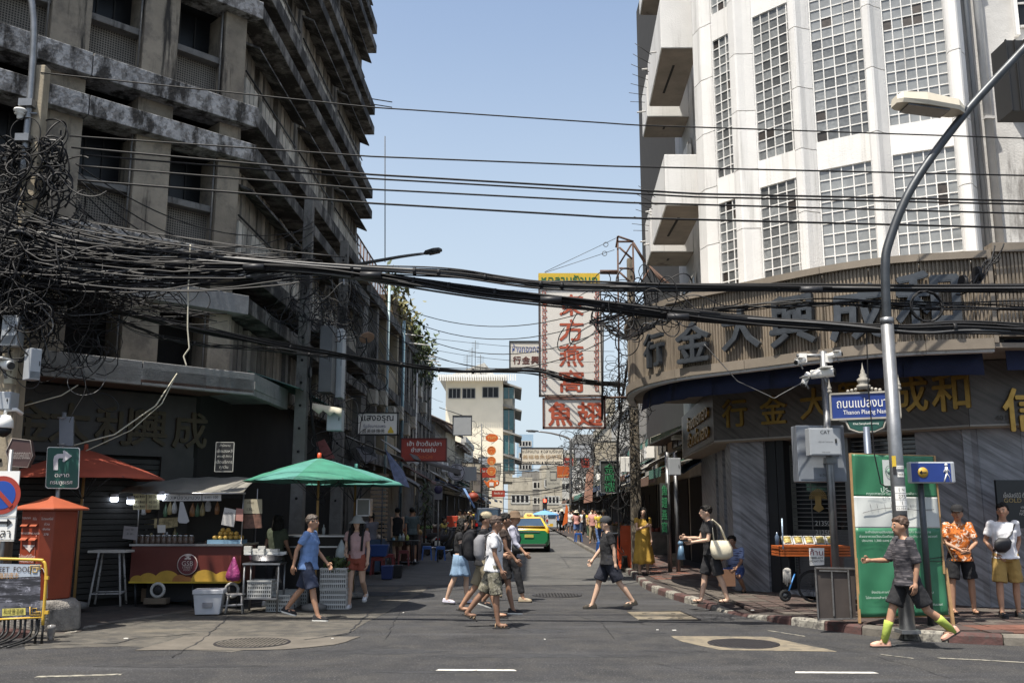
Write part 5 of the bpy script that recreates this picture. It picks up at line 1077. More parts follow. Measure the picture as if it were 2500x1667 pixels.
def tangle(label,boxes,n,r,name='cable_tangle',loops=0,seed=1,coil=.25,dark=1):
 rr=random.Random(seed);b=MB()
 for k in range(n):
  x0,y0,x1,y1,Y0,Y1,sx,sz=rr.choice(boxes);c=W(rr.uniform(x0,x1),rr.uniform(y0,y1),rr.uniform(Y0,Y1));d=V((rr.uniform(-1,1)*sx,rr.uniform(-.3,.3),rr.uniform(-1,1)*sz));P=[c];v=d.normalized()*.12;om=rr.uniform(-.5,.5)
  for i in range(rr.randint(8,17)):
   om+=rr.uniform(-.18,.18);om*=.93;u=V((v.x*math.cos(om)-v.z*math.sin(om),v.y+rr.uniform(-.015,.015)+(c.y-P[-1].y)*.1,v.x*math.sin(om)+v.z*math.cos(om)))
   u.x+=(c.x-P[-1].x)*.035/max(sx,.15);u.z+=(c.z-P[-1].z)*.035/max(sz,.15)-.006;v=u.normalized()*.12;P.append(P[-1]+v)
  b.tube(catmull(P,2),rr.uniform(*r),3,mi=1 if rr.random()>dark else 0,cap=False)
 for k in range(loops):
  x0,y0,x1,y1,Y0,Y1,sx,sz=rr.choice(boxes);c=W(rr.uniform(x0,x1),rr.uniform(y0,y1),rr.uniform(Y0,Y1));R_=rr.uniform(.5,1)*coil;g0=rr.uniform(0,6)
  b.tube([c+V((math.cos(g0+g)*R_,math.sin(g)*.08,math.sin(g0+g)*R_*rr.uniform(.85,1.1)))for g in[i*.55 for i in range(12)]],rr.uniform(*r),4,cap=False)
 o=solo(b,name,[cab_m,cab_g],label,'cables');o['kind']='stuff';return o
tangle('mass of coiled black cables wrapped round the left pole',[(0,350,150,470,14.2,14.9,.8,.5)],34,(.01,.02),loops=60,seed=2,coil=.2,dark=.97)
tangle('dense dark knot of cables spilling right from the left pole',[(-60,500,120,760,14.0,15,1.4,.2),(0,600,90,800,14.2,14.8,.3,1)],260,(.008,.016),loops=22,seed=5,coil=.24,dark=.9)
fan=MB()
for k in range(105):
 y0=rs.uniform(490,700);x0=rs.uniform(-60,40);x1=rs.uniform(330,900);y1=600+(y0-590)*.16+(x1-330)*.1+rs.uniform(-12,14);Y0=rs.uniform(14.1,14.9)
 fan.tube(wire_pts(W(x0,y0,Y0),W(x1,y1,14.3),rs.uniform(.02,.35),12,.012),rs.uniform(.006,.015),3,mi=1 if rs.random()<.06 else 0)
for k in range(40):
 y0=rs.uniform(600,760);x1=rs.uniform(260,560);fan.tube(wire_pts(W(rs.uniform(-60,60),y0,14.5),W(x1,690+(x1-260)*.32+rs.uniform(-20,20),15.6),rs.uniform(.02,.3),12,.02),rs.uniform(.006,.014),3)
o=solo(fan,'cable_fan',[cab_m,cab_g],'fan of nearly straight cables spreading right from the left pole','cables');o['kind']='stuff'
tangle('hanging cable ends below the left knot',[(90,700,280,900,14.4,15.2,.4,1),(200,640,380,720,14.5,15,1,.4)],90,(.005,.01),loops=10,seed=6,dark=.9)
tangle('cable knot in front of the fascia left end',[(1450,700,1640,790,13.9,15,1,.2)],40,(.006,.012),loops=4,seed=7,coil=.2)
tangle('cable tangle climbing the right poles',[(1492,800,1540,1230,25.6,26.6,.12,1),(1485,930,1548,1060,25.5,26.6,.3,.8),(1420,1060,1480,1180,26,32,.8,.5)],170,(.006,.013),loops=8,seed=8,coil=.22,dark=.85)
tangle('cable tangle hanging from the left corner poles',[(760,720,860,830,20.4,24,.5,.8),(740,900,900,1120,20.2,24,.35,1),(700,720,800,800,19.5,21,1,.2)],110,(.006,.012),loops=10,seed=9,coil=.3,dark=.85)
tangle('knots of wire along the far right shopfronts',[(1385,1080,1440,1200,40,60,.6,.6),(1370,1040,1420,1180,60,90,1,1)],70,(.01,.02),loops=2,seed=10,coil=.4,dark=.7)
tangle('knots of wire along the far left shopfronts',[(1090,1050,1200,1200,50,80,.8,.6)],70,(.01,.02),loops=2,seed=12,coil=.4,dark=.8)
c=W(2262,748,13.6);b=MB()
for k in range(5):b.tube([c+V((math.cos(g)*(.22+k*.006),rs.uniform(-.03,.03),math.sin(g)*(.22+k*.004)))for g in[2*PI*i/26 for i in range(27)]],.012,5,cap=False)
solo(b,'cable_coil',cab_m,'round black coil of cable hung in front of the last steel character','cable coil')
bundle('black cable column down the pole beside the gold shop',[(1548,760,24),(1538,850,25.8),(1518,980,26),(1508,1100,26),(1512,1330,26)],.1,20,(.012,.028),.05,seed=21)
bundle('cable arm from the right pole up to the fascia',[(1470,790,21.5),(1530,825,20),(1580,800,17),(1640,770,15)],.06,9,(.012,.02),.03,seed=22)
bundle('cables dropping down the wall of the left street corner',[(760,860,20.4),(756,950,20.5),(770,1080,20.6),(790,1160,20.6)],.1,10,(.007,.013),.06,seed=23)
bundle('curved cables beside the fascia joint at the right',[(2440,612,14.5),(2400,660,14.3),(2340,700,13.9)],.12,4,(.01,.014),.02,seed=24)
single('thin wire dangling in a loop from the camera pole to the fascia',[(1719,840,15.5),(1800,930,15.3),(1890,972,15.2),(1975,925,15.3)],0,.008,cab_g)
single('thin black cable hanging down in front of the banner',[(2115,800,13.6),(2120,950,13.6),(2135,1110,13.6),(2150,1180,13.6),(2185,1200,13.5)],0,.009)
single('pale cord hanging from the bundles in front of the left facade',[(465,598,14.3),(460,700,14.3),(458,800,14.3),(462,850,14.3),(448,870,14.3),(455,892,14.3)],0,.012,M('pale cord',(.45,.42,.33),.8))
single('white rope curving down from the canopy to the red parasol',[(432,912,16.2),(380,990,15.8),(280,1060,15.4),(175,1088,15.2)],0,.012,M('pale cord',(.45,.42,.33)))
single('second rope curving down from the canopy beside the first',[(432,912,16.2),(395,985,15.9),(320,1050,15.6),(210,1100,15.4)],0,.009,M('pale cord',(.45,.42,.33)))
single('short white rope at the left under the canopy',[(190,940,15.4),(150,965,15),(60,990,14.8)],0,.01,M('pale cord',(.45,.42,.33)))
a=W(940,640,45);solo(MB().tube([a,W(940,333,45)],.03,4),'antenna_mast',black_m,'thin tall mast rising above the planted roof into the sky','antenna')
a=W(895,822,26);t=thing('satellite_dish','round pinkish dish lamp on a bracket on the left facade','dish',a);MB().lathe([(0.001,0),(.2,.01),(.22,.04),(.2,.045),(.001,.03)],a,20,ax=(.3,-.5,-.8)).build('dish',M('pinkish plastic',(.4,.27,.2),.6),t);MB().tube([a,a+V((.0,.05,-.3)),a+V((-.2,.3,-.5))],.02,5).build('arm',steel_d,t)
#PEOPLE
folds=bpy.data.textures.new('folds','CLOUDS');folds.noise_scale=.11;folds.noise_depth=2
locks=bpy.data.textures.new('locks','CLOUDS');locks.noise_scale=.03;locks.noise_depth=1
def remesh(mb,vox,sm=4,mats=(),name='body'):
 me=mb.mesh('tmp');o=bpy.data.objects.new('tmp',me)
 m=o.modifiers.new('r','REMESH');m.mode='VOXEL';m.voxel_size=vox
 m=o.modifiers.new('s','SMOOTH');m.iterations=sm;m.factor=.5
 if name in('shirt','shorts','trousers','hair'):
  m=o.modifiers.new('d','DISPLACE');m.texture=folds if name!='hair' else locks;m.strength=.03 if name!='hair' else .035;m.mid_level=.5;m.texture_coords='LOCAL'
 r=evaluated(o);bpy.data.meshes.remove(me)
 r.materials.clear()
 for x in mats:r.materials.append(x)
 r.polygons.foreach_set('use_smooth',[True]*len(r.polygons));r.polygons.foreach_set('material_index',[0]*len(r.polygons));r.name=name;return r
def obj(name,me,parent,label=None):
 o=bpy.data.objects.new(name,me);C.objects.link(o);o.parent=parent
 if label:o['label']=label
 return o
def loft(mb,secs,n=14,mi=0,tr=lambda p:p):
 o=len(mb.v)
 for x,y,z,rx,ry in secs:
  for j in range(n):g=2*PI*j/n;mb.v.append(tuple(tr(V((x+math.cos(g)*rx,y+math.sin(g)*ry,z)))))
 for i in range(len(secs)-1):
  for j in range(n):j2=(j+1)%n;mb.f.append([o+i*n+j,o+i*n+j2,o+(i+1)*n+j2,o+(i+1)*n+j]);mb.m.append(mi);mb.sm.append(True)
 mb.f.append([o+j for j in range(n)][::-1]);mb.m.append(mi);mb.sm.append(True);mb.f.append([o+(len(secs)-1)*n+j for j in range(n)]);mb.m.append(mi);mb.sm.append(True)
skin=M('skin tan',(.36,.2,.125),.55,var=.08,scale=6);skin_l=M('skin light',(.52,.34,.24),.55,var=.06,scale=6);skin_d=M('skin brown',(.22,.12,.075),.55,var=.08,scale=6)
hair_k=M('black hair',(.008,.007,.006),.65,spec=.25,var=.4,scale=30,bump=.4,bscale=90)
eye_w=M('eye white',(.6,.58,.55),.3)
def cloth(name,col,**k):return M(name,col,.9,var=k.pop('var',.14),scale=k.pop('scale',5),bump=.5,bscale=k.pop('bscale',9),**k)
PSN={}
def person(label,px,py,z=0,H=1.68,face=0,at=None,sk=None,th=(.35,-.35),kn=(.1,.5),ab=(.05,.05),arm=((.3,.3,.08,0),(-.3,.3,.08,0)),lean=.03,yaw=0,top=None,sleeve=.55,hem=.86,bottom=None,blen=.5,kind='shorts',shoe=None,shoekind='shoe',hair=hair_k,hairk='short',hat=None,vox=.013,extra=None,fat=1.0,neck=1.43,flare=1.0,group=None,sit=0,foot=(0,0),toe=0):
 """face: degrees, 0 looks towards the camera, 90 to the left of the picture, -90 to the right.
       th/kn: thigh swing and knee bend (right, left); arm: (shoulder, elbow, outwards, inwards)"""
 s=H/1.7;loc=V(at)if at is not None else G(px,py,z);sk=sk or skin
 rz=PI-math.radians(face)
 t=thing('person',label,'person',loc,rz,group)
 hipz=.93;J={}
 if not label.startswith(('seated','rider','person in blue')):th=(th[0]*.8,th[1]*.8)
 for i,sd in enumerate((1,-1)):
  hp=V((sd*.088*fat**.5,0,hipz));a=th[i];k=a-kn[i]
  kneep=hp+V((sd*math.sin(ab[i])*.42,math.sin(a)*.43,-math.cos(a)*.43));an=kneep+V((sd*math.sin(ab[i])*.1,math.sin(k)*.41,-math.cos(k)*.41));J[i]=[hp,kneep,an]
 low=min(J[0][2].z,J[1][2].z)-.085
 if sit:low=min(J[0][2].z,J[1][2].z)-.085
 for i in(0,1):J[i]=[p-V((0,0,low))for p in J[i]]
 dz=-low
 ca,sa=math.cos(lean),math.sin(lean)
 def up(p):
  y,z_=p.y,p.z-hipz;return V((p.x,y*ca+z_*sa,z_*ca-y*sa+hipz+dz))
 A={}
 for i,sd in enumerate((1,-1)):
  sh,el,ou,iw=arm[i];S=V((sd*.175*fat**.3,0,1.395));E=S+V((sd*math.sin(ou)*.28,math.sin(sh)*.28*math.cos(ou),-math.cos(sh)*.28*math.cos(ou)))
  d=V((-sd*math.sin(iw),math.sin(sh+el)*math.cos(iw),-math.cos(sh+el)*math.cos(iw)));Wr=E+d*.245;Hd=Wr+d*.075;A[i]=[up(S),up(E),up(Wr),up(Hd),(up(Wr+d)-up(Wr)).normalized()]
 hc=up(V((0,.025,1.585)))
 sc=lambda p:p*s
 b=MB();f_=fat
 torso=[(0,-.005,.86,.145*f_,.105*f_),(0,-.01,.93,.165*f_,.118*f_),(0,0,1.05,.138*f_,.1*f_),(0,.005,1.16,.148*f_,.108*f_),(0,0,1.28,.165*f_**.5,.112*f_**.5),(0,-.01,1.37,.165,.088),(0,-.01,1.42,.1,.06),(0,-.005,1.46,.055,.05)]
 loft(b,torso,tr=lambda p:sc(up(p)))
 b.tube([sc(up(V((0,-.01,1.4)))),sc(up(V((0,.005,1.5)))),sc(hc)],[.06*s,.052*s,.05*s],10)
 b.ball(sc(hc+V((0,0,.015))),(.076*s,.094*s,.108*s),14,m=9)
 cy,sy=math.cos(yaw),math.sin(yaw)
 hd=lambda x,y,z_:sc(hc+V((x*cy-y*sy,x*sy+y*cy,z_)))
 b.ball(hd(0,.035,-.055),(.05*s,.05*s,.055*s),10);b.ball(hd(0,.098,-.012),(.014*s,.02*s,.024*s),8);b.ball(hd(0,.07,.03),(.05*s,.03*s,.02*s),8)
 for sd in(1,-1):b.ball(hd(sd*.078,-.005,-.005),(.014*s,.02*s,.034*s),8)
 b.ball(hd(0,.083,-.05),(.024*s,.014*s,.01*s),8)
 for i in(0,1):
  hp,kp,an=J[i];mid=hp.lerp(kp,.5);cal=kp.lerp(an,.35)-V((0,.012,0))
  b.tube([sc(x)for x in(hp,mid,kp,cal,an)],[.083*s*f_,.072*s*f_,.053*s,.054*s,.034*s],10);b.ball(sc(kp),.054*s,8);b.ball(sc(an),.04*s,8)
  b.ball(sc(an+V((0,.06,-.035))),(.04*s,.1*s,.03*s),10)
  S,E,Wr,Hd,d=A[i];b.ball(sc(S),.056*s,9);b.tube([sc(x)for x in(S,S.lerp(E,.5),E,E.lerp(Wr,.35),Wr)],[.05*s,.045*s,.036*s,.037*s,.025*s],9);b.ball(sc(E),.037*s,8)
  b.tube([sc(Wr),sc(Wr.lerp(Hd,.5)),sc(Hd)],[.026*s,.036*s,.034*s],9)
 me=remesh(b,vox,3,[sk],'body');body=obj('body',me,t)
 if vox<.02:
  e=MB()
  for i,sd in enumerate((1,-1)):
   S,E,Wr,Hd,d=A[i];side=d.cross(V((1,0,0))).normalized();nrm=side.cross(d).normalized()*-sd
   for q,L_ in enumerate((.068,.078,.073,.058)):
    o_=Hd+side*((q-1.5)*.018);p1=o_+d*L_*.5+nrm*.006;p2=p1+d*L_*.38+nrm*.022;p3=p2+d*L_*.2+nrm*.028;e.tube([sc(o_-d*.02),sc(o_),sc(p1),sc(p2),sc(p3)],[.009*s,.0095*s,.0088*s,.008*s,.006*s],6)
   o_=Wr.lerp(Hd,.4)-side*.028;e.tube([sc(o_),sc(o_-side*.028+d*.03+nrm*.008),sc(o_-side*.03+d*.062+nrm*.02)],[.012*s,.011*s,.008*s],6)
  e.m=[0]*len(e.f)
  for sd in(1,-1):e.ball(hd(sd*.03,.083,.012),(.012*s,.008*s,.007*s),8,mi=1);e.ball(hd(sd*.03,.09,.012),(.006*s,.004*s,.006*s),6,mi=2);e.tube([hd(sd*.014,.09,.034),hd(sd*.045,.082,.036)],.005*s,4,mi=2)
  e.tube([hd(-.02,.093,-.05),hd(.02,.093,-.05)],.005*s,5,mi=3)
  import bmesh
  bm=bmesh.new();bm.from_mesh(me);e2=e.mesh('x');bm.from_mesh(e2);
  bm.to_mesh(me);bm.free();bpy.data.meshes.remove(e2);me.materials.append(eye_w);me.materials.append(hair_k);me.materials.append(M('lip',(.3,.09,.07),.5))
 def infl(g):return[(x,y,z_,rx+g,ry+g)for x,y,z_,rx,ry in torso]
 if top is not None:
  b=MB();g=.022
  secs=[q for q in infl(g)if q[2]>hem+.03 and q[2]<neck];r0=secs[0];secs=[(0,0,hem,r0[3]*1.06*flare,r0[4]*1.12*flare)]+secs+[(0,-.005,neck,.085,.07)]
  loft(b,secs,tr=lambda p:sc(up(p)))
  for i in(0,1):
   S,E,Wr,Hd,d=A[i]
   if sleeve>0:
    b.ball(sc(S),.068*s,9)
    if sleeve<=1:b.tube([sc(S),sc(S.lerp(E,sleeve*.5)),sc(S.lerp(E,sleeve))],[.064*s,.064*s,.066*s],10)
    else:b.tube([sc(S),sc(E),sc(E.lerp(Wr,sleeve-1))],[.062*s,.05*s,.042*s],10)
  obj('shirt' if kind!='dress' else 'dress_top',remesh(b,vox,2,[top],'shirt'),t)
 if kind in('shorts','trousers'):
  b=MB();secs=[(0,-.005,.84,.15*f_,.12*f_),(0,-.01,.93,.182*f_,.135*f_),(0,0,1.03,.162*f_,.122*f_)]
  loft(b,secs,tr=lambda p:sc(p+V((0,0,dz))))
  for i in(0,1):
   hp,kp,an=J[i];b.ball(sc(hp),.1*s*f_,10)
   if blen<=1:e_=hp.lerp(kp,blen);b.tube([sc(hp),sc(hp.lerp(kp,blen*.5)),sc(e_)],[.1*s*f_,.098*s*f_,.1*s*f_*(1.02 if blen>.7 else 1.05)],12)
   else:e_=kp.lerp(an,blen-1);b.tube([sc(hp),sc(hp.lerp(kp,.5)),sc(kp),sc(e_)],[.1*s*f_,.088*s*f_,.072*s,.062*s],12)
  obj(kind,remesh(b,vox,2,[bottom],kind),t)
 elif kind in('skirt','dress'):
  z1=1.0 if kind=='skirt' else 1.2;zb=blen;rows=[];n=36;nr=10
  mx=(J[0][1]+J[1][1])/2
  for i in range(nr+1):
   q=i/nr;zz=(z1+dz)*(1-q)+zb*q;r=[]
   rx=(.165 if kind=='skirt' else .16)*f_+q*.1*flare+(.02 if .1<q<.5 else 0);ry=(.13 if kind=='skirt' else .125)*f_+q*.13*flare
   for j in range(n+1):
    g=2*PI*j/n;fl=1+(.03+.09*q)*math.sin(g*7+1.3*math.sin(q*3))*q;r.append(V((math.cos(g)*rx*fl+mx.x*q*.5,math.sin(g)*ry*fl+mx.y*q*.5,zz+.012*math.sin(g*5)*q))*s)
   rows.append(r)
  o=obj(kind,None,t)if False else None
  me=MB().sheet(rows).mesh(kind);me.materials.append(bottom);o=obj(kind,me,t);md=o.modifiers.new('thickness','SOLIDIFY');md.thickness=.006
 b=MB()
 if hairk!='none':
  b.ball(hd(0,-.024,.05),(.089*s,.1*s,.092*s),14,m=9);b.ball(hd(0,.03,.085),(.07*s,.062*s,.045*s),10)
  if hairk in('long','bob','wavy'):
   ln={'long':.36,'bob':.16,'wavy':.24}[hairk]
   for g in[x*.32-2.6 for x in range(17)]if hairk!='bob' else[x*.35-2.4 for x in range(14)]:
    x,y=math.sin(g)*.078,-math.cos(g)*.085*1;
    if y>.045:continue
    w1=random.uniform(-.01,.01);b.tube([hd(x,y,.05),hd(x*1.12+w1,y*1.1,-.05),hd(x*(1.5 if hairk=='wavy' else 1.15)+w1,y*1.25-.01,-.05-ln*.5),hd(x*1.1-w1,y*1.1-.02,-.05-ln)],[.03*s,.032*s,.032*s,.012*s],6)
  if hairk=='tail':b.tube([hd(0,-.1,.04),hd(0,-.15,-.02),hd(0,-.14,-.14)],[.03*s,.028*s,.01*s],7)
  if vox<.02:me=remesh(b,.011,2,[hair],'hair')
  else:me=b.mesh('hair');me.materials.append(hair)
  o=obj('hair',me,t)
 if hat:
  kd,hm=hat;b=MB()
  c=hd(0,-.005,.07)
  if kd=='cap':b.lathe([(.092*s,-.03),(.096*s,.0),(.085*s,.05),(.05*s,.078),(.001,.085)],c,16,sy=1.12,cap=False);f=[hd(x,y,.05+z_)for x,y,z_ in((-.07,.075,0),(-.05,.15,-.012),(0,.175,-.014),(.05,.15,-.012),(.07,.075,0))];b.prism(f,(0,0,.008))
  else:
   R_=.17 if kd=='bucket' else .2;b.lathe([(R_*s,-.055),(R_*.97*s,-.045),(.1*s,-.0),(.094*s,.04),(.07*s,.075),(.001,.085)],c,20,sy=1.08,cap=False);b.lathe([(R_*s,-.055),(.09*s,-.02)],c,20,sy=1.08,cap=False)
  me=b.mesh('hat');me.materials.append(hm);obj('hat',me,t)
 if shoe is not None or shoekind=='bare':
  for i,sd in enumerate((1,-1)):
   hp,kp,an=J[i];a_=sc(an);fl=(an.z-.085);tilt=-min(.9,fl*3.2)if fl>.02 else 0
   R=Matrix.Rotation(tilt,3,'X');b=MB();L0,L1=-.085,.175
   def T(x,y,z_):q=R@V((x,y-.05,z_+.0));return V((a_.x+x*0+q.x*s,a_.y+(q.y+.05)*s,a_.z+(q.z-.085)*s))
   out=[(-.03,L0),(.03,L0),(.037,L0+.04),(.036,.06),(.046,.11),(.04,.155),(.018,L1),(-.012,L1),(-.036,.155),(-.044,.11),(-.034,.06),(-.037,L0+.04)]
   sole=M('shoe sole '+('white' if shoekind=='sneaker' else 'dark'),(.65,.64,.6)if shoekind=='sneaker' else(.03,.027,.025),.7)
   P0=[T(x,y,0)for x,y in out];P1=[T(x*1.02,y,.022 if shoekind!='flip' else .016)for x,y in out];n=len(out);b.add(P0+P1,[tuple(range(n))[::-1],tuple(range(n,2*n))]+[(j,(j+1)%n,n+(j+1)%n,n+j)for j in range(n)],1)
   if shoekind in('shoe','sneaker','clog'):
    prev=P1;
    for z_,f1,yo in((.045,.98,0),(.065,.82,-.012),(.078,.6,-.03)):
     cur=[T(x*f1,(y-.04)*f1+.04+yo,z_+(.02 if y<0 and z_>.05 else 0))for x,y in out];o_=len(b.v);b.v+=[tuple(p)for p in prev+cur]
     for j in range(n):b.f.append([o_+j,o_+(j+1)%n,o_+n+(j+1)%n,o_+n+j]);b.m.append(0);b.sm.append(True)
     prev=cur
    b.add(prev,[tuple(range(n))],0)
    if shoekind=='sneaker':
     for q in range(4):b.tube([T(-.022,.045+q*.022,.07-q*.005),T(.022,.045+q*.022,.07-q*.005)],.004*s,4,mi=1)
   else:
    for q in([(.04,.06),(.0,.13)],[(-.04,.06),(.0,.13)])if shoekind=='flip' else([(.045,.1),(-.045,.12)],[(.042,.05),(-.042,.07)],[(.035,-.04),(-.035,-.04)]):
     (x0,y0),(x1,y1)=q;b.tube([T(x0,y0,.02),T((x0+x1)/2,(y0+y1)/2,.075),T(x1,y1,.02 if shoekind!='flip' else .03)],.009*s,5)
   if shoe is not None:me=b.mesh('shoe');me.materials.append(shoe);me.materials.append(sole);obj({'flip':'flip_flop','sandal':'sandal'}.get(shoekind,'shoe'),me,t)
 K={'t':t,'J':J,'A':A,'s':s,'hd':hd,'up':up,'dz':dz}
 return K
def wpt(K,p):
 t=K['t'];return V(t.location)+Matrix.Rotation(t.rotation_euler.z,3,'Z')@V(p)
def lpart(K,mb,name,mat,label=None,thick=0):
 me=mb.mesh(name)
 for m in(mat if isinstance(mat,(list,tuple))else[mat]):me.materials.append(m)
 o=obj(name,me,K['t'],label)
 if thick:md=o.modifiers.new('t','SOLIDIFY');md.thickness=thick
 return o
def held(K,mb,name,mat,label,cat,thick=0):
 mb.v=[tuple(wpt(K,v))for v in mb.v];return solo(mb,name,mat,label,cat,thick=thick)
def pattern(name,base,cols,scale=14,kind='floral'):
 m=M(name,base,.9,var=.1);n=m.node_tree.nodes;l=m.node_tree.links;b=n['Principled BSDF'];out=b.inputs['Base Color'].links[0].from_socket;tc=n.new('ShaderNodeTexCoord')
 for i,c_ in enumerate(cols):
  mp=n.new('ShaderNodeMapping');mp.inputs['Location'].default_value=(i*3.1,i*1.7,0);mp.inputs['Scale'].default_value=(1,1,1)if kind=='floral' else(.1,.1,1);l.new(tc.outputs['Object'],mp.inputs[0])
  ns=n.new('ShaderNodeTexNoise');ns.inputs['Scale'].default_value=scale*(1+.3*i);ns.inputs['Detail'].default_value=2;ns.inputs['Distortion'].default_value=1.2 if kind=='floral' else 0;l.new(mp.outputs[0],ns.inputs[0])
  r=n.new('ShaderNodeMapRange');r.inputs[1].default_value=.55;r.inputs[2].default_value=.58;l.new(ns.outputs[0],r.inputs[0]);mx=n.new('ShaderNodeMix');mx.data_type='RGBA';l.new(r.outputs[0],mx.inputs[0]);l.new(out,mx.inputs[6]);mx.inputs[7].default_value=(*c_,1);out=mx.outputs[2]
 l.new(out,b.inputs['Base Color']);return m
black_c=cloth('black cloth',(.013,.013,.015));navy_c=cloth('navy shorts cloth',(.02,.028,.055));white_c=cloth('white cotton',(.62,.62,.63),var=.06);khaki=cloth('khaki cotton',(.24,.2,.13));camo=pattern('camouflage cotton',(.15,.14,.1),[(.05,.045,.035),(.25,.23,.18)],12);denim=cloth('pale denim',(.2,.3,.42),var=.2,scale=9)
blue_polo=cloth('blue polo cotton',(.13,.22,.42),var=.08);pink_t=cloth('dusty pink tee',(.42,.27,.26));rust_sh=cloth('rust red shorts',(.24,.06,.035));must=cloth('mustard dress cloth',(.42,.26,.045),var=.2);ochre=cloth('ochre shorts cloth',(.3,.2,.06));floral=pattern('orange floral shirt',(.5,.14,.02),[(.62,.5,.4),(.2,.05,.01)],13);stripe=pattern('dark striped shirt',(.03,.028,.034),[(.1,.09,.095)],60,'stripe');bag_c=cloth('cream canvas',(.55,.5,.38),var=.08)
SW=((.42,.25,.08,.0),(-.4,.2,.08,.0))
K=person('man in pale blue polo and navy shorts striding past the food stall',748,1513,0,1.7,-82,th=(.38,-.4),kn=(.05,.35),arm=((-.5,.35,.12,0),(.25,.5,.1,0)),top=blue_polo,sleeve=.62,hem=.84,bottom=navy_c,blen=.95,shoe=black_c,shoekind='sneaker',fat=1.12,sk=skin,hairk='short',hair=M('greying hair',(.06,.045,.035),.6))
K=person('woman in grey bucket hat, dusty pink tee and rust red shorts facing the camera',868,1484,0,1.62,4,th=(.1,-.15),kn=(.05,.75),arm=((.15,1.1,.1,.2),(-.1,.3,.14,0)),top=pink_t,sleeve=.5,hem=.93,bottom=rust_sh,blen=.5,shoe=white_c,shoekind='sneaker',hairk='long',hat=('bucket',M('grey felt',(.3,.3,.29),.95)),sk=skin_l,flare=.95)
b=MB()
for sd in(1,-1):b.tube([V((sd*.11,.13,1.02)),V((sd*.125,.15,1.2)),V((sd*.12,.07,1.42)),V((sd*.11,-.12,1.36)),V((sd*.11,-.15,1.05))],.024,5,flat=.5)
b.ball((0,-.2,1.2),(.15,.1,.22),12);lpart(K,b,'backpack',black_c)
c=wpt(K,(.28,.06,.98));b=MB();b.lathe([(.01,.24),(.03,.2),(.1,.05),(.11,-.06),(.06,-.14),(.001,-.15)],c,12,sx=1,sy=.6);solo(b,'carrier_bag',M('translucent bag',(.3,.33,.33),.4,var=.2),'pale carrier bag hanging from the arm of the woman in the bucket hat','bag')
K=person('dark-haired woman in black top and pale denim skirt at the left of the walking group',1112,1476,0,1.6,-84,th=(-.3,.35),kn=(.12,.25),arm=((.2,.8,.08,0),(-.2,.5,.08,0)),top=black_c,sleeve=.4,hem=.98,bottom=denim,blen=.56,kind='skirt',shoe=M('pale clog',(.5,.48,.55),.6),shoekind='clog',hairk='bob',sk=skin_l,flare=.5,at=G(1122,1474))
K=person('backpacker in tan cap, mask and black tee with khaki shorts, mid group',1170,1506,0,1.74,-84,th=(.42,-.42),kn=(.08,.3),arm=((.35,.9,.08,0),(-.15,1.0,.1,0)),top=black_c,sleeve=.6,bottom=khaki,blen=.95,shoe=M('brown sandal',(.06,.04,.03),.7),shoekind='sandal',hat=('cap',cloth('tan cap',(.35,.3,.2))),at=G(1180,1506),fat=1.05)
b=MB();loft(b,[(0,-.2,.92,.13,.07),(0,-.24,1.0,.16,.12),(0,-.25,1.2,.165,.13),(0,-.23,1.36,.14,.11),(0,-.2,1.43,.08,.06)],16)
for sd in(1,-1):b.tube([V((sd*.12,-.14,1.0)),V((sd*.13,.06,1.08)),V((sd*.13,.13,1.25)),V((sd*.12,.06,1.44)),V((sd*.1,-.15,1.4))],.026,6,flat=.5)
b.box(-.12,.12,-.4,-.36,1.0,1.2);bp=lpart(K,b,'backpack',black_c)
b=MB();b.lathe([(.001,0),(.05,.005),(.055,.02)],K['hd'](0,.075,-.05),10,ax=(0,-1,0));lpart(K,b,'face_mask',M('pale blue mask',(.45,.5,.55),.8))
K=person('man in white tee with grey daypack and camouflage shorts, nearest of the group',1212,1536,0,1.66,-86,th=(.15,-.5),kn=(.05,.3),arm=((.1,.35,.1,0),(-.35,.5,.1,0)),top=white_c,sleeve=.62,bottom=camo,blen=.98,shoe=M('tan sandal',(.25,.17,.1),.7),shoekind='sandal',sk=skin_d,fat=1.08,at=G(1205,1532),hairk='short',hair=M('brown cap hair',(.06,.04,.03),.7))
b=MB();loft(b,[(0,-.2,1.0,.12,.06),(0,-.22,1.08,.14,.09),(0,-.22,1.3,.13,.09),(0,-.19,1.38,.07,.05)],14)
for sd in(1,-1):b.tube([V((sd*.11,-.13,1.05)),V((sd*.12,.12,1.15)),V((sd*.12,.12,1.28)),V((sd*.11,.0,1.44)),V((sd*.1,-.14,1.36))],.022,6,flat=.5)
lpart(K,b,'daypack',cloth('grey nylon',(.16,.16,.17)))
K=person('tall person in pale shirt and long dark trousers, behind the white tee',1262,1466,0,1.74,-80,th=(.35,-.4),kn=(.05,.4),arm=((.3,.5,.08,0),(-.3,.3,.08,0)),top=cloth('pale lilac shirt',(.42,.42,.5)),sleeve=1.5,bottom=black_c,blen=1.8,kind='trousers',shoe=M('tan shoe',(.3,.24,.16),.6),shoekind='shoe',hat=('bucket',cloth('brown sun hat',(.12,.08,.05))),at=G(1252,1468))
b=MB();b.tube([V((.14,.12,1.0)),V((.0,.16,1.2)),V((-.13,.02,1.46))],.015,5);loft(b,[(.17,.12,.92,.04,.09),(.18,.12,1.0,.05,.12),(.17,.12,1.1,.04,.1)],12);lpart(K,b,'shoulder_bag',M('black leather',(.015,.015,.015),.5))
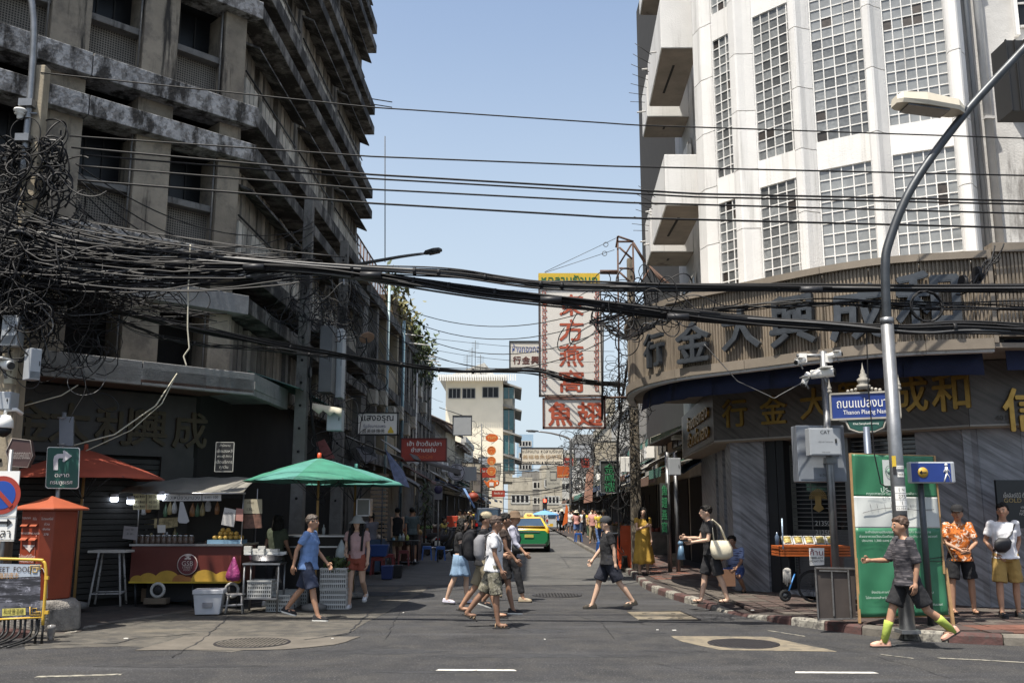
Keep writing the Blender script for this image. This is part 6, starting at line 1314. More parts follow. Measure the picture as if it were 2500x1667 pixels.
K=person('walker in dark brown sleeveless top and sneakers, half hidden behind the group',1228,1496,0,1.7,-84,th=(.3,-.3),kn=(.05,.5),arm=((.25,.5,.1,0),(-.35,.4,.08,0)),top=cloth('dark brown top',(.05,.035,.028)),sleeve=.3,bottom=black_c,blen=.8,shoe=black_c,shoekind='sneaker',sk=skin_d,hairk='short')
K=person('stout man in black tee, dark shorts and walking shoes heading left',1490,1486,0,1.67,84,th=(.5,-.5),kn=(.08,.25),arm=((.35,.35,.1,0),(-.25,.2,.08,0)),top=black_c,sleeve=.6,bottom=cloth('dark navy shorts',(.012,.014,.024)),blen=.9,shoe=M('dark brown shoe',(.035,.03,.022),.8),shoekind='shoe',fat=1.18,hat=('cap',cloth('dark cap',(.03,.032,.036))),sk=skin_l,at=G(1488,1487))
K=person('woman with wavy black hair in a long mustard dress standing at the kerb',1577,1402,.13,1.68,-10,th=(.05,-.04),kn=(.05,.02),arm=((.55,1.6,.1,.9),(.1,.2,.05,0)),yaw=-.35,top=must,sleeve=.35,hem=.95,bottom=must,blen=.28,kind='dress',flare=1.1,shoe=M('cream shoe',(.55,.48,.36),.6),shoekind='flip',hairk='wavy',sk=skin_l,at=G(1572,1402,.13))
K=person('man in glasses, black tee and long black shorts carrying a cream tote bag',1735,1472,.13,1.72,88,th=(.3,-.28),kn=(.05,.1),arm=((.45,1.25,.08,.1),(.3,1.2,.1,.15)),lean=.08,top=black_c,sleeve=.6,bottom=black_c,blen=.98,shoe=M('dark flip flop',(.03,.025,.02),.8),shoekind='flip',sk=skin_l,hairk='short',at=G(1741,1474,.13))
b=MB();loft(b,[(-.24,-.12,.78,.06,.12),(-.26,-.13,.84,.1,.19),(-.25,-.12,.98,.09,.2),(-.23,-.1,1.1,.05,.15)],18)
b.tube([V((-.24,-.0,1.08)),V((-.22,.02,1.3)),V((-.15,.0,1.46)),V((-.2,-.12,1.34)),V((-.25,-.22,1.08))],.022,6,flat=.5);held(K,b,'tote_bag',bag_c,'cream canvas tote bag on the shoulder of the man in glasses','bag')
b=MB();c=K['A'][0][3]*K['s'];b.tube([c+V((-.02,.04,-.12)),c+V((-.02,.05,-.38))],[.035,.08],10);b.ball(c+V((-.02,.05,-.1)),(.05,.05,.05));held(K,b,'carrier_bag',M('blue grey plastic bag',(.09,.16,.24),.4,var=.3),'blue plastic bag dangling from the hand of the man in glasses','bag')
b=MB();c=K['A'][1][3]*K['s'];b.box(c.x-.045,c.x+.045,c.y-.02,c.y+.13,c.z+.02,c.z+.032);held(K,b,'phone',blk_p,'dark phone held out by the man in glasses','phone')
b=MB()
for sd in(1,-1):b.tube([K['hd'](sd*.03,.1,.012)+V((math.cos(g)*.022,0,math.sin(g)*.017))for g in[2*PI*i/10 for i in range(11)]],.0028,4,cap=False);b.tube([K['hd'](sd*.05,.098,.015),K['hd'](sd*.078,.0,.012)],.0025,4)
lpart(K,b,'glasses',blk_p)
K=person('person in blue checked shirt crouching against the granite pier',1800,1436,.13,1.6,30,th=(1.5,1.35),kn=(2.25,2.2),ab=(.25,.2),arm=((1.1,1.2,.1,.5),(.9,.5,.1,.2)),lean=.35,top=pattern('blue checked shirt',(.18,.23,.38),[(.03,.035,.08)],40,'stripe'),sleeve=.8,hem=.9,bottom=cloth('blue work trousers',(.04,.07,.2)),blen=1.1,kind='trousers',shoe=black_c,shoekind='flip',sk=skin_d,at=G(1800,1445,.13),hairk='short')
c=wpt(K,(.08,.42,.2));b=MB();b.box(c.x-.17,c.x+.15,c.y-.12,c.y-.06,c.z-.05,c.z+.27);solo(b,'cardboard_sheet',M('brown cardboard',(.16,.085,.05),.9,var=.15),'brown cardboard sheet leaning on the knees of the crouching person','cardboard')
K=person('man in dark striped shirt and neon yellow socks walking left past the lamp post',2232,1584,0,1.72,86,th=(.5,-.55),kn=(.05,.5),arm=((.5,1.1,.12,.1),(-.2,.4,.1,0)),top=stripe,sleeve=1.0,hem=.84,bottom=black_c,blen=.85,shoe=M('salmon clog',(.6,.33,.24),.6),shoekind='clog',sk=skin,hairk='short',hair=M('brown hair',(.07,.04,.025),.6),fat=1.08,at=G(2226,1582))
for i in(0,1):hp,kp,an=K['J'][i];lpart(K,MB().tube([an*K['s']+V((0,.0,-.03)),an.lerp(kp,.5)*K['s'],an.lerp(kp,.62)*K['s']],[.044,.058,.06],10),'sock',cloth('neon yellow sock',(.36,.44,.08),var=.08))
K=person('man in black cap, orange floral shirt and black shorts standing with clasped hands',2352,1498,.13,1.68,6,th=(.05,-.02),kn=(.03,.02),ab=(.16,.14),arm=((.25,.75,.22,.75),(.25,.7,.22,.75)),top=floral,sleeve=.75,hem=.84,bottom=black_c,blen=.85,shoe=M('dark flip flop',(.03,.025,.02),.8),shoekind='flip',hat=('cap',black_c),sk=skin,fat=1.05,at=G(2355,1500,.13),yaw=-.3)
K=person('man in white tee and ochre shorts with a black sling bag across his chest',2470,1502,.13,1.72,8,th=(.12,-.04),kn=(.02,.02),ab=(.1,.08),arm=((-.3,.9,.25,.4),(-.35,.8,.25,.4)),top=white_c,sleeve=.65,hem=.88,bottom=ochre,blen=.95,shoe=black_c,shoekind='shoe',sk=skin,at=G(2468,1506,.13),yaw=-.5,fat=1.05)
b=MB();b.tube([V((-.16,.06,1.42)),V((-.06,.14,1.25)),V((.08,.15,1.12)),V((.19,.05,1.0))],.018,6,flat=.5);loft(b,[(.1,.15,.98,.06,.03),(.09,.16,1.04,.12,.05),(.07,.16,1.14,.13,.045),(.05,.15,1.2,.08,.02)],14);lpart(K,b,'sling_bag',M('black nylon bag',(.012,.012,.014),.6))
sm=dict(vox=.02)
person('vendor in dark green top half hidden behind the man in blue polo',655,1470,.02,1.66,-150,th=(.1,-.1),kn=(.05,.05),top=cloth('dark green top',(.04,.05,.03)),bottom=black_c,blen=1.5,kind='trousers',shoe=white_c,shoekind='sneaker',sk=skin_d,at=G(668,1478,0),hairk='bob',**sm)
person('dark-shirted diner with black bun near the blue crate',905,1392,.1,1.58,140,th=(.1,-.1),top=cloth('grey tee',(.12,.12,.14)),bottom=black_c,blen=.8,shoe=black_c,hairk='tail',**sm)
person('person in black tank top standing at the condiment table',968,1376,.1,1.72,160,th=(.15,-.1),top=black_c,sleeve=.0,bottom=khaki,blen=.9,shoe=black_c,sk=skin_l,**sm)
person('man in grey green tee with a white waist bag beside the tank top',1004,1372,.1,1.73,170,th=(.1,-.1),top=cloth('grey green tee',(.08,.11,.12)),sleeve=.7,bottom=cloth('dark shorts',(.03,.03,.03)),blen=.9,shoe=white_c,**sm)
person('seated person in dark top behind the blue crate',930,1380,.1,1.6,100,th=(1.4,1.35),kn=(1.5,1.5),top=cloth('black blouse',(.02,.02,.025)),bottom=black_c,blen=.9,shoe=black_c,sk=skin,hairk='bob',**sm)
person('rider in yellow shirt sitting beside the red box on the left',1082,1340,.1,1.6,-60,th=(1.3,1.2),kn=(1.4,1.4),top=cloth('yellow shirt',(.35,.3,.08)),bottom=navy_c,blen=1.5,kind='trousers',shoe=black_c,**sm)
tops=[('white',(.6,.6,.58)),('black',(.015,.015,.017)),('pink',(.5,.25,.22)),('yellow',(.5,.38,.05)),('grey',(.2,.2,.22)),('blue',(.08,.14,.3)),('beige',(.4,.32,.22)),('orange',(.5,.2,.06)),('dark green',(.04,.07,.04))]
cr=[(1408,1315,2,'bucket',170,5),(1440,1316,3,None,180,8),(1455,1318,7,None,20,1),(1475,1322,6,'bucket',10,5),(1372,1300,1,'bucket',0,1),(1384,1298,4,None,175,1),(1392,1302,0,None,10,4),(1364,1297,5,None,180,1),(1400,1296,1,None,0,4),(1356,1290,6,None,180,1),(1346,1288,0,'bucket',0,5),(1428,1312,1,None,90,1),(1338,1286,8,None,0,1),(1462,1335,3,None,150,5)]
bm_={}
for i,(px,py,tc_,ht,fc,bt)in enumerate(cr):
 c=G(px,py,.12);wd=['beyond the stall','by the tables','near the kerb','under the awning','in the distance'][i%5]
 extra=' and pale sun hat' if ht else ''
 side='leftmost far' if px<1345 else None
 person('%s-topped pedestrian%s %s, %s'%(tops[tc_][0],extra,['first to the right of the taxi','behind the blue stool','close to the awning post','nearest the green neon sign','in the thick of the crowd','with their back to the camera','facing the camera in the crowd','furthest from the shops','by the shopfront','next to the kerb','just right of the taxi roof','in front of the shadowed shops','at the far left of the crowd','behind the man in black tee'][i],wd),0,0,at=c,H=1.6+.02*(i%6),face=fc,th=(.2,-.2)if i%2 else(.05,-.05),kn=(.05,.2),top=cloth('%s top'%tops[tc_][0],tops[tc_][1]),bottom=cloth('%s trousers'%tops[bt][0],tops[bt][1]),blen=1.8 if i%3 else .9,kind='trousers',shoe=None,hat=('bucket',bag_c)if ht else None,hairk='bob' if i%4==0 else 'short',vox=.035,group='pedestrians in the far crowd',sk=(skin,skin_l)[i%2],arm=((.3,.6,.1,0),(.2,1.2,.1,.2))if i%3==0 else SW)
 #TAXI
tx=thing('taxi','yellow over green taxi sedan seen from behind in the side street','taxi',(.72,40.6,0),math.atan(-.0192))
tyel=M('taxi yellow',(.62,.38,.03),.3,var=.03,spec=.6);tgrn=M('taxi green',(.01,.16,.055),.28,var=.03,spec=.6);chrome=M('chrome',(.5,.5,.5),.15,1);rubber=M('tyre rubber',(.02,.02,.02),.85);tail=M('tail lamp red',(.35,.01,.01),.2);cglass=M('car glass',(.03,.055,.09),.06,spec=.9)
hw=.885
def sec(y,zl,zt,w,k=1):return[(x*w,y,z)for x,z in[(-.0,zl),(-.84,zl),(-.98,zl+.12),(-1.0,.55),(-1.0,.74),(-.985,.8),(-.95,zt-.06),(-.86,zt),(0,zt+.025),(.86,zt),(.95,zt-.06),(.985,.8),(1.0,.74),(1.0,.55),(.98,zl+.12),(.84,zl),(0,zl)]]
st=[sec(0.0,.36,.9,hw*.88),sec(.05,.28,1.0,hw*.94),sec(.2,.24,1.06,hw*.985),sec(.55,.22,1.07,hw),sec(1.2,.2,1.03,hw),(sec(3.2,.2,1.0,hw)),sec(3.9,.22,.93,hw*.98),sec(4.35,.24,.8,hw*.92),sec(4.55,.3,.66,hw*.82)]
b=MB();b.sheet(st);n=len(st[0])
b.m=[1 if(5<=(i%(n-1))<=10)else 0 for i in range(len(b.f))];b.f=[f[::-1]for f in b.f]
b.add(st[0],[tuple(range(n))],0);b.add([p for p in st[-1]],[tuple(range(n))[::-1]],0);b.build('body',[tgrn,tyel],tx,local=True,bevel=.0)
gb=[(-.8,.55),(.8,.55),(.8,3.25),(-.8,3.25)];gr_=[(-.56,1.15),(.56,1.15),(.56,2.3),(-.56,2.3)]
MB().hexa([(x,y,1.04)for x,y in gb]+[(x,y,1.42)for x,y in gr_]).build('cabin',tyel,tx,local=True,bevel=.03)
MB().hexa([(x*.98,y+.02,1.415)for x,y in gr_]+[(x*.8,y*.9+.17,1.46)for x,y in gr_]).build('roof',tyel,tx,local=True,bevel=.015)
def quadp(P,nm,mat,off=(0,0,0)):MB().prism([V(p)+V(off)for p in P],V(off)*.1+V((0,-.004,.002))).build(nm,mat,tx,local=True)
lerp=lambda a,b_,t:tuple(a[i]+(b_[i]-a[i])*t for i in range(3))
A0,A1,A2,A3=(-.8,.55,1.04),(.8,.55,1.04),(.56,1.15,1.42),(-.56,1.15,1.42)
q=lambda u,v:lerp(lerp(A0,A1,u),lerp(A3,A2,u),v)
quadp([q(.07,.08),q(.93,.08),q(.93,.92),q(.07,.92)],'rear_window',cglass,(0,-.012,.012))
for sd in(-1,1):
 B0,B1,B2,B3=(sd*.8,.62,1.04),(sd*.8,3.2,1.04),(sd*.56,2.28,1.42),(sd*.56,1.17,1.42);q2=lambda u,v:lerp(lerp(B0,B1,u),lerp(B3,B2,u),v)
 for u0,u1 in((.12,.48),(.52,.88)):MB().add([V(q2(u,v))+V((sd*.012,0,.006))for u,v in((u0,.12),(u1,.12),(u1,.9),(u0,.9))],[(0,1,2,3)]).build('side_window',cglass,tx,local=True,thick=.006)
 b=MB();b.hexa([(sd*x,y,z)for x,y,z in[(.42,-.0,.78),(.86,.09,.78),(.87,.28,.8),(.5,.1,.8),(.42,.0,.9),(.86,.1,.92),(.87,.3,.9),(.5,.1,.9)]]);b.build('tail_light',tail,tx,local=True,bevel=.01)
 MB().hexa([(sd*x,y,z)for x,y,z in[(.5,-.01,.3),(.72,.02,.3),(.72,.06,.3),(.5,.06,.3),(.5,-.02,.36),(.72,.01,.36),(.72,.06,.36),(.5,.06,.36)]]).build('reflector',tail,tx,local=True)
 b=MB();b.tube([(sd*.86,2.55,1.08),(sd*1.0,2.5,1.1)],.03,6);b.box(*sorted((sd*.93,sd*1.08)),2.46,2.54,1.03,1.16);b.build('mirror',tyel,tx,local=True)
 for yy in(.95,3.6):
  w_=bpy.data.objects.new('wheel',MB().lathe([(0.001,-.11),(.31,-.11),(.325,-.06),(.325,.06),(.31,.11),(.001,.11)],(0,0,0),20,ax=(1,0,0)).mesh('wheel'));w_.data.materials.append(rubber);C.objects.link(w_);w_.parent=tx;w_.location=(sd*.78,yy,.325)
  r=bpy.data.objects.new('rim',MB().lathe([(0.001,.005),(.19,.0),(.2,.01),(.001,.02)],(sd*.11,0,0),16,ax=(sd,0,0)).mesh('rim'));r.data.materials.append(chrome);C.objects.link(r);r.parent=w_
MB().box(-.45,.45,-.02,.02,.84,.875).build('chrome_strip',chrome,tx,local=True);MB().box(-.19,.19,-.025,.0,.62,.74).build('licence_plate',M('taxi plate',(.5,.42,.1),.5),tx,local=True)
b=MB();b.hexa([(-.7,.02,1.05),(.7,.02,1.05),(.66,.24,1.06),(-.66,.24,1.06),(-.68,-.0,1.09),(.68,-.0,1.09),(.64,.24,1.09),(-.64,.24,1.09)]);b.build('spoiler',tyel,tx,local=True,bevel=.008)
MB().box(-.72,.72,-.04,.05,.24,.36).build('lower_bumper',M('black bumper plastic',(.02,.02,.02),.6),tx,local=True,bevel=.02)
b=MB();rows=[[(x*k_,y,z)for x in(-.24,-.2,.2,.24)]for k_,y,z in((1,1.5,1.47),(1,1.48,1.53),(.8,1.52,1.6),(.55,1.56,1.62),(.8,1.62,1.58),(1,1.66,1.47))]
b.hexa([(-.25,1.48,1.46),(.25,1.48,1.46),(.25,1.7,1.46),(-.25,1.7,1.46),(-.16,1.53,1.62),(.16,1.53,1.62),(.16,1.65,1.62),(-.16,1.65,1.62)]);b.build('roof_sign',M('taxi sign cream',(.65,.5,.16),.4),tx,local=True,bevel=.02)
o=text('TAXI',(0,1.495,1.54),X3,V((0,.3,1)),.1,M('taxi sign letters',(.3,.05,.02),.5),None,'lettering',.012,.01);o.parent=tx
for sd in(-1,1):MB().box(sd*.38-.12,sd*.38+.12,1.35,1.42,1.08,1.3).build('headrest',M('grey seat cloth',(.2,.2,.2),.8),tx,local=True,bevel=.03)
#PARASOLS
def parasol(name,label,x,y,zb,zr,zt,R,mat,n=10,rot=0,tip=None,folds=2,polem=None,mat2=None,wav=.012):
 t=thing(name,label,'parasol',(x,y,zb));rows=[];m=9;K_=n*6
 for i in range(m+1):
  f=i/m;r=[]
  for j in range(K_+1):
   g=rot+2*PI*j/K_;seam=(j%6)/6;bow=math.sin(seam*PI);rr=R*f*(1-.045*bow*f);z=zt+(zr-zt)*(f**1.12)+.02*bow*f+wav*math.sin(f*26+j*.8)*bow*f+random.uniform(-.002,.002)
   if i==m:z-=.03*bow
   r.append(V((x+math.cos(g)*rr,y+math.sin(g)*rr,z)))
  rows.append(r)
 b=MB().sheet(rows[::-1]);
 if mat2:b.m=[1 if(k%K_)//6%3==0 else 0 for k in range(len(b.f))]
 b.build('canopy',[mat,mat2 or mat],t,thick=.004)
 b=MB().tube([(x,y,zb),(x,y,zt+.02)],.024,8);b.build('pole',polem or M('bamboo pole',(.28,.17,.06),.6,var=.2),t)
 for k in range(n):g=rot+2*PI*k/n;e=V((math.cos(g),math.sin(g),0));MB().tube([V((x,y,zt-.04)),V((x,y,zr+.005))+e*R*.99],.008,4).build('rib',steel_d,t);MB().tube([V((x,y,zr-.35)),V((x,y,zt+(zr-zt)*.5-.03))+e*R*.5],.007,4).build('strut',steel_d,t)
 MB().lathe([(.001,.1),(.035,.09),(.04,.02),(.04,-.02)],(x,y,zt),10).build('cap',tip or mat,t);MB().lathe([(.22,0),(.22,.08),(.06,.12),(.001,.12)],(x,y,zb),16).build('base',conc,t);return t
pg=M('green parasol cloth',(.03,.16,.105),.75,var=.25,scale=2.5,bump=.6,bscale=7,stretch=(1,1,4));pg2=M('sea green parasol cloth',(.055,.2,.165),.75,var=.2,scale=2.5,bump=.6,bscale=7,stretch=(1,1,4));pr=M('brick red parasol cloth',(.32,.06,.03),.8,var=.18,scale=2)
o_=W(778,1168,17.3);parasol('parasol','large green parasol with red tip over the stall at the street corner',o_.x,17.3,.01,W(778,1172,16.6).z,W(778,1118,17.3).z,1.34,pg,10,.2,M('red parasol tip',(.55,.07,.02),.4),mat2=pg2)
o_=W(868,1180,19.6);parasol('parasol','second sea green parasol tucked behind the large one',o_.x,19.6,.02,W(850,1183,19).z,W(868,1143,19.6).z,1.05,pg2,8,.5,wav=.006)
o_=W(205,1160,16.5);parasol('parasol','wide brick red parasol beside the food cart, behind the green arrow sign',o_.x,16.5,.12,W(205,1166,15.8).z,W(205,1097,16.5).z,1.36,pr,8,.1,wav=.004)
#LEFT CORNER FURNITURE
po=M('post box red',(.21,.036,.014),.4,var=.12,scale=3,col3=(.24,.05,.02),thr3=(.6,.75),scale3=2);po_r=M('post box sunlit red',(.3,.07,.03),.5,var=.12)  # lighter red paints sunlight into the roof and slot hoods
PX,PY=G(112,1540,.0).x-.0,14.35;PX=W(112,1400,PY).x;zb=W(110,1460,PY).z
pbx=thing('post_box','tall red orange post box with pyramid roof on a concrete plinth','post box',(PX,PY,zb));h=W(112,1245,PY).z-zb
def octo(w,c,z,rot=-.45):return[V((PX+math.cos(rot+g)*r,PY+math.sin(rot+g)*r,z))for r,g in[(math.hypot(w,c),s_*PI/2+a)for s_ in range(4)for a in(-math.atan2(c,w),math.atan2(c,w))]]
wA,cA=.33,.2;b=MB();P0=octo(wA*.93,cA*.93,zb);P1=octo(wA,cA,zb+h);b.add(P0+P1,[tuple(range(8))[::-1],tuple(range(8,16))]+[(i,(i+1)%8,8+(i+1)%8,8+i)for i in range(8)]);b.build('body',po,pbx,bevel=.015)
b=MB();P0=octo(wA+.1,cA+.1,zb+h);P1=octo(wA+.1,cA+.1,zb+h+.03);b.add(P0+P1+[V((PX,PY,zb+h+.21))],[tuple(range(8))[::-1]]+[(i,(i+1)%8,8+(i+1)%8,8+i)for i in range(8)]+[(8+i,8+(i+1)%8,16)for i in range(8)]);b.build('roof',po_r,pbx,bevel=.008)
fr_a=-.45-PI/2;fn=V((math.cos(-PI/2-.0),math.sin(-PI/2),0))
ang=-.45+3*PI/2;nf=V((math.cos(ang),math.sin(ang),0));rf=V((-nf.y,nf.x,0));fp_=lambda x,z:V((PX,PY,zb))+nf*(wA*(.94+.06*z/h)+.006)+rf*x+V((0,0,z))
postw=M('post box white print',(.6,.52,.48),.6)
for tx_,x,z,s_ in[('กรุงเทพฯ',-.09,h-.12,.05),('ที่อื่น',.09,h-.12,.05),('BANGKOK',-.09,h-.33,.035),('OTHER PLACES',.09,h-.33,.035),('ไปรษณีย์ไทย',-.02,h-.66,.07),('THAILAND POST',-.02,h-.73,.045)]:text(tx_,fp_(x,z),rf,Z3,s_,postw,pbx,'lettering',.002,.004)
for x in(-.1,.1):
 for dz in(.2,.4):MB().prism([fp_(x-.07,h-dz),fp_(x+.07,h-dz),fp_(x+.07,h-dz)+nf*.04-Z3*.035,fp_(x-.07,h-dz)+nf*.04-Z3*.035],Z3*.008).build('slot_hood',po_r,pbx)
MB().add([fp_(-.13,h-.5),fp_(.13,h-.5),fp_(.05,h-.57),fp_(.03,h-.6)],[(0,3,2,1)]).build('paper_plane_logo',postw,pbx,thick=.003)
MB().tube([fp_(.14,.1),fp_(.14,h-.45)],.006,4).build('door_edge',M('dark red seam',(.12,.02,.01)),pbx)
for z in(.25,.55,.85):MB().tube([fp_(.15,z),fp_(.15,z+.07)],.012,6).build('hinge',po,pbx)
b=MB();n2=V((math.cos(ang+PI/4),math.sin(ang+PI/4),0));r2=V((-n2.y,n2.x,0));dd=(wA+cA)/math.sqrt(2);cw=(wA-cA)/math.sqrt(2)
fq=lambda x,z:V((PX,PY,zb))+n2*(dd*(.935+.06*z/h)+.005)+r2*x+V((0,0,z))
b.tube([fp_(-.16,h-.98),fp_(-.06,h-.85),fp_(.06,h-.8),fp_(.18,h-.78)],.014,5,flat=.4);b.tube([fq(-cw*.85,h-.78),fq(0,h-.84),fq(cw*.7,h-1.0),fq(cw*.9,h-1.25)],.014,5,flat=.4);b.build('white_swoosh',postw,pbx)
for i,tx_ in enumerate(('ไปรษณีย์','ด่วน','พิเศษ','378')):text(tx_,fq(.0,h-.12-i*.075),r2,Z3,.045,postw,pbx,'lettering',.002,.003)
plm=M('rough concrete plinth',(.2,.185,.165),.95,var=.35,scale=9,bump=1,bscale=40,col3=(.05,.045,.04),thr3=(.5,.68),scale3=2,stretch3=(1,1,.6))
b=MB();P0=octo(.46,.28,.02);P1=octo(.44,.27,zb-.1);P2=octo(.36,.22,zb-.002);b.add(P0+P1+P2,[tuple(range(8))[::-1],tuple(range(16,24))]+[(k*8+i,k*8+(i+1)%8,k*8+8+(i+1)%8,k*8+8+i)for k in(0,1)for i in range(8)]);solo(b,'concrete_plinth',plm,'rough grey concrete plinth under the red post box','plinth',bevel=.03)
t,P,k=board('no_parking_sign','no parking sign with blue disc and red ring, cropped at the left edge','road sign',-34,1148,50,1322,13.1,wh,None,.02)
c=P(5,1208);u_=pxm(13.1);MB().lathe([(.001,0),(46*u_,0),(46*u_,.006),(.001,.006)],c,40,ax=(0,-1,0),smooth=False).build('red_ring',red_p,t);MB().lathe([(.001,.006),(34*u_,.006),(34*u_,.01),(.001,.01)],c,40,ax=(0,-1,0),smooth=False).build('blue_disc',blue_p,t)
MB().prism([c+V((x*u_,-.012,z*u_))for x,z in[(-30,23),(-23,30),(30,-23),(23,-30)]],(0,-.004,0)).build('red_bar',red_p,t)
b=MB();o=P(0,1275);b.box(o.x-.2,o.x+20*u_,o.y-.006,o.y,o.z-.018,o.z+.018);b.prism([o+V((x*u_,0,z*u_))for x,z in[(18,10),(30,0),(18,-10)]],(0,-.006,0));b.build('arrow',blk_p,t)
b=MB();a=P(-34,1318);c2=P(44,1260)
for q in[(a.x,c2.x,a.z,a.z+.008),(a.x,c2.x,c2.z-.008,c2.z),(c2.x-.008,c2.x,a.z,c2.z)]:b.box(q[0],q[1],a.y-.003,a.y,q[2],q[3])
b.build('border',blk_p,t);text('เวลา',P(2,1303),X3,Z3,30*u_,blk_p,t,'lettering',.003,.01)
MB().tube([P(18,1150)+V((0,.06,.3)),V((P(18,1150).x,P(18,1150).y+.06,0))],.03,8).build('post',galv,t)
t=thing('direction_sign','green sign with white right-turn arrow and Thai market name','road sign',W(152,1300,14.85));Y_=14.8;u_=pxm(Y_);P=lambda px,py,d=0:V((W(px,py,Y_).x,Y_-d,W(px,py,Y_).z))
out=[P(114+dx,1092+dy)for dx,dy in[(6,0),(76,2),(79,5),(76,95),(72,99),(3,98),(-2,94),(2,3)]];MB().prism(out,(0,.02,0)).build('panel',green_sg,t);MB().prism([o+(P(151,1141)-o)*-.035+V((0,.004,0))for o in out],(0,.012,0)).build('border',wh,t)
MB().prism([P(x,y,.004)for x,y in[(131,1147),(131,1122),(133,1113),(140,1108),(155,1107),(154,1100),(158,1099),(176,1113),(157,1127),(153,1126),(155,1118),(145,1118),(142,1121),(142,1147)]],(0,-.004,0)).build('arrow',M('sign arrow grey',(.5,.5,.52),.6),t)
text('ตลาด',P(152,1160,.006),X3,Z3,14*u_,wh,t,'lettering',.003,.008,width=35*u_);text('กรมภูธเรศ',P(150,1179,.006),X3,Z3,13*u_,wh,t,'lettering',.003,.006,width=54*u_)
MB().tube([V((P(150,1005).x,14.9,.1)),P(150,1005)+V((0,.1,0))],.035,10).build('post',galv,t)
MB().prism([P(143,1018,-.02),P(178,1016,-.02),P(177,1088,-.02),P(143,1088,-.02)],(0,.03,0)).build('back_to_back_sign',M('sign back',(.13,.14,.16),.5,.5),t);b=MB()
for y in(1020,1084):b.tube([P(143,y,.03),P(160,y,.03)],.012,5)
b.build('clamp',galv,t)
t=thing('hexagonal_sign','brown six sided hanging sign with worn vertical lettering, far left','sign',W(45,1145,14));P=lambda px,py,d=0:V((W(px,py,14).x,14-d,W(px,py,14).z))
hx=[P(x,y)for x,y in[(30,1070),(74,1075),(80,1112),(68,1141),(24,1138),(15,1102)]];MB().prism(hx,(0,.08,0)).build('panel',M('maroon enamel',(.06,.03,.027),.5,var=.2),t)
MB().tube([h_+V((0,-.005,0))for h_ in hx+hx[:1]],.008,4).build('rim',M('sign rim',(.2,.17,.15),.6),t);text('ห้ามจอดตลอดแนว',P(48,1108,.008),X3,Z3,.17,M('worn sign print',(.3,.27,.25),.7),t,'lettering',.003,0,width=.33)
BY_=13.0;u_=pxm(BY_);P=lambda px,py,d=0:V((W(px,py,BY_).x,BY_-d,W(px,py,BY_).z));t=thing('barrier','yellow tube barrier with a STREET FOOD banner, cropped at the left','barrier',(P(50,1500).x,BY_,0));yt=M('yellow barrier paint',(.55,.34,.04),.45,var=.15)
MB().tube(catmull([P(-60,1362),P(90,1366),P(105,1370),P(111,1382),P(112,1420),P(104,1525)],5),.02,8).build('frame',yt,t);MB().tube([P(-60,1514),P(106,1506)],.014,6).build('lower_rail',yt,t)
for y in(1406,1490):MB().box(P(110,y).x,P(119,y).x,BY_-.02,BY_+.02,P(110,y+8).z,P(110,y).z).build('bracket',yt,t)
ban=M('banner print dark',(.1,.1,.12),.6,var=.5,scale=6,col2=(.28,.28,.32),thr=(.55,.6),col3=(.02,.02,.025),thr3=(.45,.55),scale3=5,stretch3=(.4,1,3))
MB().add([P(-60,1374),P(100,1376),P(97,1504),P(-60,1508)],[(0,3,2,1)]).build('banner',ban,t,thick=.004);MB().add([P(-60,1374,.004),P(98,1378,.004),P(97,1406,.004),P(-60,1412,.004)],[(0,3,2,1)]).build('banner_sky',M('banner sky print',(.36,.4,.45),.6),t)
dk=M('banner dark lettering',(.05,.03,.02),.6);text('STREET  FOOD',P(25,1389,.008),X3,Z3,.1,dk,t,'lettering',.002,.004,width=106*u_);text('路的夜市',P(22,1404,.008),X3,Z3,.085,M('banner gold lettering',(.4,.2,.04),.6),t,'lettering',.002,.004,width=48*u_)
MB().add([P(6,1485,.006),P(63,1483,.006),P(63,1500,.006),P(6,1503,.006)],[(0,3,2,1)]).build('label_patch',M('pale yellow patch',(.55,.48,.12),.6),t);text('和成豐酒樓',P(34,1492,.01),X3,Z3,.08,M('green black lettering',(.04,.04,.01),.6),t,'lettering',.002,.006,width=48*u_)
def fretm(x,y,sx,sy,parent):
 for pts in([(0,0),(26,0),(26,20)],[(4,5),(20,5),(20,16),(10,16),(10,10)],[(0,-2),(0,8),(12,8)]):MB().tube([P(x-sx*a,y+sy*b_,.01)for a,b_ in pts],.006,4).build('fret_corner',yt,parent)
fretm(101,1380,1,1,t);fretm(100,1500,1,-1,t)
for i,px in enumerate((8,18,34,48,76,92)):
 g0=P(px,1512,-.03);e=V((g0.x-.16,BY_-.42,.02));MB().tube(catmull([g0,V((g0.x,BY_+.02,.15)),V((g0.x-.03,BY_-.14,.07)),e],5),.016,6).build('curved_foot',black_m,t)
for px in(60,88,104):MB().tube([P(px,1508,-.03),V((P(px,1508).x,BY_+.03,.0))],.016,6).build('leg',black_m,t)
c=G(123,1563,.0);solo(MB().lathe([(.04,0),(.058,.16),(.06,.165),(.05,.2),(.001,.21)],c+V((0,0,.004)),14),'plastic_cup',M('clear plastic cup',(.35,.34,.33),.15,trans=.5),'clear domed plastic cup standing beside the barrier foot','cup')
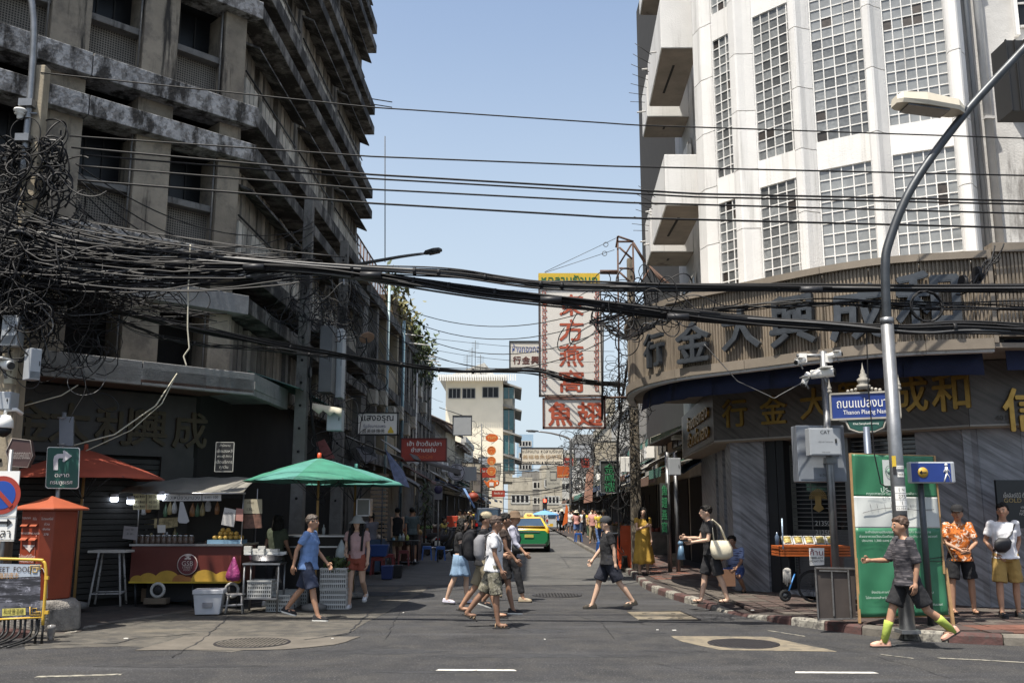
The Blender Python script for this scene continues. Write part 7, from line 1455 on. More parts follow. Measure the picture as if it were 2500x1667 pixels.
#FOOD CART
steel=M('stainless steel',(.35,.35,.36),.3,.9,var=.15);FY=17.5;P=lambda px,py,d=0:V((W(px,py,FY-d).x,FY-d,W(px,py,FY-d).z))
fc=thing('food_cart','wide food cart with dark red and golden cloud front and grey tarpaulin roof','food cart',(P(450,1400).x,FY+.4,.1))
a=P(316,1420);b_=P(590,1332);maroon=M('dark red cart panel',(.1,.016,.01),.5,var=.1)
MB().box(a.x,b_.x,FY,FY+1.0,a.z,b_.z).build('body',maroon,fc);MB().box(a.x-.03,b_.x+.03,FY-.05,FY+1.05,b_.z,b_.z+.035).build('counter_rim',steel,fc);MB().box(a.x-.01,b_.x+.01,FY-.012,FY,a.z-.02,a.z+.01).build('edge_trim',yel_p,fc)
gold_c=M('golden cloud print',(.42,.25,.03),.6,var=.25,scale=3);gold_c2=M('amber cloud print',(.33,.13,.03),.6,var=.2)
u_=pxm(FY)
def cloud(cx,r,base,m,d):
 pts=[P(cx+r*math.cos(g),base-r*.85*math.sin(g),d)for g in[PI*i/14 for i in range(15)]];MB().prism(pts,(0,-.002,0)).build('cloud_print',m,fc)
for i,(cx,r,m)in enumerate([(335,34,gold_c2),(330,18,gold_c),(362,25,gold_c),(345,14,gold_c),(408,32,gold_c),(440,20,gold_c2),(458,14,gold_c2),(500,34,gold_c),(525,22,gold_c),(550,30,gold_c),(572,26,gold_c2)]):
 cx_=max(318+min(r,17),cx);cloud(cx_,min(r,cx_-317,589-cx_),1419,m,.006+.003*i)
c=P(459,1377,.01);rw=M('badge cream print',(.5,.42,.38),.6);MB().lathe([(.001,0),(25*u_,0),(25*u_,.03),(.001,.03)],c,30,ax=(0,-1,0),smooth=False).build('badge',M('badge maroon',(.1,.015,.02),.5),fc);MB().lathe([(23*u_,.03),(25*u_,.033),(23*u_,.034)],c,30,ax=(0,-1,0),cap=False).build('badge_ring',rw,fc)
text('GSB',c+V((0,-.034,.02)),X3,Z3,.12,rw,fc,'lettering',.002,.0);text('STREET',c+V((0,-.034,-.05)),X3,Z3,.055,rw,fc,'lettering',.002,.006);text('FOOD',c+V((0,-.034,-.095)),X3,Z3,.045,rw,fc,'lettering',.002,.004)
b=MB();[b.ball(c+V((dx,-.034,.1+dz)),(.03,.004,.02),8)for dx,dz in((-.03,0),(.03,0),(0,.02),(0,.05),(-.03,.06),(.035,.06))];b.build('chef_hat_print',rw,fc)
tarp=M('grey tarpaulin roof',(.2,.19,.165),.9,var=.15,scale=3,bump=.5,bscale=6);rows=[]
for i in range(9):
 f=i/8;rows.append([V((P(300+300*j/20,1200).x,FY-.15+f*1.5,P(450,1203,.15).z+.32*math.sin(f*PI*.6)+.012*math.sin(j*1.3+i)))for j in range(21)])
MB().sheet(rows).build('tarpaulin_roof',tarp,fc,thick=.01);MB().tube([V((P(345,1203,.15).x,FY-.15,P(450,1204,.15).z)),V((P(600,1203,.15).x,FY-.15,P(450,1204,.15).z))],.014,6).build('roof_rail',steel,fc)
for px in(332,588):
 for dy in(0.02,.95):MB().tube([V((P(px,1330).x,FY+dy,b_.z)),V((P(px,1330).x,FY+dy,P(450,1203,.15).z+.1))],.014,6).build('roof_post',steel,fc)
MB().box(a.x+.05,b_.x-.05,FY+.9,FY+.95,b_.z,P(450,1215).z).build('back_panel',M('dark stall back',(.03,.026,.022),.9),fc)
for px in(385,566):
 c=P(px,1440,.05);w_=MB().tube([c+V((math.cos(g)*.115,0,math.sin(g)*.115))for g in[2*PI*i/20 for i in range(21)]],.028,7,cap=False).build('wheel',M('white wheel rim',(.4,.39,.36),.6,var=.25),fc);MB().lathe([(.001,-.02),(.08,-.02),(.08,.02),(.001,.02)],c,14,ax=(0,1,0)).build('hub',rubber,w_)
MB().box(a.x+.2,b_.x-.2,FY+.3,FY+.7,a.z-.35,a.z-.02).build('undercarriage',M('undercarriage',(.02,.02,.02),.8),fc)
for px in(330,470,580):MB().tube([P(px,1420,-.1),V((P(px,1420).x,FY+.1,.02))],.018,5).build('leg',steel_d,fc)
solo(MB().box(P(355,1480).x,P(410,1480).x,FY-.12,FY+.1,.1,.2),'wooden_block',M('old wood block',(.13,.1,.07),.9,var=.3),'old wooden block wedged under the cart wheel','block',bevel=.008)
def row_of(name,label,cat,build,pxs,py,d,group):
 base=None
 for i,px in enumerate(pxs):
  c=P(px,py,d)
  if base is None:base=build();base.location=c;tag(base,label,cat,group)
  else:o=base.copy();C.objects.link(o);o.location=c;
 return base
zc_=b_.z+.036
jarm=M('jar glass with food',(.09,.06,.045),.2,var=.5,scale=20)
jb=MB().lathe([(.05,0),(.055,.02),(.055,.11),(.04,.13)],n=12);jb.lathe([(.045,.13),(.045,.155),(.001,.16)],n=12,mi=1);jme=jb.mesh('food_jar');jme.materials.append(jarm);jme.materials.append(M('foil lid',(.4,.4,.4),.25,.8))
for i in range(11):
 o=bpy.data.objects.new('food_jar',jme);C.objects.link(o);o.location=(P(326+i*13.5,1330).x,FY+.12,zc_);tag(o,['leftmost of the row of foil lidded jars','second jar from the left in the front row','third jar from the left in the front row','fourth jar in the front row of the cart','fifth jar in the front row of the cart','middle jar of the front row','seventh jar along the front row','eighth jar along the front row','ninth jar along the front row','second last jar before the mangoes','last jar, next to the mangoes'][i]+' on the food cart','jar','jars along the cart counter')
mg=M('mango skin',(.5,.3,.06),.45,var=.2,scale=12,rnd=.15);mb_=MB().ball((0,0,.042),(.05,.04,.042),12,m=8);mme=mb_.mesh('mango');mme.materials.append(mg)
tr=solo(MB().box(P(504,1330).x,P(588,1330).x,FY+.03,FY+.4,zc_,zc_+.07),'fruit_tray',M('pale blue tray',(.15,.26,.36),.5),'pale blue tray of mangoes on the cart counter','tray')
k=0
for r_,(nn,z_,dy)in enumerate([(6,.07,.1),(5,.07,.2),(4,.14,.17),(2,.2,.18)]):
 for i in range(nn):
  o=bpy.data.objects.new('mango',mme);C.objects.link(o);o.location=(P(520+i*13+r_*5,1330).x,FY+dy,zc_+z_);o.rotation_euler=(0,0,random.uniform(0,3));tag(o,'golden mango piled on the blue tray of the food cart','mango','mangoes on the blue tray')
def sheetp(name,label,cat,pts,mat,d,txts=(),thick=.003,tm=blk_p):
 b=MB();b.add([P(x,y,d)for x,y in pts],[tuple(range(len(pts)))[::-1]]);c=sum((V(v)for v in b.v),V())/len(b.v);t=thing(name,label,cat,(c.x,c.y,min(v[2]for v in b.v)));b.build('sheet',mat,t,thick=thick)
 for tx_,x,y,s_ in txts:text(tx_,P(x,y,d+.006),X3,Z3,s_*u_,tm,t,'lettering',.002)
 return t
paper=M('paper white',(.5,.48,.46),.8,var=.1);paper_y=M('menu card print',(.4,.36,.22),.8,var=.3,scale=12)
sheetp('menu_sheet','menu sheet with rows of yellow photos, left of the two','menu',[(325,1205),(356,1204),(356,1243),(325,1244)],paper_y,.1,[('฿40 ฿50',340,1212,8),('฿40 ฿60',340,1225,8),('฿50 ฿60',340,1236,8)]);sheetp('menu_sheet','menu sheet with rows of yellow photos, right of the two','menu',[(358,1204),(389,1204),(389,1243),(358,1243)],paper_y,.1,[('30 20',373,1212,9),('40 50',373,1225,9),('50 60',373,1236,9)])
sheetp('stall_banner','white stall banner with heavy black Thai letters under the tarpaulin','banner',[(396,1206),(492,1204),(492,1222),(396,1223)],paper,.1,[('ข้าวเหนียวมะม่วง',445,1213,13)]);sheetp('stall_banner','shorter pale banner at the right under the tarpaulin','banner',[(494,1204),(540,1204),(540,1222),(494,1222)],paper,.1,[('ราคา 100',516,1213,9)])
sheetp('price_card','framed price card showing 130 above the food picture','card',[(595,1218),(640,1218),(640,1253),(595,1253)],M('cream card',(.42,.38,.28),.8),-.1,[('เปียก',612,1226,8),('130.-',612,1243,10)]);sheetp('food_poster','brown framed photo of a dish beside the price card','poster',[(592,1256),(638,1254),(640,1288),(594,1290)],M('dish photo',(.14,.07,.05),.6,var=.6,scale=14),-.1)
sheetp('paper_notice','tilted white notice hanging at the right of the cart','notice',[(548,1238),(576,1244),(571,1286),(540,1280)],paper,.05,[('โปรโมชั่น',558,1252,6)]);sheetp('paper_notice','small notice with a round red bowl picture','notice',[(577,1240),(594,1242),(593,1272),(575,1270)],M('notice pink',(.4,.2,.17),.8,var=.3),.05)
sheetp('paper_notice','lined notice hanging in front of the jars','notice',[(303,1283),(337,1286),(334,1318),(299,1314)],M('lined paper',(.28,.26,.27),.8),.25,[('ราคา 50.-',318,1292,6),('น้ำ 20.-',318,1302,6)]);sheetp('paper_notice','white card leaning in the middle of the cart counter','notice',[(384,1281),(404,1281),(404,1300),(385,1300)],paper,.02)
sheetp('carrier_bag','white plastic bag hanging from the roof of the food cart','bag',[(440,1224),(447,1224),(462,1272),(455,1277),(438,1276),(434,1270)],M('white plastic',(.4,.4,.41),.5),.08,thick=.02)
sheetp('cloth_banner','crumpled yellow banner with Thai letters at the back of the stall','banner',[(250,1256),(285,1247),(330,1246),(345,1262),(330,1274),(290,1276),(262,1270)],M('mustard cloth',(.28,.22,.07),.9,var=.3),-.6,[('วังเกรซ',300,1263,14)]);sheetp('snack_packets','row of yellowish snack packets hanging at the back of the cart','snacks',[(333,1268),(434,1262),(434,1285),(400,1290),(335,1286)],M('snack packets',(.24,.19,.1),.6,var=.7,scale=14),-.5)
c=P(241,1227,-.3);t=thing('straw_hat','round woven hat hanging in the dark at the left of the cart','hat',c);MB().lathe([(24*u_,0),(10*u_,.06),(.001,.1)],c,24,ax=(0,-1,0)).build('crown',M('woven straw',(.16,.15,.135),.95,var=.3,scale=30),t)
bulb=M('lit bulb',(.8,.85,1),.3,emis=((.75,.85,1),6));whp=M('white plastic housing',(.5,.5,.55),.4)
for i,(px,py,lb)in enumerate([(279,1218,'leftmost lit lamp under the parasol edge'),(319,1224,'second lit lamp from the left at the food cart'),(394,1212,'tilted lit lamp hanging from the cart roof')]):
 c=P(px,py,.1);t=thing('hanging_lamp',lb,'lamp',c);MB().lathe([(9*u_,.03),(9*u_,.09),(.02,.1)],c,16).build('housing',whp,t);MB().lathe([(.001,-.05),(7*u_,-.045),(9*u_,-.02),(9*u_,.03)],c,16).build('bulb',bulb,t)
t=thing('vegetable_stall','dark stall counter heaped with produce behind the post box','stall',(P(240,1350,-.6).x,FY+.6,.1));a1,b1=P(178,1500,-.3),P(315,1330,-.3);MB().box(a1.x,b1.x,FY+.3,FY+1.2,.1,b1.z).build('counter',M('dark counter',(.025,.022,.02),.9),t)
pm_=M('dark produce',(.08,.06,.045),.8,var=.6,scale=10,rnd=.4)
b=MB()
for i in range(90):b.ball((random.uniform(a1.x,b1.x),random.uniform(FY+.3,FY+1.1),b1.z+random.uniform(.02,.14)),random.uniform(.04,.06),8,m=5)
tag(b.build('produce_heap',pm_,t),kind='stuff')
MB().box(a1.x,b1.x,FY+1.1,FY+1.14,b1.z,b1.z+.9).build('back_shelf',dark_in,t)
for i,z in enumerate((.28,.5)):MB().box(a1.x,b1.x,FY+.8,FY+1.1,b1.z+z,b1.z+z+.02).build('shelf',steel_d,t)
c=P(188,1430,.0);solo(MB().lathe([(.2,0),(.25,.05),(.26,.28),(.27,.3),(.24,.3),(.22,.06)],(c.x,FY+.1,.1),22),'cooking_pot',M('dull aluminium',(.2,.2,.22),.35,.8,var=.3),'big dull aluminium pot on the ground behind the post box','pot')
def legs4(t,cx,cy,z0,z1,w0,w1,r,mat,name='leg',n=4):
 for i in range(n):g=PI/4+PI/2*i+.2;MB().tube([V((cx+math.cos(g)*w0,cy+math.sin(g)*w0,z0)),V((cx+math.cos(g)*w1,cy+math.sin(g)*w1,z1))],r,7).build(name,mat,t)
chip=M('chipped white enamel tube',(.3,.29,.28),.6,var=.3,scale=6,col2=(.05,.045,.04),thr=(.58,.62));c=V((W(262,1480,17).x,17.0,.12));zt_=W(262,1342,17).z
t=thing('tall_stool','tall chipped white metal stool between post box and food cart','stool',c);legs4(t,c.x,c.y,.12,zt_-.04,.37,.24,.018,chip);MB().box(c.x-.33,c.x+.33,c.y-.2,c.y+.2,zt_-.04,zt_).build('seat',M('worn white board',(.4,.38,.35),.7,var=.2),t)
for k in range(4):g=PI/4+PI/2*k+.2;g2_=g+PI/2;MB().tube([V((c.x+math.cos(g)*.34,c.y+math.sin(g)*.34,.33)),V((c.x+math.cos(g2_)*.34,c.y+math.sin(g2_)*.34,.33))],.012,6).build('stretcher',chip,t)
c=V((W(510,1490,16.6).x,16.6,.02));t=thing('cool_box','closed grey white cool box on the ground in front of the cart','cool box',c,.15);fw_=M('grey white foam box',(.42,.43,.45),.6,var=.1)
MB().hexa([(-.2,-.18,0),(.2,-.18,0),(.2,.18,0),(-.2,.18,0),(-.24,-.2,.33),(.24,-.2,.33),(.24,.2,.33),(-.24,.2,.33)]).build('box',fw_,t,local=True,bevel=.012);MB().box(-.255,.255,-.215,.215,.33,.41).build('lid',fw_,t,local=True,bevel=.015);MB().box(-.08,.08,-.21,-.19,.12,.2).build('grip',M('grip shade grey',(.2,.2,.21),.7),t,local=True)
c=V((W(572,1495,16.7).x,16.7,.02));t=thing('low_stool','low wooden stool lying beside the cool box','stool',c);legs4(t,c.x,c.y,.02,.32,.2,.15,.015,chip);MB().tube([V((c.x-.18,c.y-.14,.15)),V((c.x+.18,c.y-.14,.17))],.02,5).build('stretcher',chip,t);MB().lathe([(.001,.32),(.17,.32),(.17,.34),(.001,.34)],(c.x,c.y,0),16).build('seat',chip,t)
c=P(570,1388,.16);rows=[]
b=MB();b.lathe([(.012,.21),(.03,.17),(.07,.07),(.12,-.06),(.14,-.13),(.11,-.2),(.001,-.22)],c,18,sy=.6);solo(b,'plastic_bag',M('magenta plastic bag',(.32,.05,.17),.35,var=.3,scale=14,bump=1,bscale=25),'full magenta plastic bag hanging at the right end of the cart','bag')
TY=16.75;Q=lambda px,py,d=0:V((W(px,py,TY-d).x,TY-d,W(px,py,TY-d).z));a=Q(592,1374);b_=Q(684,1374);t=thing('steel_table','narrow steel table with two shelves in front of the man in blue','table',((a.x+b_.x)/2,TY+.25,0))
MB().box(a.x,b_.x,TY,TY+.5,a.z-.03,a.z).build('table_top',steel,t);MB().box(a.x+.02,b_.x-.02,TY+.02,TY+.48,Q(600,1460).z-.02,Q(600,1460).z).build('shelf',steel,t)
for x in(a.x+.03,b_.x-.03):
 for y in(TY+.03,TY+.47):MB().tube([(x,y,.01),(x,y,a.z-.02)],.018,8).build('leg',galv,t)
def basket(x,y,z,w_,d_,h_,label,group='white plastic baskets',txt=None):
 t=thing('plastic_basket',label,'basket',(x,y,z),0,group);pb_=M('white basket plastic',(.42,.42,.4),.5,var=.1);nx=int(w_/.035);nz=4
 b=MB()
 for sy in(-1,1):
  yy=sy*d_/2
  for i in range(nx+1):x_=-w_/2+w_*i/nx;b.box(x_-.008,x_+.008,yy-.004,yy+.004,0,h_)
  for j in range(nz+1):z_=h_*j/nz;b.box(-w_/2,w_/2,yy-.005,yy+.005,max(0,z_-.014),z_+.014)
 for sx in(-1,1):
  xx=sx*w_/2
  for i in range(int(d_/.035)+1):y_=-d_/2+i*.035;b.box(xx-.004,xx+.004,y_-.008,y_+.008,0,h_)
  for j in range(nz+1):z_=h_*j/nz;b.box(xx-.005,xx+.005,-d_/2,d_/2,max(0,z_-.014),z_+.014)
 b.box(-w_/2,w_/2,-d_/2,d_/2,0,.01);b.build('mesh_walls',pb_,t,local=True);r_=MB()
 for q in[(-w_/2-.015,w_/2+.015,-d_/2-.015,-d_/2+.01),(-w_/2-.015,w_/2+.015,d_/2-.01,d_/2+.015),(-w_/2-.015,-w_/2+.01,-d_/2,d_/2),(w_/2-.01,w_/2+.015,-d_/2,d_/2)]:r_.box(q[0],q[1],q[2],q[3],h_,h_+.025)
 r_.build('rim',pb_,t,local=True);MB().box(-w_/2+.02,w_/2-.02,-d_/2+.02,d_/2-.02,.01,h_*.7).build('contents',M('dim basket contents',(.06,.06,.055),.9,var=.4),t,local=True)
 if txt:o=text(txt,(0,-d_/2-.012,h_*.8),X3,Z3,.07,blk_p,None,'lettering',.002,.004);o.parent=t
 return t
basket(Q(630,1450).x,TY+.25,Q(600,1460).z+.002,.4,.36,.27,'white basket with Thai letters on the shelf of the steel table',txt='คุณ+หลิง');basket(Q(668,1490).x,TY+.45,.01,.4,.34,.26,'white basket on the ground under the steel table');basket(Q(795,1480).x,17.6,.01,.46,.36,.33,'bottom white basket of the stack right of the blue polo man');basket(Q(795,1430).x,17.6,.372,.46,.36,.33,'upper white basket holding leafy greens, on top of its stack')
foliage(V((Q(802,1380).x,17.55,.78)),(.2,.15,.12),120,.1,(fb_:=MB()));tag(solo(fb_,'leafy_greens',leaf,'leafy greens sticking out of the upper white basket','vegetables'),kind='stuff')
c=Q(640,1372);solo(MB().lathe([(.2,0),(.28,.05),(.3,.13),(.31,.135),(.28,.13),(.19,.02)],(c.x,TY+.25,a.z+.001),26,sy=.75),'steel_basin',steel,'wide steel basin on the steel table','basin')
foam=M('white takeaway box',(.55,.54,.5),.6,var=.08,rnd=.1);fm_=MB().box(-.06,.06,-.05,.05,0,.045).mesh('takeaway_box');fm_.materials.append(foam)
k=0
for cx in range(6):
 for rz_ in range((3,2,3,2,2,1)[cx]):
  o=bpy.data.objects.new('takeaway_box',fm_);C.objects.link(o);o.location=(Q(598+cx*17,1350).x,TY+.18+.06*(cx%2),a.z+.14+rz_*.048);o.rotation_euler=(0,0,random.uniform(-.2,.2));tag(o,'white takeaway box stacked over the steel basin','food box','takeaway boxes over the basin')
MB()
solo(MB().box(Q(594,1352).x,Q(690,1352).x,TY+.08,TY+.38,a.z+.128,a.z+.138),'tray',steel,'flat steel tray laid across the basin under the takeaway boxes','tray')
t=thing('prep_counter','steel edged counter in the shade behind the man in blue polo','counter',(W(740,1400,18.6).x,18.6,0));a=W(690,1310,18.4);b_=W(850,1310,18.4);MB().box(a.x,b_.x,18.4,19.0,0.02,a.z).build('body',M('dark counter',(.025,.022,.02)),t);MB().box(a.x,b_.x,18.36,19.02,a.z,a.z+.03).build('top_edge',steel,t);MB().box(a.x,b_.x,18.36,18.38,a.z-.2,a.z-.17).build('lower_edge',steel,t)
c=W(790,1300,18.5);solo(MB().lathe([(.03,0),(.035,.12),(.012,.16),(.012,.2)],(c.x,18.5,a.z+.031),10),'bottle',M('clear bottle',(.3,.32,.33),.1),'clear bottle standing on the shaded counter','bottle')
a=W(872,1218,19.5);b_=W(902,1258,19.5);t=thing('glass_display','small lit glass display case behind the grey bucket hat','display case',((a.x+b_.x)/2,19.7,b_.z));MB().box(a.x,b_.x,19.5,19.8,b_.z,a.z).build('glass',M('display glass',(.12,.12,.11),.2),t);b=MB()
for x in(a.x,b_.x):b.box(x-.012,x+.012,19.48,19.82,b_.z-.01,a.z+.01)
for z in(a.z,b_.z):b.box(a.x,b_.x,19.48,19.52,z-.012,z+.012)
b.build('frame',steel,t);MB().tube([(a.x+.0,19.5,b_.z-.02),(a.x+.0,19.5,.05)],.012,6).build('stand',steel,t)
def stool_me(mat,nm):
 b=MB();b.box(-.15,.15,-.15,.15,.43,.455)
 for sx in(-1,1):
  for sy in(-1,1):b.hexa([(sx*.16-.025,sy*.16-.025,0),(sx*.16+.025,sy*.16-.025,0),(sx*.16+.025,sy*.16+.025,0),(sx*.16-.025,sy*.16+.025,0),(sx*.125-.025,sy*.125-.025,.44),(sx*.125+.025,sy*.125-.025,.44),(sx*.125+.025,sy*.125+.025,.44),(sx*.125-.025,sy*.125+.025,.44)])
 for z in(.36,):b.box(-.14,.14,-.155,-.135,z,z+.07);b.box(-.14,.14,.135,.155,z,z+.07);b.box(-.155,-.135,-.14,.14,z,z+.07);b.box(.135,.155,-.14,.14,z,z+.07)
 return b
sb=M('blue plastic',(.02,.09,.32),.45,var=.1);sr=M('dark red plastic',(.16,.02,.02),.5,var=.15);so_=M('orange red plastic',(.52,.085,.025),.45,var=.1)
def stool(px,py,mat,label,group=None,z=0.09,s_=1):c=G(px,py,z);b=stool_me(mat,'');t=thing('plastic_stool',label,'stool',c,random.uniform(-.3,.3),group);t.scale=(s_,)*3;b.v=b.v;m=MB();m.v=b.v[:8];m.f=b.f[:6];m.m=b.m[:6];m.sm=b.sm[:6];m.build('seat',mat,t,local=True,bevel=.01);[((lambda q:q.build('leg',mat,t,local=True))(type('X',(MB,),{})().__class__ and _sub(b,8+8*i,6+6*i)))for i in range(4)];_sub(b,40,30,32,24).build('skirt',mat,t,local=True)
def _sub(b,v0,f0,nv=8,nf=6):
 m=MB();m.v=b.v[v0:v0+nv];m.f=[[i-v0 for i in f]for f in b.f[f0:f0+nf]];m.m=b.m[f0:f0+nf];m.sm=b.sm[f0:f0+nf];return m
stool(1042,1366,sb,'bright blue plastic stool, left of the pair by the motorcycle','blue plastic stools on the left');stool(1075,1367,sb,'bright blue plastic stool, right of the pair by the motorcycle','blue plastic stools on the left');stool(985,1380,sr,'dark red plastic stool under the condiment table','dark red plastic stools');stool(922,1402,sr,'dark red plastic stool carrying the blue tub','dark red plastic stools');stool(948,1392,sr,'dark red plastic stool between tub and condiment table','dark red plastic stools')
stool(1412,1322,sb,'blue stool at the kerb near the far crowd','blue stools on the right pavement',.12);stool(1468,1352,sb,'blue stool behind the man in black tee','blue stools on the right pavement',.12)
def tub(x,y,z,w0,w1,h_,mat,label):solo(MB().hexa([(x-w0,y-w0*.8,z),(x+w0,y-w0*.8,z),(x+w0,y+w0*.8,z),(x-w0,y+w0*.8,z),(x-w1,y-w1*.8,z+h_),(x+w1,y-w1*.8,z+h_),(x+w1,y+w1*.8,z+h_),(x-w1,y+w1*.8,z+h_)]),'plastic_tub',mat,label,'tub',bevel=.015)
c=G(922,1402,.09);tub(c.x+.02,c.y,.56,.2,.27,.3,M('dull blue plastic',(.025,.06,.2),.5),'large blue tub balanced on a dark red stool');c=G(945,1410,.05);tub(c.x,c.y,.02,.13,.16,.34,M('navy plastic',(.02,.035,.12),.5),'tall navy bin with a white liner on the ground');c=G(968,1406,.05);tub(c.x,c.y,.02,.13,.16,.32,blk_p,'tall black bin beside the navy bin')
t=thing('condiment_table','dark table with sauce bottles and a green jug on the left','table',G(980,1378,.09));c=G(980,1378,.09);MB().box(c.x-.5,c.x+.55,c.y-.3,c.y+.3,.8,.83).build('table_top',M('dark laminate',(.04,.035,.03),.4),t);legs4(t,c.x,c.y,.09,.8,.5,.48,.015,steel_d)
for i,(dx,col,lb,h_)in enumerate([(-.25,(.2,.35,.45),'pale blue box on the condiment table',.1),(.05,(.5,.5,.5),'white sauce bottle on the condiment table',.22),(.18,(.45,.5,.12),'yellow green jug on the condiment table',.18),(-.05,(.3,.4,.42),'grey sauce bottle on the condiment table',.2)]):solo(MB().lathe([(.05,0),(.052,h_*.6),(.02,h_*.8),(.018,h_)],(c.x+dx,c.y-.1,.83),12),'bottle',M('condiment %d'%i,col,.4),lb,'bottle')
c=G(1035,1352,.09);t=thing('potted_plant','spiky leaved potted plant taller than the people on the left','plant',c);MB().lathe([(.18,0),(.26,.4),(.27,.42),(.22,.42)],c,16).build('pot',conc,t);MB().tube([c,c+V((.02,0,1.6))],.05,7).build('stem',M('bark',(.06,.045,.03)),t);b=MB()
for k in range(150):
 z=random.uniform(1.0,2.9);g=random.uniform(0,2*PI);p=c+V((random.uniform(-.1,.1),random.uniform(-.1,.1),z));L_=random.uniform(.35,.7);d=V((math.cos(g),math.sin(g),random.uniform(-.5,.8)));q1=p+d*L_*.5;q2=p+d*L_+V((0,0,-.15));s_=d.cross(Z3).normalized()*.02;b.add([p-s_,q1-s_*1.5,q2,q1+s_*1.5,p+s_],[(0,1,2,3,4)],k%2)
b.build('leaves',[leaf_d,leaf],t)
c=G(1098,1362,.02)+V((-.1,.2,0));t=thing('motorcycle','dark motorcycle with white number plate parked at the left kerb','motorcycle',(c.x,c.y,0),-.35)
for yy in(-.62,.62):
 w_=MB().tube([(0,yy+math.cos(g)*.26,.3+math.sin(g)*.26)for g in[2*PI*i/20 for i in range(21)]],.045,7,cap=False).build('wheel',rubber,t,local=True);MB().lathe([(.001,-.02),(.2,-.02),(.2,.02),(.001,.02)],(0,yy,.3),14,ax=(1,0,0)).build('rim',steel_d,w_,local=True)
b=MB();loft(b,[(0,-.55,.62,.1,.2),(0,-.4,.72,.13,.3),(0,-.3,.8,.12,.34),(0,-.25,.86,.1,.3)],14);b.build('seat',black_c,t,local=True)
b=MB();loft(b,[(0,.0,.35,.1,.3),(0,.05,.5,.12,.3),(0,.35,.75,.09,.14),(0,.45,1.0,.1,.1)],12);b.build('body',black_m,t,local=True);MB().tube([(-.34,.36,1.05),(-.1,.46,1.02),(.1,.46,1.02),(.34,.36,1.05)],.016,6).build('handlebar',steel_d,t,local=True);MB().box(-.1,.1,-.92,-.9,.5,.66).build('number_plate',wh,t,local=True);MB().box(-.07,.07,-.9,-.84,.7,.76).build('tail_light',tail,t,local=True);MB().tube([(.12,-.6,.28),(.13,.1,.3)],.04,8).build('exhaust',chrome,t,local=True)
for sd in(-1,1):MB().tube([(sd*.25,.38,1.05),(sd*.28,.36,1.2)],.008,5).build('mirror_stalk',steel_d,t,local=True);MB().ball((sd*.29,.36,1.24),(.06,.015,.04),8).build('mirror',black_m,t,local=True)
c=G(1103,1340,.05);solo(MB().box(c.x-.25,c.x+.25,c.y,c.y+.3,1.0,1.5),'delivery_box',M('red delivery box',(.42,.05,.02),.5),'bright red box behind the rider in the yellow shirt','box',bevel=.02)
t,Pp,k_=board('no_parking_sign','small round no parking sign in shade on the left pavement','road sign',1060,1184,1081,1220,33,M('dusty sign plate',(.2,.2,.22),.6),None,.03);cc=Pp(1070,1195);MB().lathe([(.001,0),(.14,0),(.14,.01),(.001,.01)],cc,20,ax=(0,-1,0)).build('disc',M('faded blue red disc',(.04,.035,.09),.6),t);MB().tube([Pp(1070,1220)+V((0,.06,0)),V((Pp(1070,1220).x,33.1,0))],.03,6).build('post',galv,t)
c=W(1155,1213,40);t=thing('paper_lantern','round red lantern glowing dimly under the left awnings','lantern',c);MB().ball(c,(.24,.24,.2),16,m=10).build('shade',M('lantern red',(.2,.03,.012),.6),t);MB().lathe([(.07,.19),(.07,.25),(.001,.25)],c,10).build('cap',gold_m,t)
sa=M('light blue awning cloth',(.09,.16,.3),.8)
solo(MB().add([W(1130,1192,38),W(1136,1192,38),W(1161,1238,37),W(1157,1241,37)],[(0,1,2,3)]),'awning_flap',sa,'light blue awning flap hanging on the left pavement','awning',thick=.02)
solo(MB().add([W(1125,1062+85,36),W(1000,1062+45,27),W(1010,1120,27),W(1125,1160,36)],[(0,1,2,3)]),'awning',M('dusty grey awning',(.12,.12,.125),.9),'long dusty awning sloping above the left shops','awning',thick=.03)
solo(MB().add([W(940,1095,24.5),W(985,1150,24.5),W(1000,1190,24),W(965,1180,24)],[(0,1,2,3)]),'tarpaulin',M('blue striped tarpaulin',(.09,.11,.18),.8,var=.4,scale=8),'blue grey tarpaulin flap right of the green parasols','tarpaulin',thick=.02)
solo(MB().add([W(868,1090,24.2),W(905,1090,24),W(922,1118,24),W(893,1132,23.8)],[(0,1,2,3)]),'tarpaulin',M('grey net',(.1,.1,.11),.9),'grey net hanging above the second green parasol','tarpaulin',thick=.02)
solo(MB().add([W(770,1080,21),W(792,1072,21),W(818,1118,21),W(795,1122,21)],[(0,1,2,3)]),'tarpaulin',M('dusty red cloth',(.16,.05,.05),.9,var=.4,scale=9),'dusty red cloth rolled behind the tip of the green parasol','cloth',thick=.03)
sl_=thing('timber_shutter','slatted wooden shutter behind the display case on the left','shutter',W(918,1260,27));F_=Frame((W(905,1200,27.5).x,27.5),(1,.1))
for i in range(16):MB().fb(F_,0,.5,0,.03,.9+i*.12,.98+i*.12).build('slat',M('pale timber slat',(.2,.15,.1),.8,rnd=.2),sl_)
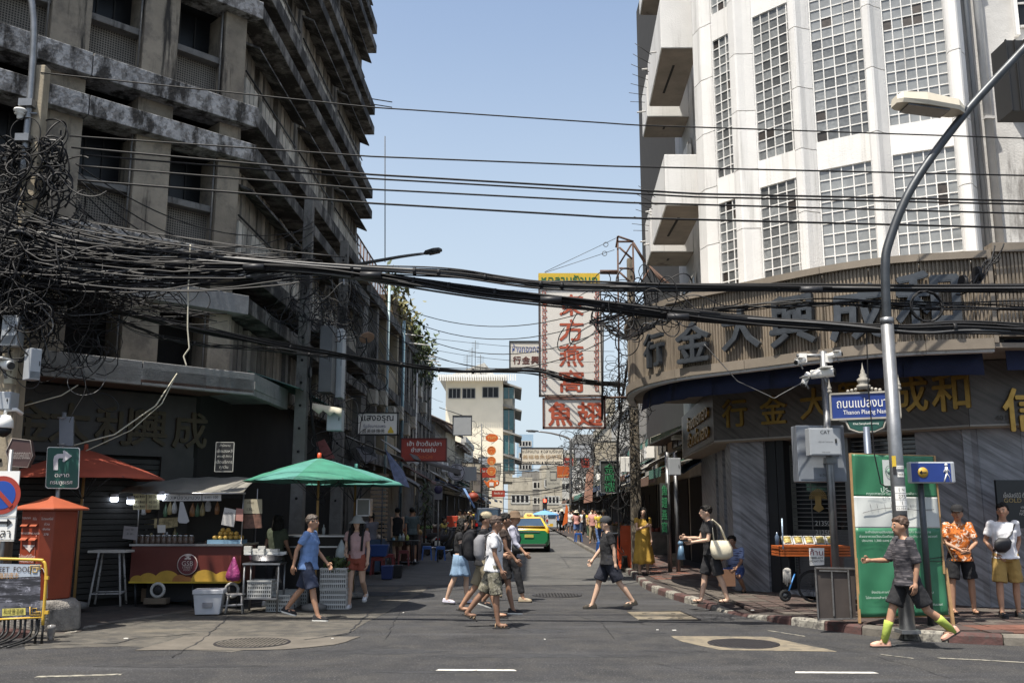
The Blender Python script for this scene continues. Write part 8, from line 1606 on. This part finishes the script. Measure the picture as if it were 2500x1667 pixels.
#RIGHT CORNER THINGS
NY=14.1;P=lambda px,py,d=0:V((W(px,py,NY-d).x,NY-d,W(px,py,NY-d).z));u_=pxm(NY);bt=thing('notice_banner','green and white public notice banner stretched on a timber frame','banner',(P(2200,1500).x,NY,.12));wood=M('new timber batten',(.36,.22,.1),.75,var=.2,scale=6)
TL,TR,BR,BL=(2079,1108),(2278,1114),(2316,1500),(2099,1506)
def bp_(u,v,d=0):x=(TL[0]*(1-u)+TR[0]*u)*(1-v)+(BL[0]*(1-u)+BR[0]*u)*v;y=(TL[1]*(1-u)+TR[1]*u)*(1-v)+(BL[1]*(1-u)+BR[1]*u)*v;return P(x,y,d)
def rip(u,v):return .012*math.sin(u*9+v*14)*math.sin(v*PI)+.016*math.sin(v*22-u*13)*max(0,1-abs(v-.95)*5)+.018*math.sin(u*30)*math.exp(-v*14)+.01*math.sin((u+v)*17)
def bpatch(v0,v1,mat,nm,u0=0,u1=1,off=.0):MB().sheet([[bp_(u0+(u1-u0)*j/24,v0+(v1-v0)*i/20,rip(u0+(u1-u0)*j/24,v0+(v1-v0)*i/20)+off)for j in range(25)]for i in range(21)][::-1]).build(nm,mat,bt,thick=.003)
bg_=M('banner green',(.03,.15,.075),.45,var=.08);bw_=M('banner white',(.5,.52,.5),.5,var=.06)
bpatch(0,.258,bg_,'banner_green');bpatch(.258,.452,bw_,'banner_map');bpatch(.452,1,bg_,'banner_green');
c=bp_(.46,.1,.03);MB().prism([bp_(u,v,.026)for u,v in((.37,.03),(.55,.03),(.55,.19),(.37,.19))],(0,-.002,0)).build('seal_ground',bw_,bt);MB().tube([c+V((math.cos(g)*.075,-.01,math.sin(g)*.085))for g in[2*PI*i/24 for i in range(25)]],.004,4).build('seal_ring',M('seal green',(.02,.12,.06)),bt);MB().lathe([(.001,0),(.05,0),(.05,.003),(.001,.003)],c,16,ax=(0,-1,0)).build('seal_centre',M('seal grey green',(.2,.3,.24)),bt)
pw2=M('banner white print',(.55,.62,.56),.6)
for tx_,u,v,s_,wd in[('ประกาศ',.5,.225-.02,.12,.3),('กรุงเทพมหานคร เขตสัมพันธวงศ์',.5,.222+.015,.05,.95*.85)]:pass
text('ประกาศ',bp_(.47,.212,.035),X3,Z3,.11,pw2,bt,'lettering',.002,.006,width=.34)
for tx_,v,wf in[('กรุงเทพมหานคร เขตสัมพันธวงศ์',.238,.75),]:text(tx_,bp_(.5,v+.002,.035),X3,Z3,.05,pw2,bt,'lettering',.002,.002,width=.85)
for tx_,v,wf in[('จะดำเนินงานปรับปรุงผิวจราจร ทางเท้า ถนนเยาวราช',.478,.8),('ช่วงจากวงเวียนโอเดียนถึงคลองโอ่งอ่าง สัมพันธวงศ์',.503,.95),('ประมาณ 1,300 เมตร กำหนดระยะเวลา',.53,.6),('จึงประกาศให้ทราบ และขออภัยในความ',.85,.75),('ไม่สะดวกสำหรับผู้สัญจร มา ณ ที่นี้',.885,.6),('สำนักงานเขตสัมพันธวงศ์',.93,.35)]:text(tx_,bp_(.5 if wf>.7 else(.36 if v<.9 else .78),v,.035),X3,Z3,.045,pw2,bt,'lettering',.002,0,width=wf*1.2)
b=MB();ml=M('map line',(.12,.12,.13));b.tube([bp_(u,v,.03)for u,v in[(.1,.36),(.2,.345),(.35,.33),(.5,.325),(.75,.34),(.95,.335)]],.005,4)
for u in(.2,.28,.37,.45,.58,.68,.82):b.tube([bp_(u,.33,.03),bp_(u-.01,.3,.03)],.003,4)
b.build('map_drawing',ml,bt)
for nm,q0,q1,w_ in[('post',(2075,1106),(2099,1520),.022),('post',(2281,1112),(2305,1400),.02),('post',(2308,1385),(2328,1532),.03),('rail',(2076,1107),(2280,1113),.014),('rail',(2099,1506),(2320,1502),.016),('brace',(2290,1290),(2330,1370),.012)]:a=P(q0[0],q0[1],-.05);c=P(q1[0],q1[1],-.05 if nm!='post' else .0);MB().tube([a,c],w_,4,smooth=False).build(nm,wood,bt)
bar_=thing('binding_wire','black binding wire tying the banner frame to the sign post','wire',P(2255,1366));MB().tube([P(2252,1366,.05),P(2305,1358,.0)],.006,4).build('strand',black_m,bar_);MB().tube([P(2252,1368,.05),P(2308,1370,.0)],.006,4).build('strand',black_m,bar_)
P=lambda px,py,d=0:V((W(px,py,14.2-d).x,14.2-d,W(px,py,14.2-d).z));t=thing('folding_panel','dark framed folding table propped upright beside the banner','panel',(P(2040,1500).x,14.2,.12));pb2=M('dark brown board',(.05,.04,.035),.7,var=.3)
MB().prism([P(1992,1386),P(2086,1388),P(2090,1510),P(1998,1513)],(0,.05,0)).build('board',pb2,t);fm2=M('worn aluminium edge',(.16,.155,.15),.5,.5,var=.4,scale=12)
for q in[((1990,1385),(2087,1387)),((1990,1385),(1998,1514)),((1998,1511),(2091,1509)),((2070,1390),(2078,1508)),((2030,1395),(2036,1503)),((2000,1392),(2070,1394))]:MB().tube([P(*q[0],.02),P(*q[1],.02)],.014,4,smooth=False).build('frame_bar',fm2,t)
KY=16.3;P=lambda px,py,d=0:V((W(px,py,KY-d).x,KY-d,W(px,py,KY-d).z));u_=pxm(KY);ct=thing('fruit_cart','small orange hand cart with trays of cut fruit in front of the shutter','cart',(P(2000,1440).x,KY,.12));orp=M('orange lacquer',(.42,.1,.02),.4,var=.25,scale=6)
a=P(1905,1358);b_=P(2076,1332)
for i in range(4):MB().box(a.x,b_.x,KY,KY+.55,a.z+i*.045,a.z+i*.045+.036).build('side_board',orp,ct,bevel=.006)
MB().box(a.x,b_.x,KY+.02,KY+.53,a.z+.1,a.z+.14).build('deck',orp,ct);MB().box(P(2028,1385).x,P(2044,1385).x,KY-.04,KY-.01,P(0,1385).z,P(0,1335).z).build('folded_crate',so_,ct)
for px in(1925,1950):MB().tube([P(px,1358,-.1),P(px+3,1400,-.1)],.012,6).build('leg',black_m,ct)
MB().tube([P(1940,1400,-.1),P(1920,1460,-.1)],.014,6).build('fork',M('bright blue paint',(.04,.2,.5),.4),ct);c=P(1917,1453,-.05)
w_=MB().tube([c+V((math.cos(g)*.075,0,math.sin(g)*.075))for g in[2*PI*i/16 for i in range(17)]],.028,7,cap=False).build('wheel',rubber,ct);MB().lathe([(.001,-.015),(.05,-.015),(.05,.015),(.001,.015)],c,12,ax=(0,1,0)).build('hub',steel_d,w_)
c=P(1985,1430,-.25);w_=MB().tube([c+V((math.cos(g)*.25,0,math.sin(g)*.25))for g in[2*PI*i/26 for i in range(27)]],.022,7,cap=False).build('wheel',rubber,ct);b=MB();[b.tube([c,c+V((math.cos(g)*.24,0,math.sin(g)*.24))],.004,3)for g in[2*PI*i/12 for i in range(12)]];b.build('spokes',steel_d,w_)
MB().tube([P(1909,1265,.05),P(1912,1340,.05)],.012,6).build('handle_post',M('white blue wound rod',(.4,.5,.6),.6,var=.4,scale=14,stretch=(1,1,3)),ct)
zt_=a.z+.185;fruit=M('cut yellow fruit',(.5,.4,.14),.5,var=.3,scale=16,rnd=.3)
for i in range(5):
 px=1918+i*27;x=P(px+10,1320).x;t=thing('fruit_tray',['leftmost','second','middle','fourth','rightmost'][i]+' tray of cut yellow fruit on the orange cart','fruit tray',(x,KY+.12,zt_),0,'trays of cut fruit on the orange cart');t.rotation_euler=(.9,0,0)
 MB().box(-.085,.085,-.0,.17,0,.01).build('tray',M('white foam tray',(.6,.6,.58),.4),t,local=True);b=MB()
 for q in[(-.085,-.078,0,.17),(.078,.085,0,.17),(-.085,.085,0,.008),(-.085,.085,.162,.17)]:b.box(q[0],q[1],q[2],q[3],.01,.03)
 b.build('rim',M('white foam tray',(.6,.6,.58)),t,local=True)
 for j in range(5):MB().tube([(-.06,.03+j*.026,.03),(0,.035+j*.026,.045),(.06,.028+j*.026,.03)],.015,7).build('fruit_piece',fruit,t,local=True)
MB().add([P(1975,1337,.03),P(2012,1337,.03),P(2012,1378,.03),P(1977,1380,.03)],[(0,3,2,1)]).build('price_sign',wh,ct,thick=.004);text('ก้าน',P(1993,1347,.04),X3,Z3,18*u_,M('maroon lettering',(.18,.01,.03)),ct,'lettering',.002,.01,width=32*u_);text('0888-409',P(1993,1361,.04),X3,Z3,8*u_,blk_p,ct,'lettering',.002,.0,width=32*u_);text('0923647-799',P(1993,1369,.04),X3,Z3,7*u_,blk_p,ct,'lettering',.002,.0,width=34*u_)
c=P(1898,1330,.0);solo(MB().lathe([(.035,0),(.037,.14),(.014,.18),(.014,.21)],c,12),'water_bottle',M('clear water bottle',(.12,.16,.22),.12),'clear water bottle standing on the left end of the orange cart','bottle')
b=MB();c=P(1922,1400,.08)
for i in range(5):b.tube([c+V((-.05+i*.022,0,.06)),c+V((-.06+i*.026,-.01,-.06)),c+V((-.07+i*.03,.0,-.14-.03*(i%3)))],[.022,.017,.012],7)
b.ball(c+V((0,0,.05)),(.07,.03,.05),10);solo(b,'work_gloves',M('dirty white gloves',(.42,.4,.36),.9,var=.2),'pair of dirty white gloves hanging from the orange cart','gloves')
solo(MB().box(P(2044,1385).x,P(2084,1385).x,KY-.35,KY-.1,P(0,1390).z,P(0,1357).z),'metal_box',M('grey metal box',(.1,.1,.1),.5,.4),'grey metal box standing behind the folding panel','box',bevel=.01)
c=G(1525,1386,.12);t=None
base=None
for i in range(11):
 z=.12+i*.05;lb=['bottom','second lowest','third','fourth','fifth','sixth','seventh','eighth','ninth','second highest','topmost'][i]+' orange red plastic chair of the tall stack'
 if base is None:
  base=thing('plastic_chair',lb,'chair',(c.x,c.y,z),.05,'stacked orange red plastic chairs');b=stool_me(so_,'');_sub(b,0,0).build('seat',so_,base,local=True);[_sub(b,8+8*k,6+6*k).build('leg',so_,base,local=True)for k in range(4)];_sub(b,40,30,32,24).build('skirt',so_,base,local=True);b2=MB();[b2.box(-.16+.01*(q%2),.16-.01*(q%2),-.16-.004*q,-.145-.004*q,.44+q*.042,.463+q*.042)for q in range(5)];b2.box(-.18,-.13,-.18,-.14,.44,.67);b2.box(.13,.18,-.18,-.14,.44,.67);b2.box(-.18,.18,-.185,-.15,.65,.7);b2.build('backrest',so_,base,local=True);tr_=tree_of(base)
 else:dup(base,(c.x+random.uniform(-.006,.006),c.y,z),random.uniform(-.03,.08),lb,tr_)
t=thing('counter','black counter with a steel tray beside the stacked red stools','counter',(c.x+.15,c.y+.6,.12));MB().box(c.x-.35,c.x+.75,c.y+.35,c.y+.95,.12,1.05).build('body',black_m,t);MB().box(c.x-.4,c.x+.78,c.y+.3,c.y+1.0,1.05,1.09).build('top',steel_d,t);solo(MB().box(c.x-.1,c.x+.3,c.y+.4,c.y+.7,1.092,1.2),'steel_tray',steel,'steel food tray on the black counter','tray')
c=G(1652,1382,.12);t=thing('timber_steps','small pile of pale stone blocks at the foot of the drainpipes','blocks',c)
for i in range(5):MB().box(c.x-.2,c.x+.2,c.y,c.y+.3,.12+i*.075,.185+i*.075).build('block',M('pale stone block',(.25,.22,.17),.9,rnd=.2,var=.3),t,bevel=.01)
def strip_awning(label,p0,p1,dz,dep,mats,nm='awning',scal=.12,n=10):
 t=thing(nm,label,'awning',p0);d=(p1-p0);out=V((-d.y,d.x,0)).normalized()*dep
 for i in range(n):
  a=p0+d*(i/n);b_=p0+d*((i+1)/n)-d*.004;MB().prism([a,b_,b_+out+Z3*dz,a+out+Z3*dz],(0,0,.02)).build('cloth_strip',mats[i%len(mats)],t);MB().prism([a+out+Z3*dz,b_+out+Z3*dz,b_+out+Z3*(dz-.14),(a+b_)/2+out+Z3*(dz-scal*1.7),a+out+Z3*(dz-.14)],out.normalized()*.01).build('valance',mats[i%len(mats)],t)
 return t
strip_awning('cream and teal striped shop awning on the right',V((5.3,27.2,4.3)),V((5.45,34,4.3)),-.5,1.3,[M('dirty cream awning',(.35,.34,.28),.9,var=.2),M('teal awning',(.06,.2,.17),.9)])
strip_awning('brown cloth awning on the right shops',V((5.5,34.5,3.6)),V((5.65,40,3.6)),-.6,1.4,[M('brown awning',(.16,.09,.06),.8)])
strip_awning('dark blue awning far along the right shops',V((5.6,41,3.4)),V((5.9,52,3.4)),-.5,1.5,[M('blue awning',(.05,.09,.18),.8)])
solo(MB().add([W(1450,1135,30),W(1446,1225,29.5),W(1425,1228,29.5),W(1432,1150,30)],[(0,1,2,3)]),'hanging_cloth',M('brown drop cloth',(.17,.09,.065),.9,var=.2),'long brown cloth hanging beside the green neon panel','cloth',thick=.03)
cab('meter_box','white slatted box on the right pole cluster above the pavement','electric box',1516,1115,1536,1153,25.6,wh,.2)
cab('air_conditioner','cream air conditioner unit beside the two character sign','air conditioner',1480,972,1500,1008,28,M('cream casing',(.4,.37,.3),.6),.4)
c=W(1382,1230,48);solo(MB().add([c,c+V((.1,0,-.2)),c+V((.06,0,-.9)),c+V((-.2,0,-1.1)),c+V((-.06,0,-.4))],[(0,1,2,3,4)]),'orange_cloth',or_p,'bright orange furled cloth above the far crowd','cloth',thick=.08)
p_=W(1330,1250,70);parasol('parasol','small light blue parasol far away right of the taxi',p_.x,70,.05,W(1330,1256,70).z,W(1330,1245,70).z,1.1,M('light blue parasol',(.12,.28,.5),.8),8,0)
c=W(1330,1230,88);t=thing('traffic_light','distant traffic light showing red at the end of the street','traffic light',(c.x,88,0));MB().tube([(c.x,88,0),(c.x,88,c.z+.8)],.07,6).build('post',steel_d,t);MB().box(c.x-.2,c.x+.2,87.8,88,c.z-.6,c.z+.5).build('housing',black_m,t);MB().lathe([(.001,0),(.15,0),(.14,.06),(.001,.06)],(c.x,87.8,c.z+.3),12,ax=(0,-1,0)).build('red_lens',M('red lamp lit',(.6,.03,.02),.4,emis=((1,.06,.03),5)),t)
for i,(px,Y,colr,lb)in enumerate([(1192,58,(.02,.03,.05),'dark blue van half hidden left of the taxi'),(1356,80,(.4,.42,.42),'pale van far beyond the taxi on the right')]):
 x=W(px,1290,Y).x;t=thing('parked_van',lb,'van',(x,Y,0));m_=M('van paint %d'%i,colr,.4)
 hgt=1.9 if i==0 else 1.6;MB().hexa([(x-.8,Y,.3),(x+.8,Y,.3),(x+.8,Y+4,.3),(x-.8,Y+4,.3),(x-.7,Y+.1,hgt),(x+.7,Y+.1,hgt),(x+.7,Y+3.4,hgt),(x-.7,Y+3.4,hgt)]).build('body',m_,t,bevel=.08);MB().add([(x-.62,Y+.02,1.15),(x+.62,Y+.02,1.15),(x+.58,Y+.06,hgt-.12),(x-.58,Y+.06,hgt-.12)],[(0,1,2,3)]).build('rear_window',cglass,t,thick=.01)
 for sd in(-1,1):
  MB().lathe([(.001,-.1),(.32,-.1),(.32,.1),(.001,.1)],(x+sd*.7,Y+.7,.32),16,ax=(1,0,0)).build('wheel',rubber,t);MB().lathe([(.001,-.1),(.32,-.1),(.32,.1),(.001,.1)],(x+sd*.7,Y+3.2,.32),16,ax=(1,0,0)).build('wheel',rubber,t);MB().box(x+sd*.7-.07,x+sd*.7+.07,Y-.02,Y+.03,.8,1.0).build('tail_light',tail,t)
  #STREET CLUTTER, FURTHER ALONG
rc=random.Random(5);am=[M('clutter cloth %d'%i,c_,.9,var=.3,scale=3)for i,c_ in enumerate([(.12,.12,.12),(.05,.08,.13),(.2,.19,.17),(.1,.05,.04),(.05,.1,.08),(.3,.29,.26)])]
for side in(-1,1):
 for i in range(16):
  Y=27+i*4.6+rc.uniform(-1,1);X=side*(3.9 if side<0 else 4.3)+.0192*Y+side*rc.uniform(-.1,.5);wd=['first','second','third','fourth','fifth','sixth','seventh','eighth','ninth','tenth','eleventh','twelfth','thirteenth','fourteenth','fifteenth','last'][i];sn='left' if side<0 else 'right'
  z=rc.uniform(2.4,3.6);dp=rc.uniform(1.0,1.9);L_=rc.uniform(2.2,3.6);rows=[]
  for k in range(5):f=k/4;rows.append([V((X+side*1.3-side*dp*f,Y+L_*j/5,z+.6-.7*f-.12*math.sin(j*PI/5)*f+rc.uniform(-.03,.03)))for j in range(6)])
  solo(MB().sheet(rows),'awning',rc.choice(am),'%s sagging canvas awning counted from the crossing along the %s pavement'%(wd,sn),'awning','canvas awnings along the %s pavement'%sn,thick=.02)
  if i<13 and not(side>0 and i<2):
   t=thing('street_stall','%s dark stall with goods from the crossing on the %s pavement'%(wd,sn),'stall',(X,Y,.1),0,'stalls along the %s pavement'%sn);t.location.x+=side*.3
   MB().box(-.4,.4,-.6,.6,0,.85).build('counter',rc.choice(am[:4]),t,local=True);b=MB()
   for q in range(14):b.ball((rc.uniform(-.35,.35),rc.uniform(-.5,.5),.9),rc.uniform(.05,.12),6,m=4)
   tag(b.build('goods',M('goods %d'%(i%4),rc.choice([(.3,.2,.08),(.12,.2,.06),(.35,.3,.25),(.25,.06,.04)]),.7,var=.5,scale=9),t,local=True),kind='stuff');MB().tube([(.4,-.6,0),(.4,-.6,2.3)],.02,5).build('post',steel_d,t,local=True);MB().tube([(-.4,.6,0),(-.4,.6,2.3)],.02,5).build('post',steel_d,t,local=True)
  if i%2==0 and i>3:
   zz=rc.uniform(3.6,5.6);x0=X+side*.2;w_=rc.uniform(.7,1.2);t=thing('blank_sign','%s of the plain faded boards hung high on the %s side'%(wd,sn),'sign',(x0-side*w_,Y,zz),0,'plain faded sign boards over the street');h_=rc.uniform(.5,1.6)
   MB().box(-w_/2,w_/2,-.06,.06,0,h_).build('panel',rc.choice([off_w,red_p,cols[1],grey_b]),t,local=True);b=MB()
   for q in((-w_/2,-w_/2+.04,0,h_),(w_/2-.04,w_/2,0,h_),(-w_/2,w_/2,0,.04),(-w_/2,w_/2,h_-.04,h_)):b.box(q[0],q[1],-.08,-.06,q[2],q[3])
   b.build('frame',steel_d,t,local=True);MB().tube([(0,0,h_),(side*w_*1.2,0,h_+.4)],.025,4).build('stay',steel_d,t,local=True)
for i,(px,py,tc_,fc)in enumerate([(1120,1325,4,0),(1138,1318,1,180),(1146,1306,0,20),(1158,1302,5,180),(1164,1296,8,0),(1172,1292,6,160),(1150,1330,1,90),(1010,1345,3,20)]):
 person('%s-topped pedestrian under the left awnings, %s'%(tops[tc_][0],['nearest the motorcycle','behind the walking group','facing the crossing','with back turned','beside the lantern','deepest in the street','crossing to the stalls','by the potted plant'][i]),0,0,at=G(px,py,.08),H=1.62+.02*(i%4),face=fc,th=(.2,-.2),kn=(.05,.2),top=cloth('%s top'%tops[tc_][0],tops[tc_][1]),bottom=black_c,blen=1.8,kind='trousers',shoe=None,vox=.035,group='pedestrians under the left awnings')
for i in range(9):
 Y=33.5+i*2.3;z=rc.uniform(3.9,7.5);cb_=F2.p(Y-32,.75,z);solo(MB().box(cb_.x-.3,cb_.x,cb_.y-.35,cb_.y+.35,z,z+.55),'air_conditioner',M('aged cream casing',(.34,.32,.27),.7,var=.25),'%s dusty air conditioner box along the finned left facade'%['nearest','second','third','fourth','fifth','sixth','seventh','eighth','farthest'][i],'air conditioner','air conditioners on the finned facade',bevel=.02)
ord_=['first','second','third','fourth','fifth','sixth','seventh','eighth','ninth','tenth','eleventh','twelfth']
Pf=lambda px,py,d=0:V((W(px,py,FY-d).x,FY-d,W(px,py,FY-d).z))
bgm=[M('bag film %d'%i,c_,.35,var=.3,scale=10)for i,c_ in enumerate([(.3,.3,.31),(.22,.1,.04),(.06,.12,.07),(.25,.2,.1)])]
for i in range(12):
 px=[350,362,404,415,426,470,482,494,508,530,214,226][i];py=1236+rc.uniform(-4,14)if i<10 else 1250;c=Pf(px,py,-.35);b=MB();b.lathe([(.004,.16),(.012,.13),(.05,.05),(.062,-.02),(.05,-.09),(.001,-.1)],c,10,sx=rc.uniform(.7,1.1),sy=.6)
 solo(b,'snack_bag',bgm[i%4],'%s of the filled bags hanging inside the food stall from the left'%ord_[i],'bag','filled bags hanging in the food stall')
for i in range(12):
 x=Pf(330+i*13+(90 if i>7 else 0),1320).x;h_=rc.uniform(.14,.3);r_=rc.uniform(.03,.055);solo(MB().lathe([(r_,0),(r_,h_*.65),(r_*.4,h_*.85),(r_*.4,h_),(.001,h_)],(x,FY+rc.uniform(.4,.7),zc_),10),'sauce_bottle',bgm[(i*3)%4],'%s bottle or tub on the back row of the cart counter'%ord_[i],'bottle','bottles on the back row of the cart')
for i,(px,w_,h_,m_)in enumerate([(345,.3,.24,2),(420,.34,.28,1),(455,.26,.2,3),(525,.22,.16,0)]):
 x=Pf(px,1470).x;solo(MB().box(x-w_/2,x+w_/2,FY+.35,FY+.65,.1,.1+h_),'carton',M('carton %d'%i,[(.12,.08,.05),(.06,.07,.09),(.1,.09,.07),(.14,.13,.12)][i],.9,var=.3),'%s carton pushed under the food cart'%ord_[i],'box','cartons under the food cart',bevel=.01)
for i in range(10):
 x=W(205+i*11,1310,17.6).x;solo(MB().lathe([(.03,0),(.05,.03),(.05,.1),(.02,.13),(.001,.14)],(x,FY+.34,b1.z+.005),9),'jar',bgm[(i+1)%4],'%s jar on the front edge of the dark produce stall'%ord_[i],'jar','jars on the produce stall')
person('vendor in dark apron and cap standing behind the food cart',0,0,at=V((Pf(485,1400).x,FY+1.25,.1)),H=1.64,face=5,top=cloth('brown apron',(.06,.035,.025)),bottom=black_c,blen=1.8,kind='trousers',shoe=None,hat=('cap',black_c),vox=.02,arm=((.7,.6,.1,.2),(.6,.8,.1,.2)))
for i,(px,py)in enumerate([(700,1478),(712,1462)]):basket(W(px,py,17.9).x,17.9+.5*i,.01,.4,.34,.26,['white basket on the ground behind the legs of the man in blue','white basket further back in the shade under the counter'][i])
mc=[o for o in bpy.data.objects if o.name=='motorcycle'][0];mt_=tree_of(mc)
for i,Y in enumerate((38.5,41,43.2,47,50.5,55)):dup(mc,(-3.75+.0192*Y+.1*(i%2),Y,0),-.5+.1*(i%3),'%s dark motorcycle behind the front one along the left kerb'%ord_[i],mt_)['group']='motorcycles along the left kerb'
for i in range(18):
 Y=rc.uniform(44,105);sd=1 if i%2 else-1;tc_=rc.randrange(9);x=sd*rc.uniform(3.0,3.9)+.0192*Y
 person('%s-topped small figure on the far %s pavement, %s from the crossing'%(tops[tc_][0],'right' if sd>0 else 'left',(ord_*2)[i//2]),0,0,at=V((x,Y,.1)),H=rc.uniform(1.55,1.75),face=rc.choice((0,180,30,150)),th=(.2,-.2),kn=(.05,.2),top=cloth('%s top'%tops[tc_][0],tops[tc_][1]),bottom=(black_c,navy_c,khaki)[i%3],blen=1.8,kind='trousers',shoe=None,vox=.04,group='far pedestrians on both pavements',hat=('bucket',bag_c)if i%5==0 else None)
for i,(px,py,Y)in enumerate([(620,648,14.25),(905,668,14.1),(1345,728,14.0),(1655,770,13.85),(1980,704,13.7),(430,640,14.3)]):
 c=W(px,py,Y);b=MB().tube([c-V((.16,0,.02)),c+V((.16,0,-.02))],.05,8);solo(b,'splice_box',M('black splice box',(.02,.02,.022),.5),'%s black splice closure clamped on the main cable bundles'%ord_[i],'splice box','splice closures on the cable bundles')
bpy.data.scenes.remove(TS_)
